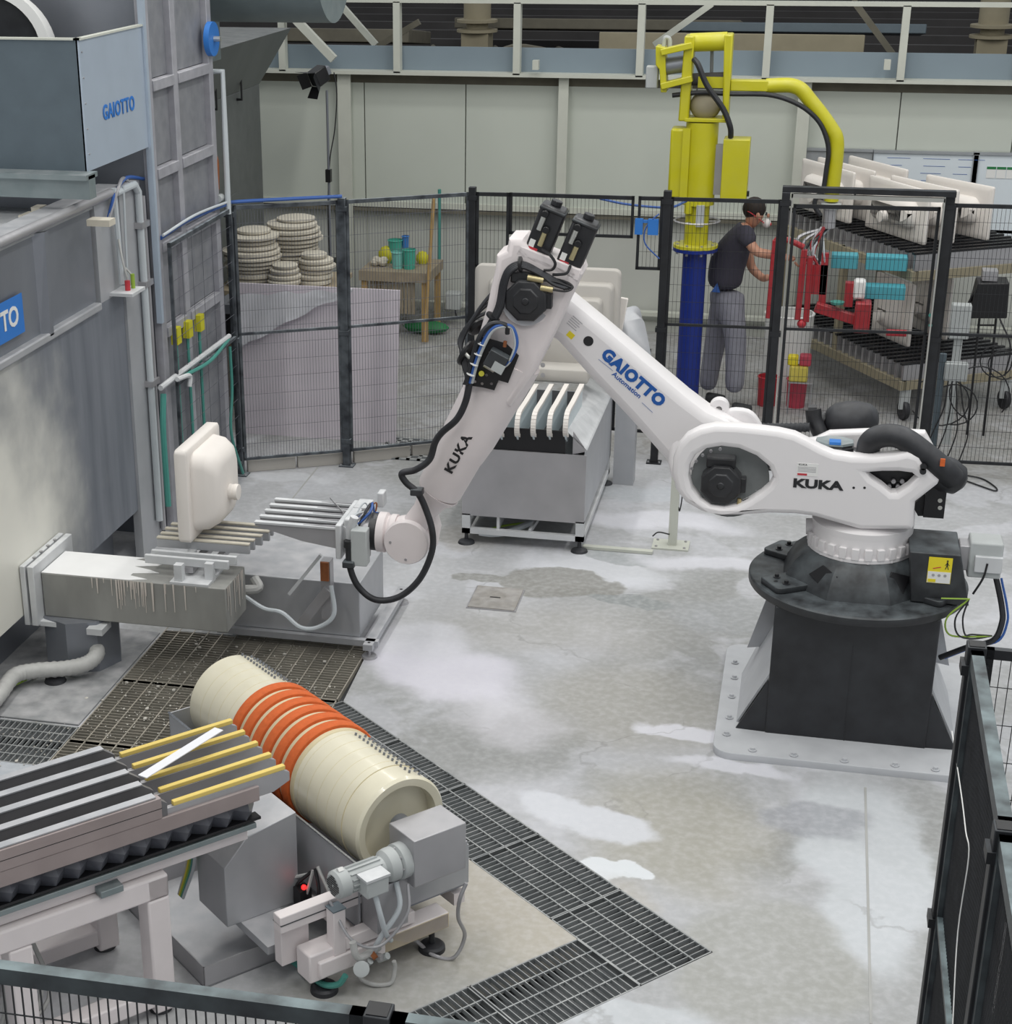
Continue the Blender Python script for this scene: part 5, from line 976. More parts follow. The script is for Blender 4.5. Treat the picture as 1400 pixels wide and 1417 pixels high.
MB().lathe([(.07, 0), (.07, .06), (.03, .07)], D(-5.78, 3.27, .36), P2, n=20).build('idler', 'black_rubber', t)
# drip tray
t = thing('drip_tray', 'shallow stainless drip tray on the floor beneath the slat conveyor', 'tray', D(-5.7, 2.6, 0))
ta0, ta1, tp0, tp1 = inD(405, 1320, .0)[0]-.85, inD(405, 1320, 0)[0], inD(280, 1365, 0)[1], inD(405, 1320, 0)[1]
tp0 -= .0
MB().box(ta0, ta1, tp0, tp1, .0, .01, TD).build('tray_floor', 'steel_pale', t)
for x0, x1, y0, y1 in ((ta1-.006, ta1, tp0, tp1), (ta0, ta0+.006, tp0, tp1), (ta0, ta1, tp0, tp0+.006), (ta0, ta1, tp1-.006, tp1)): MB().box(x0, x1, y0, y1, 0, .11, TD).build('tray_wall', 'steel', t, smooth=False)
# ================================================================ SLAT CONVEYOR
cv = thing('slat_conveyor', 'extending slat conveyor with five steel beams and yellow-padded forks, lower left', 'conveyor', D(-5.85, 2.0, 0))
zc = 1.08
eb = inD(150, 1033, zc); ef = inD(222, 1099, zc); sp = (ef[0]-eb[0])/4
pl = .9
for k in range(5):
    a = eb[0]+sp*k; pe = eb[1]+(ef[1]-eb[1])*k/4; w_ = .03
    o = MB().prism([D(a-w_/2, pl, zc), D(a-w_/2, pe-.03, zc), D(a-w_/2, pe+.02, zc-.04), D(a-w_/2, pe+.02, zc-.13), D(a-w_/2, pl, zc-.13)], A2*w_).build('beam', 'beam_grey', cv, bevel=.002)
    MB().prism([D(a-w_/2-.004, pl, zc+.0), D(a-w_/2-.004, pe-.03, zc), D(a-w_/2-.004, pe-.03, zc+.006), D(a-w_/2-.004, pl, zc+.006)], A2*(w_+.008)).build('beam_cap', 'steel_pale', o)
    if k == 4:
        MB().box(a-w_/2, a+w_/2+.012, pl, pe-.01, zc-.095, zc-.002, TD).build('cover_strip', 'beam_rose', cv, bevel=.003); MB().box(a+w_/2, a+w_/2+.0125, pl, pe-.01, zc-.05, zc-.047, TD).build('groove', 'black_plain', cv)
        MB().box(a-w_/2, a+w_/2+.009, pl, pe+.44, zc-.165, zc-.097, TD).build('cover_strip', 'beam_rose', cv, bevel=.003)
    zf_ = zc-.055; tip = inD(340+16.5*k, 1006+14.4*k, zf_); tp_ = inD(329+19*k, 1008+13.5*k, zf_)[1]+.02
    tp_ = tip[1]
    fk = MB().prism([D(a-.011, pe-.4, zf_-.012), D(a-.011, tp_-.03, zf_-.012), D(a-.011, tp_, zf_-.03), D(a-.011, tp_, zf_-.07), D(a-.011, tp_-.08, zf_-.1), D(a-.011, pe-.4, zf_-.1)], A2*.022).build('fork', 'steel', cv, bevel=.002)
    MB().box(a-.012, a+.012, pe+.05, tp_-.02, zf_-.012, zf_+.008, TD).build('yellow_pad', 'pad_yellow', fk, bevel=.003)
MB().box(eb[0], ef[0], pl, ef[1]-.3, zc-.15, zc-.13, TD).build('carriage', 'steel_dark', cv)
# bellows
bp0, bp1 = pl, inD(345, 1118, .83)[1]; n = 44; mb = MB(); a_f = ef[0]-.065
rings = []
for i in range(n+1):
    p = bp0+(bp1-bp0)*i/n; k = .05 if i % 2 else 0
    rings.append([D(a_f+.0+k, p, .93), D(a_f+.03+k, p, .87), D(a_f+k*.8, p, .80), D(eb[0]-.02, p, .80), D(eb[0]-.02, p, .93)])
mb.loft(rings).build('bellows', 'bellows', cv, smooth=False)
MB().box(a_f-.0, a_f+.05, bp0, bp1+.02, .80, .812, TD).build('guide_strip', 'black_plain', cv); MB().box(a_f-.0, a_f+.045, bp0, bp1-.0, .76, .785, TD).build('rail', 'galva_green', cv, bevel=.003); MB().box(a_f-.08, a_f+.0, bp0, bp1-.02, .69, .75, TD).build('rail', 'frame_white', cv, bevel=.003); MB().box(eb[0]-.04, eb[0]+.04, bp0, bp1-.02, .70, .79, TD).build('rail', 'frame_white', cv)
# white frame
fp_ = inD(243, 1400, 0); fa_ = fp_[0]; fp2 = inD(22, 1445, 0)[1]
for a in (fa_-.11, fa_-.66):
    for p in (fp_[1]-.04, fp2):
        MB().box(a, a+.11, p-.05, p+.05, .02, .58, TD).build('leg', 'frame_white', cv, bevel=.01); MB().lathe([(.05, 0), (.045, .015), (.015, .02)], D(a+.05, p, 0), n=20).build('foot', 'black_rubber', cv)
    MB().box(a, a+.11, .95, fp_[1]+.01, .58, .685, TD).build('top_beam', 'frame_white', cv, bevel=.01); MB().box(a+.01, a+.1, fp2, fp_[1]-.05, .05, .13, TD).build('low_beam', 'frame_white', cv, bevel=.008)
MB().box(fa_-.66, fa_, fp_[1]-.09, fp_[1]+.01, .58, .684, TD).build('cross_beam', 'frame_white', cv, bevel=.01)
for p in (fp_[1]-.25, fp_[1]-.8): MB().box(fa_-.06, fa_+.02, p-.05, p+.05, .69, .72, TD).build('mount', 'galva_green', cv, bevel=.003)
for k in range(6): MB().tube(crs([D(fa_-.3, 2.0+.02*k, .68), D(fa_-.25-.02*k, 1.95+.03*k, .4), D(fa_-.2, 1.9+.04*k, .15), D(fa_-.15, 1.8, .03)]), .01, 6).build('cable', 'hose_grey', cv)
for k in range(5): MB().tube(crs([D(-5.95+.015*k, 2.87, .68), D(-5.93+.015*k, 2.9, .55), D(-5.95+.015*k, 2.91, .4), D(-6.0+.01*k, 2.88, .2)]), .008, 6).build('cable', ('hose_grey', 'wire_yellow', 'wire_green', 'hose_teal', 'pvc')[k], cv)
MB().box(-6.55, -6.25, 2.4, 2.7, .12, .62, TD).build('motor_cover', 'steel_pale', cv)
a_ = AZ(197, 1076, zc+.012); b_ = AZ(303, 1010, zc+.012)
o = MB().beam(a_+Vector((0, 0, .004)), b_+Vector((0, 0, .004)), .046, .004).build('paper_strip', 'tape', None); tag(o, 'white strip lying slantwise across the yellow-padded forks', 'strip')
# ================================================================ SAFETY FENCES
FH = 2.16
def fpost(label, x, y, m='fence_black', z1=FH+.02, w_=.05, cap=True):
    t = thing('fence_post', label, 'post', (x, y, 0))
    MB().box(x-w_/2, x+w_/2, y-w_/2, y+w_/2, .008, z1).build('post', m, t, bevel=.003); MB().box(x-.06, x+.06, y-.05, y+.05, 0, .01).build('foot_plate', m, t)
    for dx in (-.045, .045): MB().cyl((x+dx, y-.035, .01), (x+dx, y-.035, .022), .008, 6).build('bolt', 'steel', t)
    for z in (.2, 1.1, z1-.1): MB().box(x-w_/2-.012, x+w_/2+.012, y-w_/2-.006, y+w_/2+.006, z, z+.035).build('clamp', m, t)
    return t
def fpanel(label, a, b, z0=.12, z1=FH, mid=1.16, m='fence_black', sp=.03, name='mesh_fence', cat='fence', r=.0013, fr=.022, wm_=None, sides=True, hs=.13, pw=.0):
    if m == 'fence_dusty' and sp == .03: sp = .0235
    a = Vector((*a, 0)); b = Vector((*b, 0)); d = b-a; L = d.length; d.normalize(); n = Vector((-d.y, d.x, 0))
    T = Matrix(((d.x, n.x, 0, a.x), (d.y, n.y, 0, a.y), (0, 0, 1, 0), (0, 0, 0, 1))); t = thing(name, label, cat, (a.x, a.y, z0))
    MB().box(.03, L-.03, -fr/2, fr/2, z1-fr*1.3, z1, T).build('top_rail', m, t); MB().box(.03, L-.03, -fr/2, fr/2, z0, z0+fr, T).build('bottom_rail', m, t)
    if sides:
        for x in (.03, L-.03-fr): MB().box(x, x+fr, -fr/2, fr/2, z0, z1, T).build('side_rail', m, t)
    if mid: MB().box(.03, L-.03, -fr/2, fr/2, mid-.01, mid+.01, T).build('mid_rail', m, t)
    mb = MB(); k = int((L-.1)/sp)
    for i in range(1, k): x = .05+(L-.1)*i/k; mb.box(x-r, x+r, -r, r, z0+.004, z1-.006, T)
    k = int((z1-z0)/hs)
    for i in range(1, k): z = z0+(z1-z0)*i/k; mb.box(.04, L-.04, -r*2.2, -r*.8, z-r, z+r, T)
    o = mb.build('wire_mesh', wm_ or m, t, smooth=False); o['kind'] = 'stuff'; return t
A, B, Cc, Dd, E_, F_ = (-4.28, 12.3), (-3.5, 12.7), (-2.58, 13.24), (-1.06, 13.3), (-.17, 13.34), (1.03, 13.42)
G_ = (2.6, 13.5)
fpost('dusty fence post at the left corner beside the booth tower', *A, m='fence_dusty'); fpost('dusty black fence post between the two pale sheet panels', *B, m='fence_dusty', w_=.06)
fpost('black fence post left of the robot motors', *Cc, w_=.055, z1=FH+.04); fpost('thick black fence post left of the blue column', *Dd, w_=.06, z1=FH+.05)
fpost('black gate post left of the red gripper', *E_, w_=.06, z1=FH+.06); fpost('black gate post right of the gate with green lamps', *F_, w_=.07, z1=FH+.06)
fpost('black fence post at the far right edge', *G_)
fpanel('dusty mesh panel in front of the plaster stacks', A, B, m='fence_dusty', wm_='fence_mesh'); fpanel('dusty mesh panel in front of the workbench with green tubs', B, Cc, m='fence_dusty', wm_='fence_mesh')
fpanel('mesh panel running along the tower toward the booth', (-4.235, 10.85), (-4.25, 12.27), m='fence_dusty', wm_='fence_mesh', sp=.2)
def zat(px, py, Y=13.3): return AY(px, py, Y).z
xa_, xb_ = AY(705, 300, 13.28).x, AY(877, 300, 13.3).x
fpanel('narrow mesh panel hanging behind the robot motors, left piece', Cc, (xa_+.03, 13.26), z0=zat(680, 368), mid=None); fpanel('wide short mesh panel above the tank opening', (xa_-.03, 13.27), (xb_+.03, 13.29), z0=zat(790, 326), mid=None)
fpanel('narrow mesh panel with blue bracket left of the thick post', (xb_-.0, 13.29), Dd, z0=zat(895, 373), mid=None)
fpanel('mesh panel in front of the blue column and the worker', Dd, E_); fpanel('mesh panel right of the gate, in front of spotlight and cables', F_, G_)
g_ = fpanel('mesh gate in front of the red gripper and the basin rack', (E_[0]+.03, E_[1]), (F_[0]-.03, F_[1]), z0=.1, z1=FH-.03, name='mesh_gate', cat='gate')
t = thing('gate_frame', 'pale-lined black frame around the mesh gate', 'frame', (.43, 13.4, 0))
MB().box(E_[0]-.03, F_[0]+.035, 13.33, 13.41, FH+.06, FH+.1).build('lintel', 'fence_black', t)
for x in (E_[0]+.04, F_[0]-.05): MB().box(x, x+.012, 13.33, 13.37, .1, FH+.06).build('trim_strip', 'silver', t)
MB().box(E_[0]+.04, F_[0]-.04, 13.33, 13.37, FH+.02, FH+.05).build('trim_strip', 'silver', t)
for py in (436, 450): q = AY(1287, py, 13.37); MB().cyl(q, q+Vector((0, -.01, 0)), .014, 10).build('lamp', 'hose_teal', t)
q = AY(895, 313, 13.28); t = thing('hose_bracket', 'blue bracket clipped to the fence left of the blue column', 'bracket', q)
MB().box(q.x-.09, q.x-.03, 13.24, 13.28, q.z-.06, q.z+.06).build('clip', 'logo_blue', t); MB().box(q.x+.01, q.x+.09, 13.24, 13.28, q.z-.06, q.z+.06).build('clip', 'logo_blue', t); MB().box(q.x-.03, q.x+.01, 13.25, 13.28, q.z+.03, q.z+.05).build('clip', 'logo_blue', t)
MB().tube(crs([AY(912, 296, 13.26), AY(900, 306, 13.25), AY(892, 320, 13.25), AY(893, 338, 13.25), AY(912, 358, 13.26)]), .006, 6).build('air_line', 'wire_blue', t)
MB().tube(crs([AY(830, 275, 13.4), AY(870, 283, 13.5), AY(925, 287, 13.6), AY(950, 278, 14.0)]), .01, 6).build('air_line', 'wire_blue', t)
# low fence piece right of the tank
fpanel('low dark mesh piece on the floor right of the tank', (-1.45, 13.32), (-1.1, 13.3), z0=.25, z1=.95, mid=None)
# pipe along the fence top at left
t = thing('fence_top_pipe', 'bluish hose lying along the top rail of the leftmost fence panels', 'hose', (A[0], A[1], FH)); MB().tube(crs([(-4.3, 10.9, FH+.03), (-4.28, 11.4, FH+.06), (-4.27, 12.2, FH+.03), (-4.2, 12.34, FH+.03), (-3.5, 12.7, FH+.03)]), .014, 8).build('hose', 'wire_blue', t)
MB().tube(crs([(-4.28, 10.9, FH+.05), (-4.26, 11.5, FH+.08), (-4.26, 12.25, FH+.045)]), .01, 8).build('hose', 'pvc', t)
t = thing('wall_pipework', 'dusty pipe with valve crossing the left mesh panel at mid height', 'pipe', (-4.2, 11.5, 1.2))
MB().tube([AX(222, 537, -4.24), AX(250, 515, -4.24), AX(317, 465, -4.24)], .02, 8).build('pipe', 'steel_white', t); MB().tube(crs([AX(245, 525, -4.2), AX(262, 520, -4.18), AX(262, 535, -4.18)]), .018, 8).build('valve', 'steel_white', t); MB().tube(crs([AX(255, 520, -4.22), AX(290, 500, -4.2), AX(316, 470, -4.23)]), .014, 8).build('hose', 'hose_teal', t)
MB().tube(crs([AX(318, 480, -4.23), AX(321, 540, -4.23), AX(320, 600, -4.23), (-4.23, 12.2, .05)]), .012, 8).build('hose', 'hose_teal', t)
MB().tube(crs([AX(226, 545, -4.24), AX(226, 600, -4.24), AX(233, 700, -4.24)]), .022, 8).build('hose', 'hose_teal', t)
# near fences
for x, y, lab in ((-.78, 3.0, 'black fence post with open top at the bottom edge'), (.645, 5.28, 'black near fence post in front of the pedestal cables'), (.635, 4.12, 'nearest black fence post at lower right')):
    t = fpost(lab, x, y, z1=FH+.01, w_=.06); MB().box(x-.024, x+.024, y-.024, y+.024, FH+.008, FH+.0125).build('opening', 'black_plain', t)
fpanel('nearest mesh panel across the bottom left corner', (-2.75, 2.96), (-.78, 3.0), sp=.0235, fr=.034, m='fence_near', wm_='fence_black', r=.0017); fpanel('mesh panel continuing right from the bottom post', (-.78, 3.0), (.6, 3.0), sp=.0235, fr=.034, m='fence_near', wm_='fence_black')
fpanel('mesh panel seen edge-on, farther one at lower right', (.64, 4.12), (.645, 5.28), fr=.038, m='fence_near', wm_='fence_black', sp=.02); fpanel('mesh panel seen edge-on, nearer one at lower right', (.63, 2.9), (.635, 4.12), fr=.038, m='fence_near', wm_='fence_black', sp=.02)
fpanel('near mesh panel at right edge with pedestal cables behind', (.645, 5.28), (1.7, 5.25), fr=.026, wm_='fence_black'); fpost('reddish black post at the right edge', .80, 4.72, z1=FH-.15); fpost('black fence post just beyond the right edge of the near panel', 1.73, 5.25)
o = MB().tube(crs([AX(1317, 1012, .63), AX(1330, 1100, .625), AX(1336, 1150, .62), AX(1340, 1186, .63), AX(1325, 1290, .63), AX(1318, 1417, .63)], 5), .002, 6).build('white_cable', 'label_white', None); tag(o, 'thin white cable hanging on the near right fence', 'cable')
# ================================================================ YELLOW AND BLUE MANIPULATOR
MX, MY = -.915, 14.72
mp_ = thing('lift_manipulator', 'yellow lifting manipulator on a blue column with curved arm and red gripper', 'manipulator', (MX, MY, 0))
AM = lambda x, y, dy=0: AY(x, y, MY+dy)
z1 = AM(958, 346).z
MB().cyl((MX, MY, .02), (MX, MY, z1), .103, 32).build('blue_column', 'blue_col', mp_); MB().cyl((MX, MY, 0), (MX, MY, .02), .25, 32).build('base_plate', 'blue_col', mp_)
fl_ = MB().lathe([(.19, 0), (.19, .03)], (MX, MY, z1), n=36).build('blue_flange', 'blue_col', mp_); fy_ = MB().lathe([(.19, .03), (.19, .055), (.1, .06)], (MX, MY, z1), n=36).build('yellow_flange', 'yellow', mp_)
for i in range(8): a = pi/8+i*pi/4; c = Vector((MX+.16*cos(a), MY+.16*sin(a), z1+.055)); MB().cyl(c-Vector((0, 0, .08)), c+Vector((0, 0, .012)), .012, 6).build('bolt', 'steel', fy_)
z2 = AM(962, 282).z; z3 = AM(966, 168).z
MB().cyl((MX, MY, z1+.05), (MX, MY, z2+.02), .1, 32).build('yellow_neck', 'yellow', mp_); MB().cyl((MX, MY, z2), (MX, MY, z3), .135, 36).build('yellow_column', 'yellow', mp_)
zr_ = AM(960, 306).z; MB().lathe([(.19, 0), (.2, .008), (.19, .016), (.18, .008), (.19, 0)], (MX+.0, MY, zr_), n=36, cap=False).build('handle_ring', 'steel', mp_)
for a in (0, 2.1, 4.2): MB().beam((MX, MY, zr_), (MX+.19*cos(a), MY+.19*sin(a), zr_+.008), .01, .01).build('spoke', 'steel', mp_)
q = AM(969, 300, -.12); MB().box(q.x-.035, q.x+.03, q.y-.04, q.y+.04, q.z-.08, q.z+.1).build('brake_block', 'plastic_grey', mp_); q = AM(952, 295, -.1); MB().cyl(q, q+Vector((0, 0, .1)), .035, 12).build('valve', 'yellow', mp_)
def mbox(name, m, x0, x1, y0, y1, dy0, dy1, par=mp_, **k):
    a = AM(x0, y0, dy0); b = AM(x1, y1, dy0); return MB().box(a.x, b.x, MY+dy0, MY+dy1, b.z, a.z).build(name, m, par, **k)
pl_ = mbox('side_cylinder', 'yellow', 928, 943, 178, 275, -.1, .1, bevel=.02); mbox('side_cylinder', 'yellow', 945, 950, 178, 275, -.12, .0)
cb2 = mbox('control_box', 'yellow', 1001, 1032, 193, 279, -.16, .06, bevel=.006); mbox('box_mount', 'steel', 984, 1001, 200, 270, -.05, .02)
for py in (208, 268): q = AM(1033, py, -.1); MB().box(q.x-.01, q.x+.02, q.y-.02, q.y+.02, q.z-.02, q.z+.02).build('hinge', 'print_black', cb2)
# head: two side frames, parallelogram bars, drum spring
hx0, hx1 = AM(945, 100).x, AM(1006, 100).x
zt_h = AM(958, 50).z; zb_h = AM(950, 168).z
lx = {}
for nm, pts in (('head_frame', [(947, 50), (961, 50), (952, 168), (938, 168)]), ('head_frame', [(1002, 48), (1014, 48), (1007, 168), (999, 168)])):
    MB().prism([AM(x, y, -.1) for x, y in pts], (0, .22, 0)).build(nm, 'yellow', mp_, bevel=.012)
mbox('head_plate', 'yellow', 947, 1004, 164, 170, -.12, .14, bevel=.004)
MB().cyl(AM(955, 59, 0), AM(1006, 57, 0), .075, 24).build('pivot_tube', 'yellow', mp_); MB().cyl(AM(955, 110, 0), AM(1006, 108, 0), .05, 20).build('pivot_tube', 'dark_roof', mp_)
MB().ball(AM(976, 146, .02), .13, .1, .12, n=20).build('balance_drum', 'duct_beige', mp_); MB().cyl(AM(985, 70, .04), AM(983, 150, .04), .014, 8).build('rod', 'steel_dark', mp_)
for y0_, y1_ in ((68, 62), (115, 108)): MB().beam(AM(915, y0_+4, -.08), AM(958, y1_, -.08), .05, .12, (0, 1, 0.001)).build('parallel_bar', 'yellow', mp_, bevel=.006)
MB().prism([AM(x, y, -.1) for x, y in ((907, 64), (920, 66), (921, 100), (922, 128), (914, 128), (912, 96), (907, 90))], (0, .2, 0)).build('end_link', 'yellow', mp_, bevel=.006)
MB().cyl(AM(922, 92, 0), AM(948, 88, 0), .07, 20).build('spring_cylinder', 'steel_dark', mp_); q = AM(904, 108, 0); MB().box(q.x-.06, q.x+.04, MY-.05, MY+.05, q.z-.08, q.z+.1).build('actuator', 'plastic_grey', mp_, bevel=.01)
MB().tube(crs([AM(960, 82, -.1), AM(966, 90, -.14), AM(978, 118, -.15), AM(1000, 150, -.15), AM(1010, 175, -.15), AM(1011, 190, -.12)]), .024, 10).build('hose', 'black_rubber', mp_); MB().tube(crs([AM(918, 66, 0), AM(920, 53, 0), AM(926, 54, 0), AM(927, 66, 0)]), .018, 8).build('hose', 'plastic_grey', mp_)
# boom
mbox('boom_box', 'yellow', 1011, 1062, 111, 127, -.06, .06, bevel=.008); mbox('boom_box', 'yellow', 966, 1003, 106, 122, -.05, .05)
bm_ = [(1060, 119), (1080, 118), (1095, 118.5), (1108, 124), (1120, 138), (1136, 158), (1150, 178), (1157, 192), (1157, 215), (1153, 250), (1150, 278)]
MB().tube(crs([AM(x, y) for x, y in bm_], 5), .06, 18).build('boom_tube', 'yellow', mp_); MB().tube(crs([AM(x, y, -.05) for x, y in ((930, 132), (970, 128), (1012, 130), (1062, 131), (1095, 140), (1120, 155), (1137, 175), (1146, 205), (1143, 235), (1138, 265), (1130, 272), (1127, 285), (1135, 298))], 5), .02, 10).build('cable', 'black_rubber', mp_)
MB().lathe([(.07, 0), (.085, .02), (.085, .04), (.06, .05)], AM(1150, 282)-Vector((0, 0, .04)), n=24).build('swivel', 'plastic_grey', mp_); a = AM(1148, 284); b = AM(1146, 315); MB().cyl(a, b, .055, 20).build('swivel_neck', 'steel', mp_)
# red gripper
rg = [((1073, 332), (1063, 440)), ((1113, 345), (1103, 442)), ((1121, 355), (1115, 445))]
for a, b in rg: MB().beam(AM(*a, -.1), AM(*b, -.1), .05, .05).build('gripper_bar', 'red', mp_, bevel=.004)
MB().tube(crs([AM(1072, 336, -.1), AM(1078, 330, -.1), AM(1095, 334, -.1), AM(1112, 342, -.1)]), .025, 10).build('gripper_handle', 'red', mp_)
mbox('gripper_plate', 'red', 1118, 1142, 366, 408, -.08, .02); MB().beam(AM(1142, 350, -.05), AM(1137, 420, -.05), .06, .06).build('gripper_bar', 'red', mp_)
MB().beam(AM(1128, 424, -.1), AM(1190, 444, -.1), .1, .08).build('gripper_arm', 'red', mp_, bevel=.006); mbox('gripper_pad', 'red', 1184, 1202, 420, 462, -.2, -.02, bevel=.01); mbox('gripper_pad', 'red', 1170, 1179, 392, 425, -.1, .0); mbox('suction_cup', 'label_white', 1182, 1196, 388, 415, -.12, .0, bevel=.02)
q = AM(1158, 422, -.14); MB().lathe([(.02, 0), (.055, .01), (.06, .03), (.02, .04)], q, n=20).build('valve_head', 'hose_teal', mp_); MB().ball(AM(1109, 448, -.1), .04, n=12).build('joint', 'red_plastic', mp_)
r5 = random.Random(2)
for k in range(14):
    a = AM(1142+r5.uniform(-6, 6), 314, r5.uniform(-.05, .05)); b = AM(1128+r5.uniform(-28, 22), 338+r5.uniform(-8, 14), -.08); c_ = AM(1128+r5.uniform(-10, 16), 372, -.06); MB().tube(crs([a, b, c_]), .008+.006*(k % 3 == 0), 6).build('small_hose', ('steel', 'black_rubber', 'red', 'pvc')[k % 4], mp_)
# ================================================================ BASIN RACK
c1 = Vector((.51, -.86, 0)).normalized(); c2 = Vector((-c1.y, c1.x, 0)); K0 = Vector((.93, 14.86, 0))
def K(u, v, z): p = K0-c1*u+c2*v; return Vector((p.x, p.y, z))       # u = back along the long side, v = across
TK = Matrix(((-c1.x, c2.x, 0, K0.x), (-c1.y, c2.y, 0, K0.y), (0, 0, 1, 0), (0, 0, 0, 1)))
rk = thing('basin_rack', 'wheeled two-level rack with black-topped slats carrying washbasins, behind the mesh gate', 'rack', K(1, .5, 0))
LU, LV = 2.3, 1.15
zu = AY(1260, 350, 14.86).z; zl_ = AY(1243, 503, 14.86).z
for z, lab in ((zl_, 0), (zu, 1)):
    for v in (.0, LV): MB().box(0, LU, v-.03, v+.03, z-.24, z-.16, TK).build('side_rail', 'duct_beige', rk)
    for u in (0, LU-.06): MB().box(u, u+.06, 0, LV, z-.24, z-.16, TK).build('end_rail', 'duct_beige', rk)
    n = 21
    for i in range(n):
        u = .02+i*.108; o = MB().box(u, u+.03, -.0, LV-.0, z-.16, z-.02, TK).build('slat', 'steel', rk); MB().box(u-.003, u+.033, -.02, LV+.02, z-.02, z, TK).build('slat_pad', 'black_plain', o)
for u in (LU*.5, LU-.04):
    for v in (.02, LV-.02): MB().box(u-.03, u+.03, v-.03, v+.03, zl_-.2, zu-.16, TK).build('upright', 'duct_beige', rk)
for u in (.05, LU-.1):
    for v in (.06, LV-.06):
        c = K(u, v, 0); w_ = MB().lathe([(.02, -.022), (.085, -.022), (.09, -.01), (.09, .01), (.085, .022), (.02, .022)], c+Vector((0, 0, .09)), (.9, .4, 0), n=24).build('caster_wheel', 'black_rubber', rk); MB().box(c.x-.045, c.x+.045, c.y-.035, c.y+.035, .1, zl_-.24).build('caster_fork', 'plastic_grey', rk)
for (x0, y0, x1, y1, Y) in ((1151, 351, 1186, 371, 14.9), (1199, 353, 1254, 374, 14.9), (1197, 394, 1251, 414, 14.8)):
    a = AY(x0, y0, Y); b = AY(x1, y1, Y); MB().box(a.x, b.x, Y-.05, Y+.1, b.z, a.z).build('foam_block', 'turquoise', rk, bevel=.004)
a = AY(1230, 458, 14.7); MB().tube([AY(1226, 460, 14.7), AY(1254, 461, 14.7)], .03, 10).build('red_roller', 'red_plastic', rk)
labs = ['front white washbasin on the upper rack level, nearest the gate', 'second white washbasin behind the front one on upper rack', 'rightmost white washbasin on the upper rack, under the white board', 'left white washbasin at the back of the upper rack, beside the yellow tube', 'back washbasin showing between the yellow tube and the front one', 'hindmost washbasin, its rim just above the others']
for i, (xa, ya, xb, yb) in enumerate(((1207, 241, 1290, 264), (1236, 241, 1329, 262), (1285, 240, 1378, 258), (1114, 218, 1185, 238), (1135, 216, 1213, 236), (1178, 214, 1258, 234))):
    zt_ = zu+.47+(.02 if i > 2 else 0); a = AZ(xa, ya, zt_); b = AZ(xb, yb, zt_); mid_ = (a+b)/2; W_ = (b-a).length/2; ax = (b-a).normalized(); nrm = Vector((0, 0, 1)).cross(ax)*-1
    if nrm.x > 0: nrm = -nrm
    up = Vector((0, 0, 1)); T = Matrix(((ax.x, up.x, nrm.x, mid_.x), (ax.y, up.y, nrm.y, mid_.y), (0, 1, 0, zt_-.235), (0, 0, 0, 1)))
    washbasin('washbasin', labs[i], T, W_, .23, m='ceramic', rim=.03, bowl=.1, rc=.018, bw=.07)
for i, (u, v, lab) in enumerate(((.7, .3, 'pale washbasin on lower rack level behind the red gripper pad'), (.8, .75, 'pale washbasin on the lower rack level right of the red roller'))):
    p_ = K(u, v, zl_+.3); T = Matrix(((c1.x, 0, -c2.x, p_.x), (c1.y, 0, -c2.y, p_.y), (0, 1, 0, p_.z), (0, 0, 0, 1))); washbasin('washbasin', lab, T, .3, .28, rim=.03, bowl=.1, rc=.018, bw=.07)
# ================================================================ WORKER
def skin(name, pts, edges, m, parent, sub=2, **k):
    me = bpy.data.meshes.new(name); me.from_pydata([p[0] for p in pts], edges, []); o = bpy.data.objects.new('tmp', me); C.objects.link(o)
    md = o.modifiers.new('s', 'SKIN'); md.use_smooth_shade = True; sk = me.skin_vertices[0].data
    for i, p in enumerate(pts): r = p[1]; sk[i].radius = r if isinstance(r, tuple) else (r, r)
    sk[0].use_root = True; sb_ = o.modifiers.new('b', 'SUBSURF'); sb_.levels = sub; bpy.context.view_layer.update()
    m2_ = bpy.data.meshes.new_from_object(o.evaluated_get(bpy.context.evaluated_depsgraph_get())); bpy.data.objects.remove(o); m2_.name = name
    return link_mesh(name, m2_, m, parent, ang=80, **k)
PY_ = 14.98
def W(x, y, dy=0): return tuple(AY(x, y, PY_+dy))
pe = thing('person', 'man in dark grey t-shirt and grey work trousers, white mask, reaching for the red gripper', 'person', (AZ(1003, 555).x, PY_, 0))
body = [(W(1004, 398), (.12, .13)), (W(1010, 360), (.11, .13)), (W(1022, 328), (.11, .16)), (W(1036, 312), .055), (W(1045, 299), (.085, .08)), (W(1047, 291), (.08, .075)),
        (W(1030, 325, -.2), .055), (W(1046, 349, -.26), .045), (W(1075, 354, -.28), .038), (W(1093, 357, -.28), .026), (W(1101, 359, -.28), (.032, .02)),
        (W(1028, 325, .18), .055), (W(1040, 372, .2), .042), (W(1056, 386, .12), .036), (W(1064, 383, .05), .03)]
bd = skin('body', body, [(0, 1), (1, 2), (2, 3), (3, 4), (4, 5), (2, 6), (6, 7), (7, 8), (8, 9), (9, 10), (2, 11), (11, 12), (12, 13), (13, 14)], 'skin', pe)
for dx, dz, L_ in ((0, .03, .075), (0, .01, .085), (0, -.01, .08), (0, -.03, .065)):
    a = Vector(W(1101, 359, -.28))+Vector((.03, 0, dz)); skin('finger', [(tuple(a), .011), (tuple(a+Vector((L_*.6, .01, .004))), .0095), (tuple(a+Vector((L_, .035, -.01))), .008)], [(0, 1), (1, 2)], 'skin', pe, 1)
a = Vector(W(1099, 362, -.3)); skin('thumb', [(tuple(a), .013), (tuple(a+Vector((.03, .0, -.035))), .011), (tuple(a+Vector((.055, .02, -.045))), .009)], [(0, 1), (1, 2)], 'skin', pe, 1)
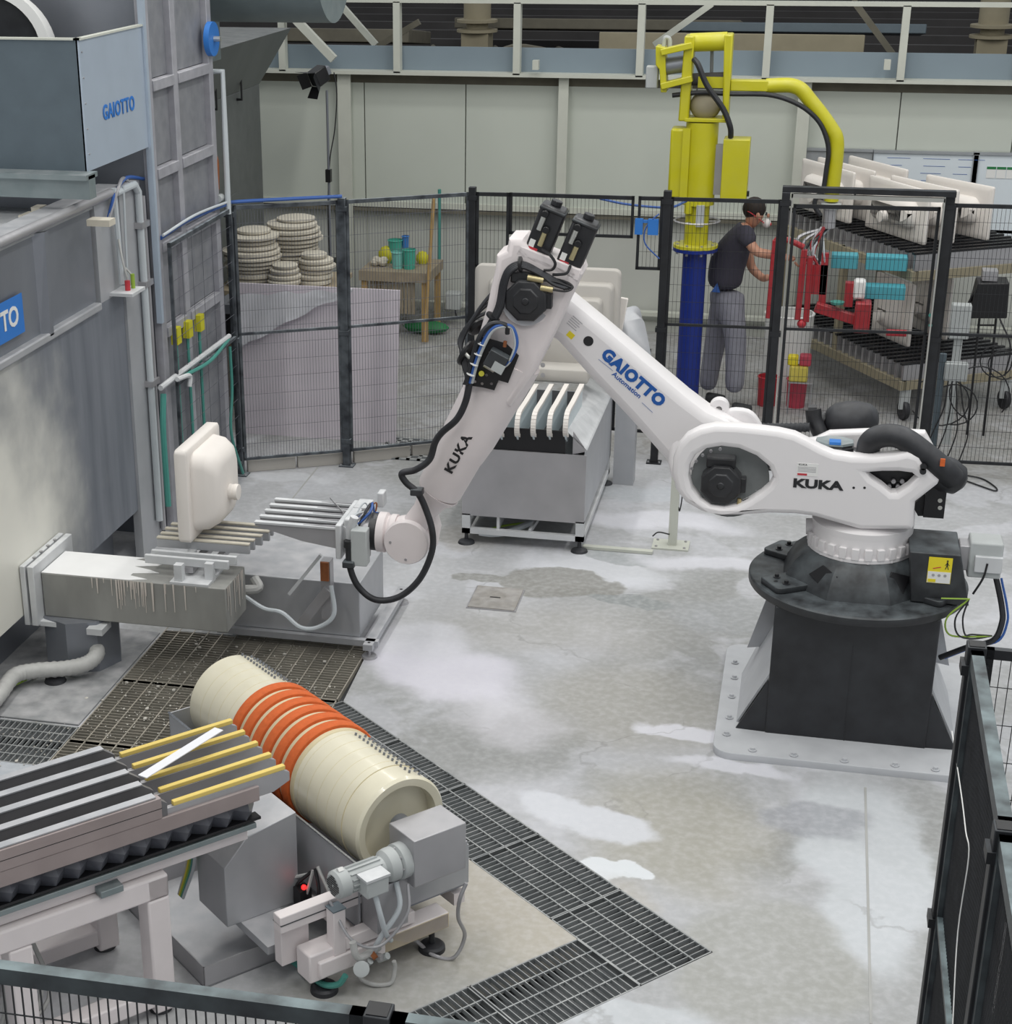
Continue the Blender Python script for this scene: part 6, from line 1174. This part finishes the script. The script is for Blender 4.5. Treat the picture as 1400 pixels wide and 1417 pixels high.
for k in range(4): a = Vector(W(1064, 383, .05))+Vector((.01, 0, -.02+.014*k)); skin('finger', [(tuple(a), .01), (tuple(a+Vector((.04, -.01, .012))), .009), (tuple(a+Vector((.055, -.04, .0))), .008)], [(0, 1), (1, 2)], 'skin', pe, 1)
sh = [(W(1002, 402), (.155, .165)), (W(1003, 380), (.155, .165)), (W(1009, 352), (.15, .18)), (W(1022, 326), (.12, .18)), (W(1033, 315), (.07, .09)), (W(1030, 322, -.2), .085), (W(1041, 341, -.26), .07), (W(1028, 325, .18), .08), (W(1035, 350, .2), .07)]
skin('shirt', sh, [(0, 1), (1, 2), (2, 3), (3, 4), (3, 5), (5, 6), (3, 7), (7, 8)], 'shirt', pe)
tr2 = [(W(1005, 398), (.135, .15)), (W(1003, 412), (.14, .155)), (W(998, 430, .08), .118), (W(989, 475, .12), .1), (W(981, 520, .12), .088), (W(978, 541, .12), .085), (W(1013, 430, -.1), .118), (W(1018, 475, -.13), .1), (W(1017, 520, -.15), .09), (W(1015, 545, -.15), .09)]
skin('trousers', tr2, [(0, 1), (1, 2), (2, 3), (3, 4), (4, 5), (1, 6), (6, 7), (7, 8), (8, 9)], 'trousers', pe)
for x, y, dy in ((975, 548, .12), (1012, 552, -.15)):
    a = Vector(W(x, y, dy)); a.z = .05; skin('shoe', [(tuple(a), (.05, .055)), (tuple(a+Vector((.1, 0, -.005))), (.045, .05)), (tuple(a+Vector((.19, 0, -.012))), (.03, .042))], [(0, 1), (1, 2)], 'shoe', pe)
h = Vector(W(1046, 293)); MB().ball((0, 0, 0), +.1, .088, .1, n=20, T=Matrix.Translation(h+Vector((-.018, 0, .028))) @ Matrix.Rotation(.5, 4, 'Y')).build('hair', 'hair', pe, ang=80)
fc = h+Vector((.075, 0, -.045)); MB().ball(tuple(fc+Vector((.03, 0, .015))), .014, .012, .02, n=10).build('nose', 'skin', pe); MB().ball(tuple(fc+Vector((.02, -.0, -.05))), .038, .045, .04, n=14).build('face_mask', 'mask_white', pe); MB().ball(tuple(fc+Vector((.05, -.01, -.055))), .014, .014, .016, n=8).build('mask_valve', 'red_plastic', pe)
MB().ball(tuple(h+Vector((.02, -.088, -.02))), .018, .01, .03, n=10).build('ear', 'skin', pe)
for sy in (-.035, .035): MB().ball(tuple(fc+Vector((.012, sy, .03))), .01, .012, .008, n=8).build('eye', 'print_black', pe)
MB().tube(crs([tuple(h+Vector((-.1, -.03, .02))), tuple(h+Vector((-.03, -.1, .0))), tuple(fc+Vector((.0, -.05, -.04)))]), .004, 6).build('mask_strap', 'red_plastic', pe)
q = Vector(W(990, 400, -.1)); MB().prism([W(984, 404, -.17), W(992, 392, -.17), W(996, 405, -.17)], (0, .03, 0)).build('shirt_hem', 'wire_blue', pe)
# ================================================================ BACKGROUND THINGS
def cyl_thing(name, lab, cat, px, py, r, h, m, z=0, Y=None, r2=None, grp=None, wall=True):
    c = AZ(px, py, z) if Y is None else Vector((AY(px, py, Y).x, Y, z)); t = thing(name, lab, cat, c, group=grp)
    MB().lathe([(r*.9 if r2 is None else r2, 0), (r, h), (r*.93, h), (r*.85 if r2 is None else r2*.95, .02)], c, n=24).build('shell', m, t); MB().lathe([(r, h-.01), (r+.008, h-.005), (r, h+.003)], c, n=24, cap=False).build('rim', m, t); return t
cyl_thing('bin', 'big white drum bin behind the left gate post', 'bin', 1085, 530, .22, .75, 'label_white', Y=15.6)
t = cyl_thing('bucket', 'dark pink bucket on the floor inside the gate', 'bucket', 1100, 562, .09, .26, 'pink_bucket')
cyl_thing('bucket', 'red bucket half hidden behind the left gate post', 'bucket', 1060, 560, .09, .27, 'red_plastic')
q = AY(1108, 515, 14.9); t = thing('sponge_stand', 'small stand with yellow sponges beside the gate post', 'stand', (q.x, 14.9, 0))
for x in (-.09, .1): MB().cyl((q.x+x, 14.9, 0), (q.x+x, 14.9, q.z-.08), .008, 8).build('leg', 'steel', t)
MB().box(q.x-.1, q.x+.11, 14.84, 14.98, q.z-.09, q.z-.08).build('shelf', 'steel', t); MB().box(q.x-.1, q.x+.06, 14.85, 14.96, q.z-.08, q.z+.06).build('sponge', 'sponge', t, bevel=.015); MB().box(q.x-.02, q.x+.08, 14.87, 14.97, q.z+.06, q.z+.16).build('sponge', 'pink_bucket', t, bevel=.015); MB().box(q.x-.12, q.x-.03, 14.87, 14.96, q.z+.06, q.z+.15).build('sponge', 'label_yellow', t, bevel=.015)
# workbench with tubs
TY = 17.0; a = AY(498, 372, TY-.3); b = AY(592, 366, TY-.3); zt_ = .72
t = thing('workbench', 'rough wooden workbench with slatted underside against the back wall', 'bench', ((a.x+b.x)/2, TY, 0)); bx0, bx1 = a.x, b.x+.02
MB().box(bx0, bx1, TY-.35, TY+.35, zt_-.1, zt_).build('top', 'wood_grey', t)
for x in (bx0+.02, bx1-.08):
    for y in (TY-.33, TY+.28): MB().box(x, x+.06, y, y+.05, 0, zt_-.1).build('leg', 'wood', t)
for i in range(12): x = bx0+.1+i*(bx1-bx0-.25)/12; MB().box(x, x+.03, TY-.3, TY-.28, .28, zt_-.1).build('batten', 'wood_grey', t)
grp = 'green tubs on the workbench'
for (px, r, h, m, lab, y) in ((547, .075, .24, 'teal', 'dark green tub at back left of the workbench group', .1), (550, .065, .17, 'teal_clear', 'clear green tub at front left on the workbench', -.15), (566, .068, .2, 'teal', 'solid green tub at front right on the workbench', -.15)):
    cyl_thing('tub', lab, 'tub', px, 350, r, h, m, z=zt_, Y=TY+y, r2=r*.85, grp=grp)
cyl_thing('bottle', 'blue spray bottle standing behind the green tubs', 'bottle', 561, 340, .035, .28, 'bottle_blue', z=zt_, Y=TY+.12)
for px, s_, lab in ((532, .09, 'crumpled yellow bag left of the green tubs'), (582, .07, 'yellow cloth right of the green tubs')):
    x = AY(px, 340, TY).x; o = MB().ball((x, TY+.08, zt_+s_*.9), s_, s_*.8, s_*1.1, n=10).build('yellow_bag', 'spray_yellow', None); tag(o, lab, 'bag')
x = AY(522, 345, TY).x; mb = MB()
for k in range(6): mb.ball((x+.04*(k % 3), TY-.1+.05*(k//3), zt_+.04+.015*(k % 2)), .05, .045, .04, n=8)
tag(mb.build('rag_heap', 'plaster', None), 'heap of beige rags and plaster lumps on the workbench', 'rags')
o = MB().tube([AY(600, 275, 16.62), AY(587, 472, 16.6)], .018, 8).build('wooden_pole', 'wood', None); tag(o, 'yellowish wooden pole leaning on the back wall right of the workbench', 'pole')
o = MB().tube([AY(608, 262, 17.4), AY(607, 440, 17.45)], .018, 8).build('steel_pole', 'hose_teal', None); tag(o, 'thin dark pole against the back wall right of the wooden pole', 'pole')
q = AY(632, 412, 17.5); t = thing('socket_box', 'small grey electrical box on the back wall left of the fence post', 'box', q); MB().box(q.x-.1, q.x+.06, 17.35, 17.5, q.z-.1, q.z+.08).build('case', 'plastic_grey', t, bevel=.01); MB().tube([(q.x, 17.4, q.z-.1), (q.x+.02, 17.4, q.z-.2)], .008, 6).build('cable', 'print_black', t)
q = AZ(590, 458); o = MB().ball((q.x+.02, q.y-.1, .07), .25, .1, .07, n=12).build('green_bag', 'green_dark', None); tag(o, 'flat green sack on the floor beneath the workbench', 'sack')
# pale sheets behind the left fence
for i, (x0, x1, y0, y1, Y, lab) in enumerate(((332, 553, 405, 610, 13.55, 'large pale pinkish sheet leaning behind the left fence panels'),)):
    a = AY(x0, 412, Y); b = AY(x1, 402, Y); o = MB().prism([(a.x, Y-.2, .0), (b.x, Y-.2, .0), (b.x, Y, b.z), (a.x, Y, b.z)], (0, .02, 0)).build('wrapped_sheet', 'cardboard', None); tag(o, lab, 'sheet')
mb = MB(); ro = random.Random(8); vs = []; fs = []; a = AY(334, 410, 13.5); b = AY(490, 403, 13.5); nn = 12
for i in range(nn+1):
    for j in range(5):
        t_ = i/nn; top = a.lerp(b, t_); dz = (.42*(1-t_)**1.2+.03)*j/4; vs.append((top.x, 13.5-.03-.2*dz/1.3-.012*ro.random()-.02*sin(i*2.1+j), top.z+.02-dz+.015*sin(i*1.7)))
for i in range(nn):
    for j in range(4): k = i*5+j; fs.append((k, k+1, k+6, k+5))
mb.add(vs, fs); o = mb.build('plastic_film', 'film', None); tag(o, 'crumpled plastic film draped over the top left of the pale sheet', 'film')
a = AZ(350, 668); kb = thing('kerb', 'low pale concrete kerb under the left fence panels', 'kerb', (-3.5, 12.8, 0))
for p_, r_ in ((A, B), (B, Cc)):
    P_ = Vector((*p_, 0)); R_ = Vector((*r_, 0)); n_ = 2
    for i in range(n_):
        u = P_.lerp(R_, (i+.06 if i == 0 else i)/n_); v = P_.lerp(R_, (i+.96)/n_); MB().beam(u+Vector((0, .08, .05)), v+Vector((0, .08, .05)), .06, .1).build('kerb_stone', 'ceramic_grey', kb, bevel=.004)
q = AZ(590, 628); t = thing('floor_grating', 'small square-mesh grate beyond the fence left of the tank', 'grating', q); mb = MB()
for i in range(9): mb.box(q.x-.4+i*.09, q.x-.37+i*.09, q.y-.2, q.y+.35, .001, .012)
for i in range(7): mb.box(q.x-.4, q.x+.36, q.y-.2+i*.09, q.y-.17+i*.09, .001, .012)
mb.build('mesh', 'grating', t, smooth=False)['kind'] = 'stuff'; MB().box(q.x-.4, q.x+.36, q.y-.2, q.y+.35, .0, .002).build('frame', 'pit', t)
# plaster stacks on a table
sy = 14.75; zt_ = AY(380, 400, sy-.3).z
t = thing('side_table', 'grey table under the plaster stacks behind the left fence', 'table', (-4.6, sy, 0)); tx0 = max(-5.22, AY(318, 400, sy).x); tx1 = AY(468, 370, sy).x
MB().box(tx0, tx1, sy-.45, sy+.5, zt_-.04, zt_).build('top', 'wood_grey', t)
for x in (tx0+.05, (tx0+tx1)/2, tx1-.05):
    for y in (sy-.4, sy+.4): MB().box(x-.025, x+.025, y-.025, y+.025, 0, zt_-.04).build('leg', 'duct_beige', t)
MB().box(tx0+.05, tx1-.05, sy-.38, sy-.36, 0, zt_-.04).build('front_panel', 'ceramic_grey', t)
k = 0; rk_ = random.Random(12)
stacks = [(351, .25, 12, sy-.12, 'tall left stack'), (408, .25, 13, sy+.28, 'tall right stack'), (394, .15, 5, sy-.28, 'low front stack'), (436, .17, 6, sy+.0, 'small right-hand stack')]
ORD = ['top', 'second from top', 'third from top', 'fourth from top', 'fifth from top', 'sixth from top', 'seventh from top', 'eighth from top', 'ninth from top', 'tenth from top', 'eleventh from top', 'twelfth from top', 'thirteenth from top']
for (px, r, n, y, nm) in stacks:
    x = AY(px, 370, y).x; z = zt_
    for i in range(n):
        h = rk_.uniform(.035, .055); rr_ = r*rk_.uniform(.86, 1.08)*(.72 if i == n-1 else 1)
        o = MB().lathe([(rr_*.9, 0), (rr_, h*.25), (rr_*1.0, h*.7), (rr_*.85, h*.95), (.02, h)], (x+rk_.uniform(-.02, .02), y+rk_.uniform(-.02, .02), z), n=20).build('plaster_mould', 'plaster', None, ang=50)
        tag(o, f'whitish round plaster mould, {ORD[n-1-i]} of the {nm} behind the left fence', 'mould', nm+' of plaster moulds'); z += h
# left workshop clutter
t = thing('tool_crate', 'dark crate with metal tubes low at left behind the fence corner', 'crate', AY(340, 405, 13.95)); q = AY(335, 412, 13.95); MB().box(q.x-.2, q.x+.35, 13.75, 14.15, q.z-.1, q.z-.02).build('tray', 'steel_dark', t)
for k in range(4): MB().cyl((q.x-.06+k*.05, 13.85, q.z-.02), (q.x-.06+k*.05, 13.85, q.z+.12), .02, 10).build('tube', 'steel', t)
MB().box(q.x+.05, q.x+.25, 13.77, 13.95, q.z-.2, q.z-.1).build('red_box', 'red_plastic', t); MB().box(q.x-.15, q.x-.0, 13.77, 14.05, q.z-.3, q.z-.1).build('motor', 'black_plain', t); MB().box(q.x-.2, q.x+.35, 14.1, 14.15, 0, q.z-.1).build('support', 'duct_beige', t)
# spotlight on stand at left
SX, SY = AY(455, 250, 15.9).x, 15.9
t = thing('spotlight_stand', 'black studio spotlight with barn doors on a thin tall stand, upper left', 'spotlight', (SX, SY, 0))
zt_ = AY(455, 125, SY).z; MB().cyl((SX, SY, 0), (SX, SY, zt_), .012, 10).build('pole', 'steel_dark', t)
for an in (0, 1.5, 3.1): MB().beam((SX, SY, .4), (SX+.3*cos(an), SY+.3*sin(an), .0), .015, .015).build('leg', 'steel_dark', t)
h = AY(441, 105, SY); T = Matrix.Translation(h) @ Matrix.Rotation(radians(-35), 4, 'Z') @ Matrix.Rotation(radians(25), 4, 'X') @ Matrix.Scale(.62, 4)
MB().box(-.1, .1, -.12, .12, -.12, .12, T).build('lamp_head', 'black_plain', t, bevel=.01); MB().box(-.06, .06, .12, .2, -.06, .06, T).build('rear_cap', 'steel_dark', t)
for a_, p_ in (((-.1, -.12, .12), (-.1, -.3, .22)), ((-.1, -.12, -.12), (-.1, -.26, -.24))):
    MB().prism([T @ Vector(a_), T @ Vector((.1, a_[1], a_[2])), T @ Vector((.12, p_[1], p_[2])), T @ Vector((-.12, p_[1], p_[2]))], T.to_3x3() @ Vector((0, 0, .004))).build('barn_door', 'black_plain', t)
for sx in (-1, 1): MB().prism([T @ Vector((sx*.1, -.12, .12)), T @ Vector((sx*.1, -.12, -.12)), T @ Vector((sx*.2, -.24, -.12)), T @ Vector((sx*.2, -.24, .12))], T.to_3x3() @ Vector((.004, 0, 0))).build('barn_door', 'black_plain', t)
MB().tube(crs([AY(462, 100, SY), AY(466, 130, SY), AY(463, 180, SY), AY(456, 225, SY), AY(454, 300, SY), AY(457, 400, SY)]), .006, 6).build('cable', 'print_black', t); MB().box(*(lambda q: (q.x-.02, q.x+.03, SY-.03, SY+.03, q.z-.06, q.z+.06))(AY(454, 243, SY))).build('clamp', 'black_plain', t); MB().box(*(lambda q: (q.x-.02, q.x+.03, SY-.03, SY+.03, q.z-.03, q.z+.03))(AY(460, 361, SY))).build('clamp', 'black_plain', t)
# spotlight at right
q = AY(1368, 418, 14.6); t = thing('floodlight', 'black floodlight on stand with coiled cables, right edge behind the fence', 'spotlight', (q.x, 14.6, 0))
MB().prism([AY(1353, 392, 14.5), AY(1397, 392, 14.5), AY(1393, 441, 14.5), AY(1340, 441, 14.5)], (0, .25, 0)).build('lamp_head', 'black_plain', t, bevel=.01); MB().box(*(lambda a: (a.x-.06, a.x+.06, 14.55, 14.7, a.z, a.z+.08))(AY(1370, 391, 14.5))).build('cap', 'steel', t)
MB().tube([AY(1338, 425, 14.6), AY(1345, 410, 14.6), AY(1352, 400, 14.6)], .012, 8).build('yoke', 'black_plain', t)
for px in (1353, 1376): MB().tube([AY(px+2, 441, 14.6), AY(px-2, 480, 14.6), (AY(px, 480, 14.6).x, 14.6, 0)], .01, 8).build('stand_leg', 'black_plain', t)
for py in (450, 465): MB().tube([AY(1352, py, 14.6), AY(1377, py, 14.6)], .008, 8).build('stand_rung', 'black_plain', t)
for k, (cx_, cy_, r_) in enumerate(((1378, 500, 22), (1388, 505, 20), (1355, 545, 38), (1320, 560, 28), (1300, 555, 34))):
    MB().tube([AY(cx_+r_*cos(a)*(1+.05*k), cy_+r_*sin(a), 14.3-.05*k) for a in [i*pi/10+k for i in range(17)]], .006, 6).build('cable', 'print_black', t)
MB().tube(crs([AY(1383, 441, 14.4), AY(1398, 480, 14.3), AY(1390, 520, 14.3)]), .007, 6).build('cable', 'print_black', t)
o = MB().tube(crs([AZ(1334, 657, .01), AZ(1360, 663, .01), AZ(1378, 675, .01), AZ(1376, 679, .01), AZ(1355, 672, .01), AZ(1330, 663, .01)]), .006, 6).build('floor_cable', 'print_black', None); tag(o, 'loop of thin black cable on the floor right of the robot hose', 'cable')
# junction box on post
q = AY(1322, 513, 13.9); p0_ = AZ(1290, 620); t = thing('junction_post', 'grey conduit post with pale junction box right of the gate', 'post', (q.x, 13.9, 0)); px_ = AY(1304, 500, 13.9).x
MB().cyl((px_, 13.9, 0), (px_, 13.9, .88), .028, 12).build('post', 'galva_dark', t); MB().box(q.x-.09, q.x+.09, 13.84, 13.92, q.z-.075, q.z+.075).build('junction_box', 'plastic_grey', t, bevel=.012)
for k in range(4): MB().tube(crs([(q.x-.05+.03*k, 13.87, q.z-.07), (q.x-.06+.05*k, 13.86, q.z-.3), (q.x-.12+.09*k, 13.85, q.z-.5), (q.x-.2+.1*k, 13.8, .01)]), .006, 6).build('cable', 'print_black', t)
a = AY(1316, 428, 14.3); b = AY(1332, 468, 14.3); o = MB().box(a.x, b.x+.04, 14.25, 14.35, b.z, a.z+.05).build('control_cabinet', 'plastic_grey', None, bevel=.01); tag(o, 'narrow pale cabinet right of the gate beneath the rack', 'cabinet'); 
MB().box(a.x+.05, b.x, 14.28, 14.32, 0, b.z).build('support', 'plastic_grey', o)
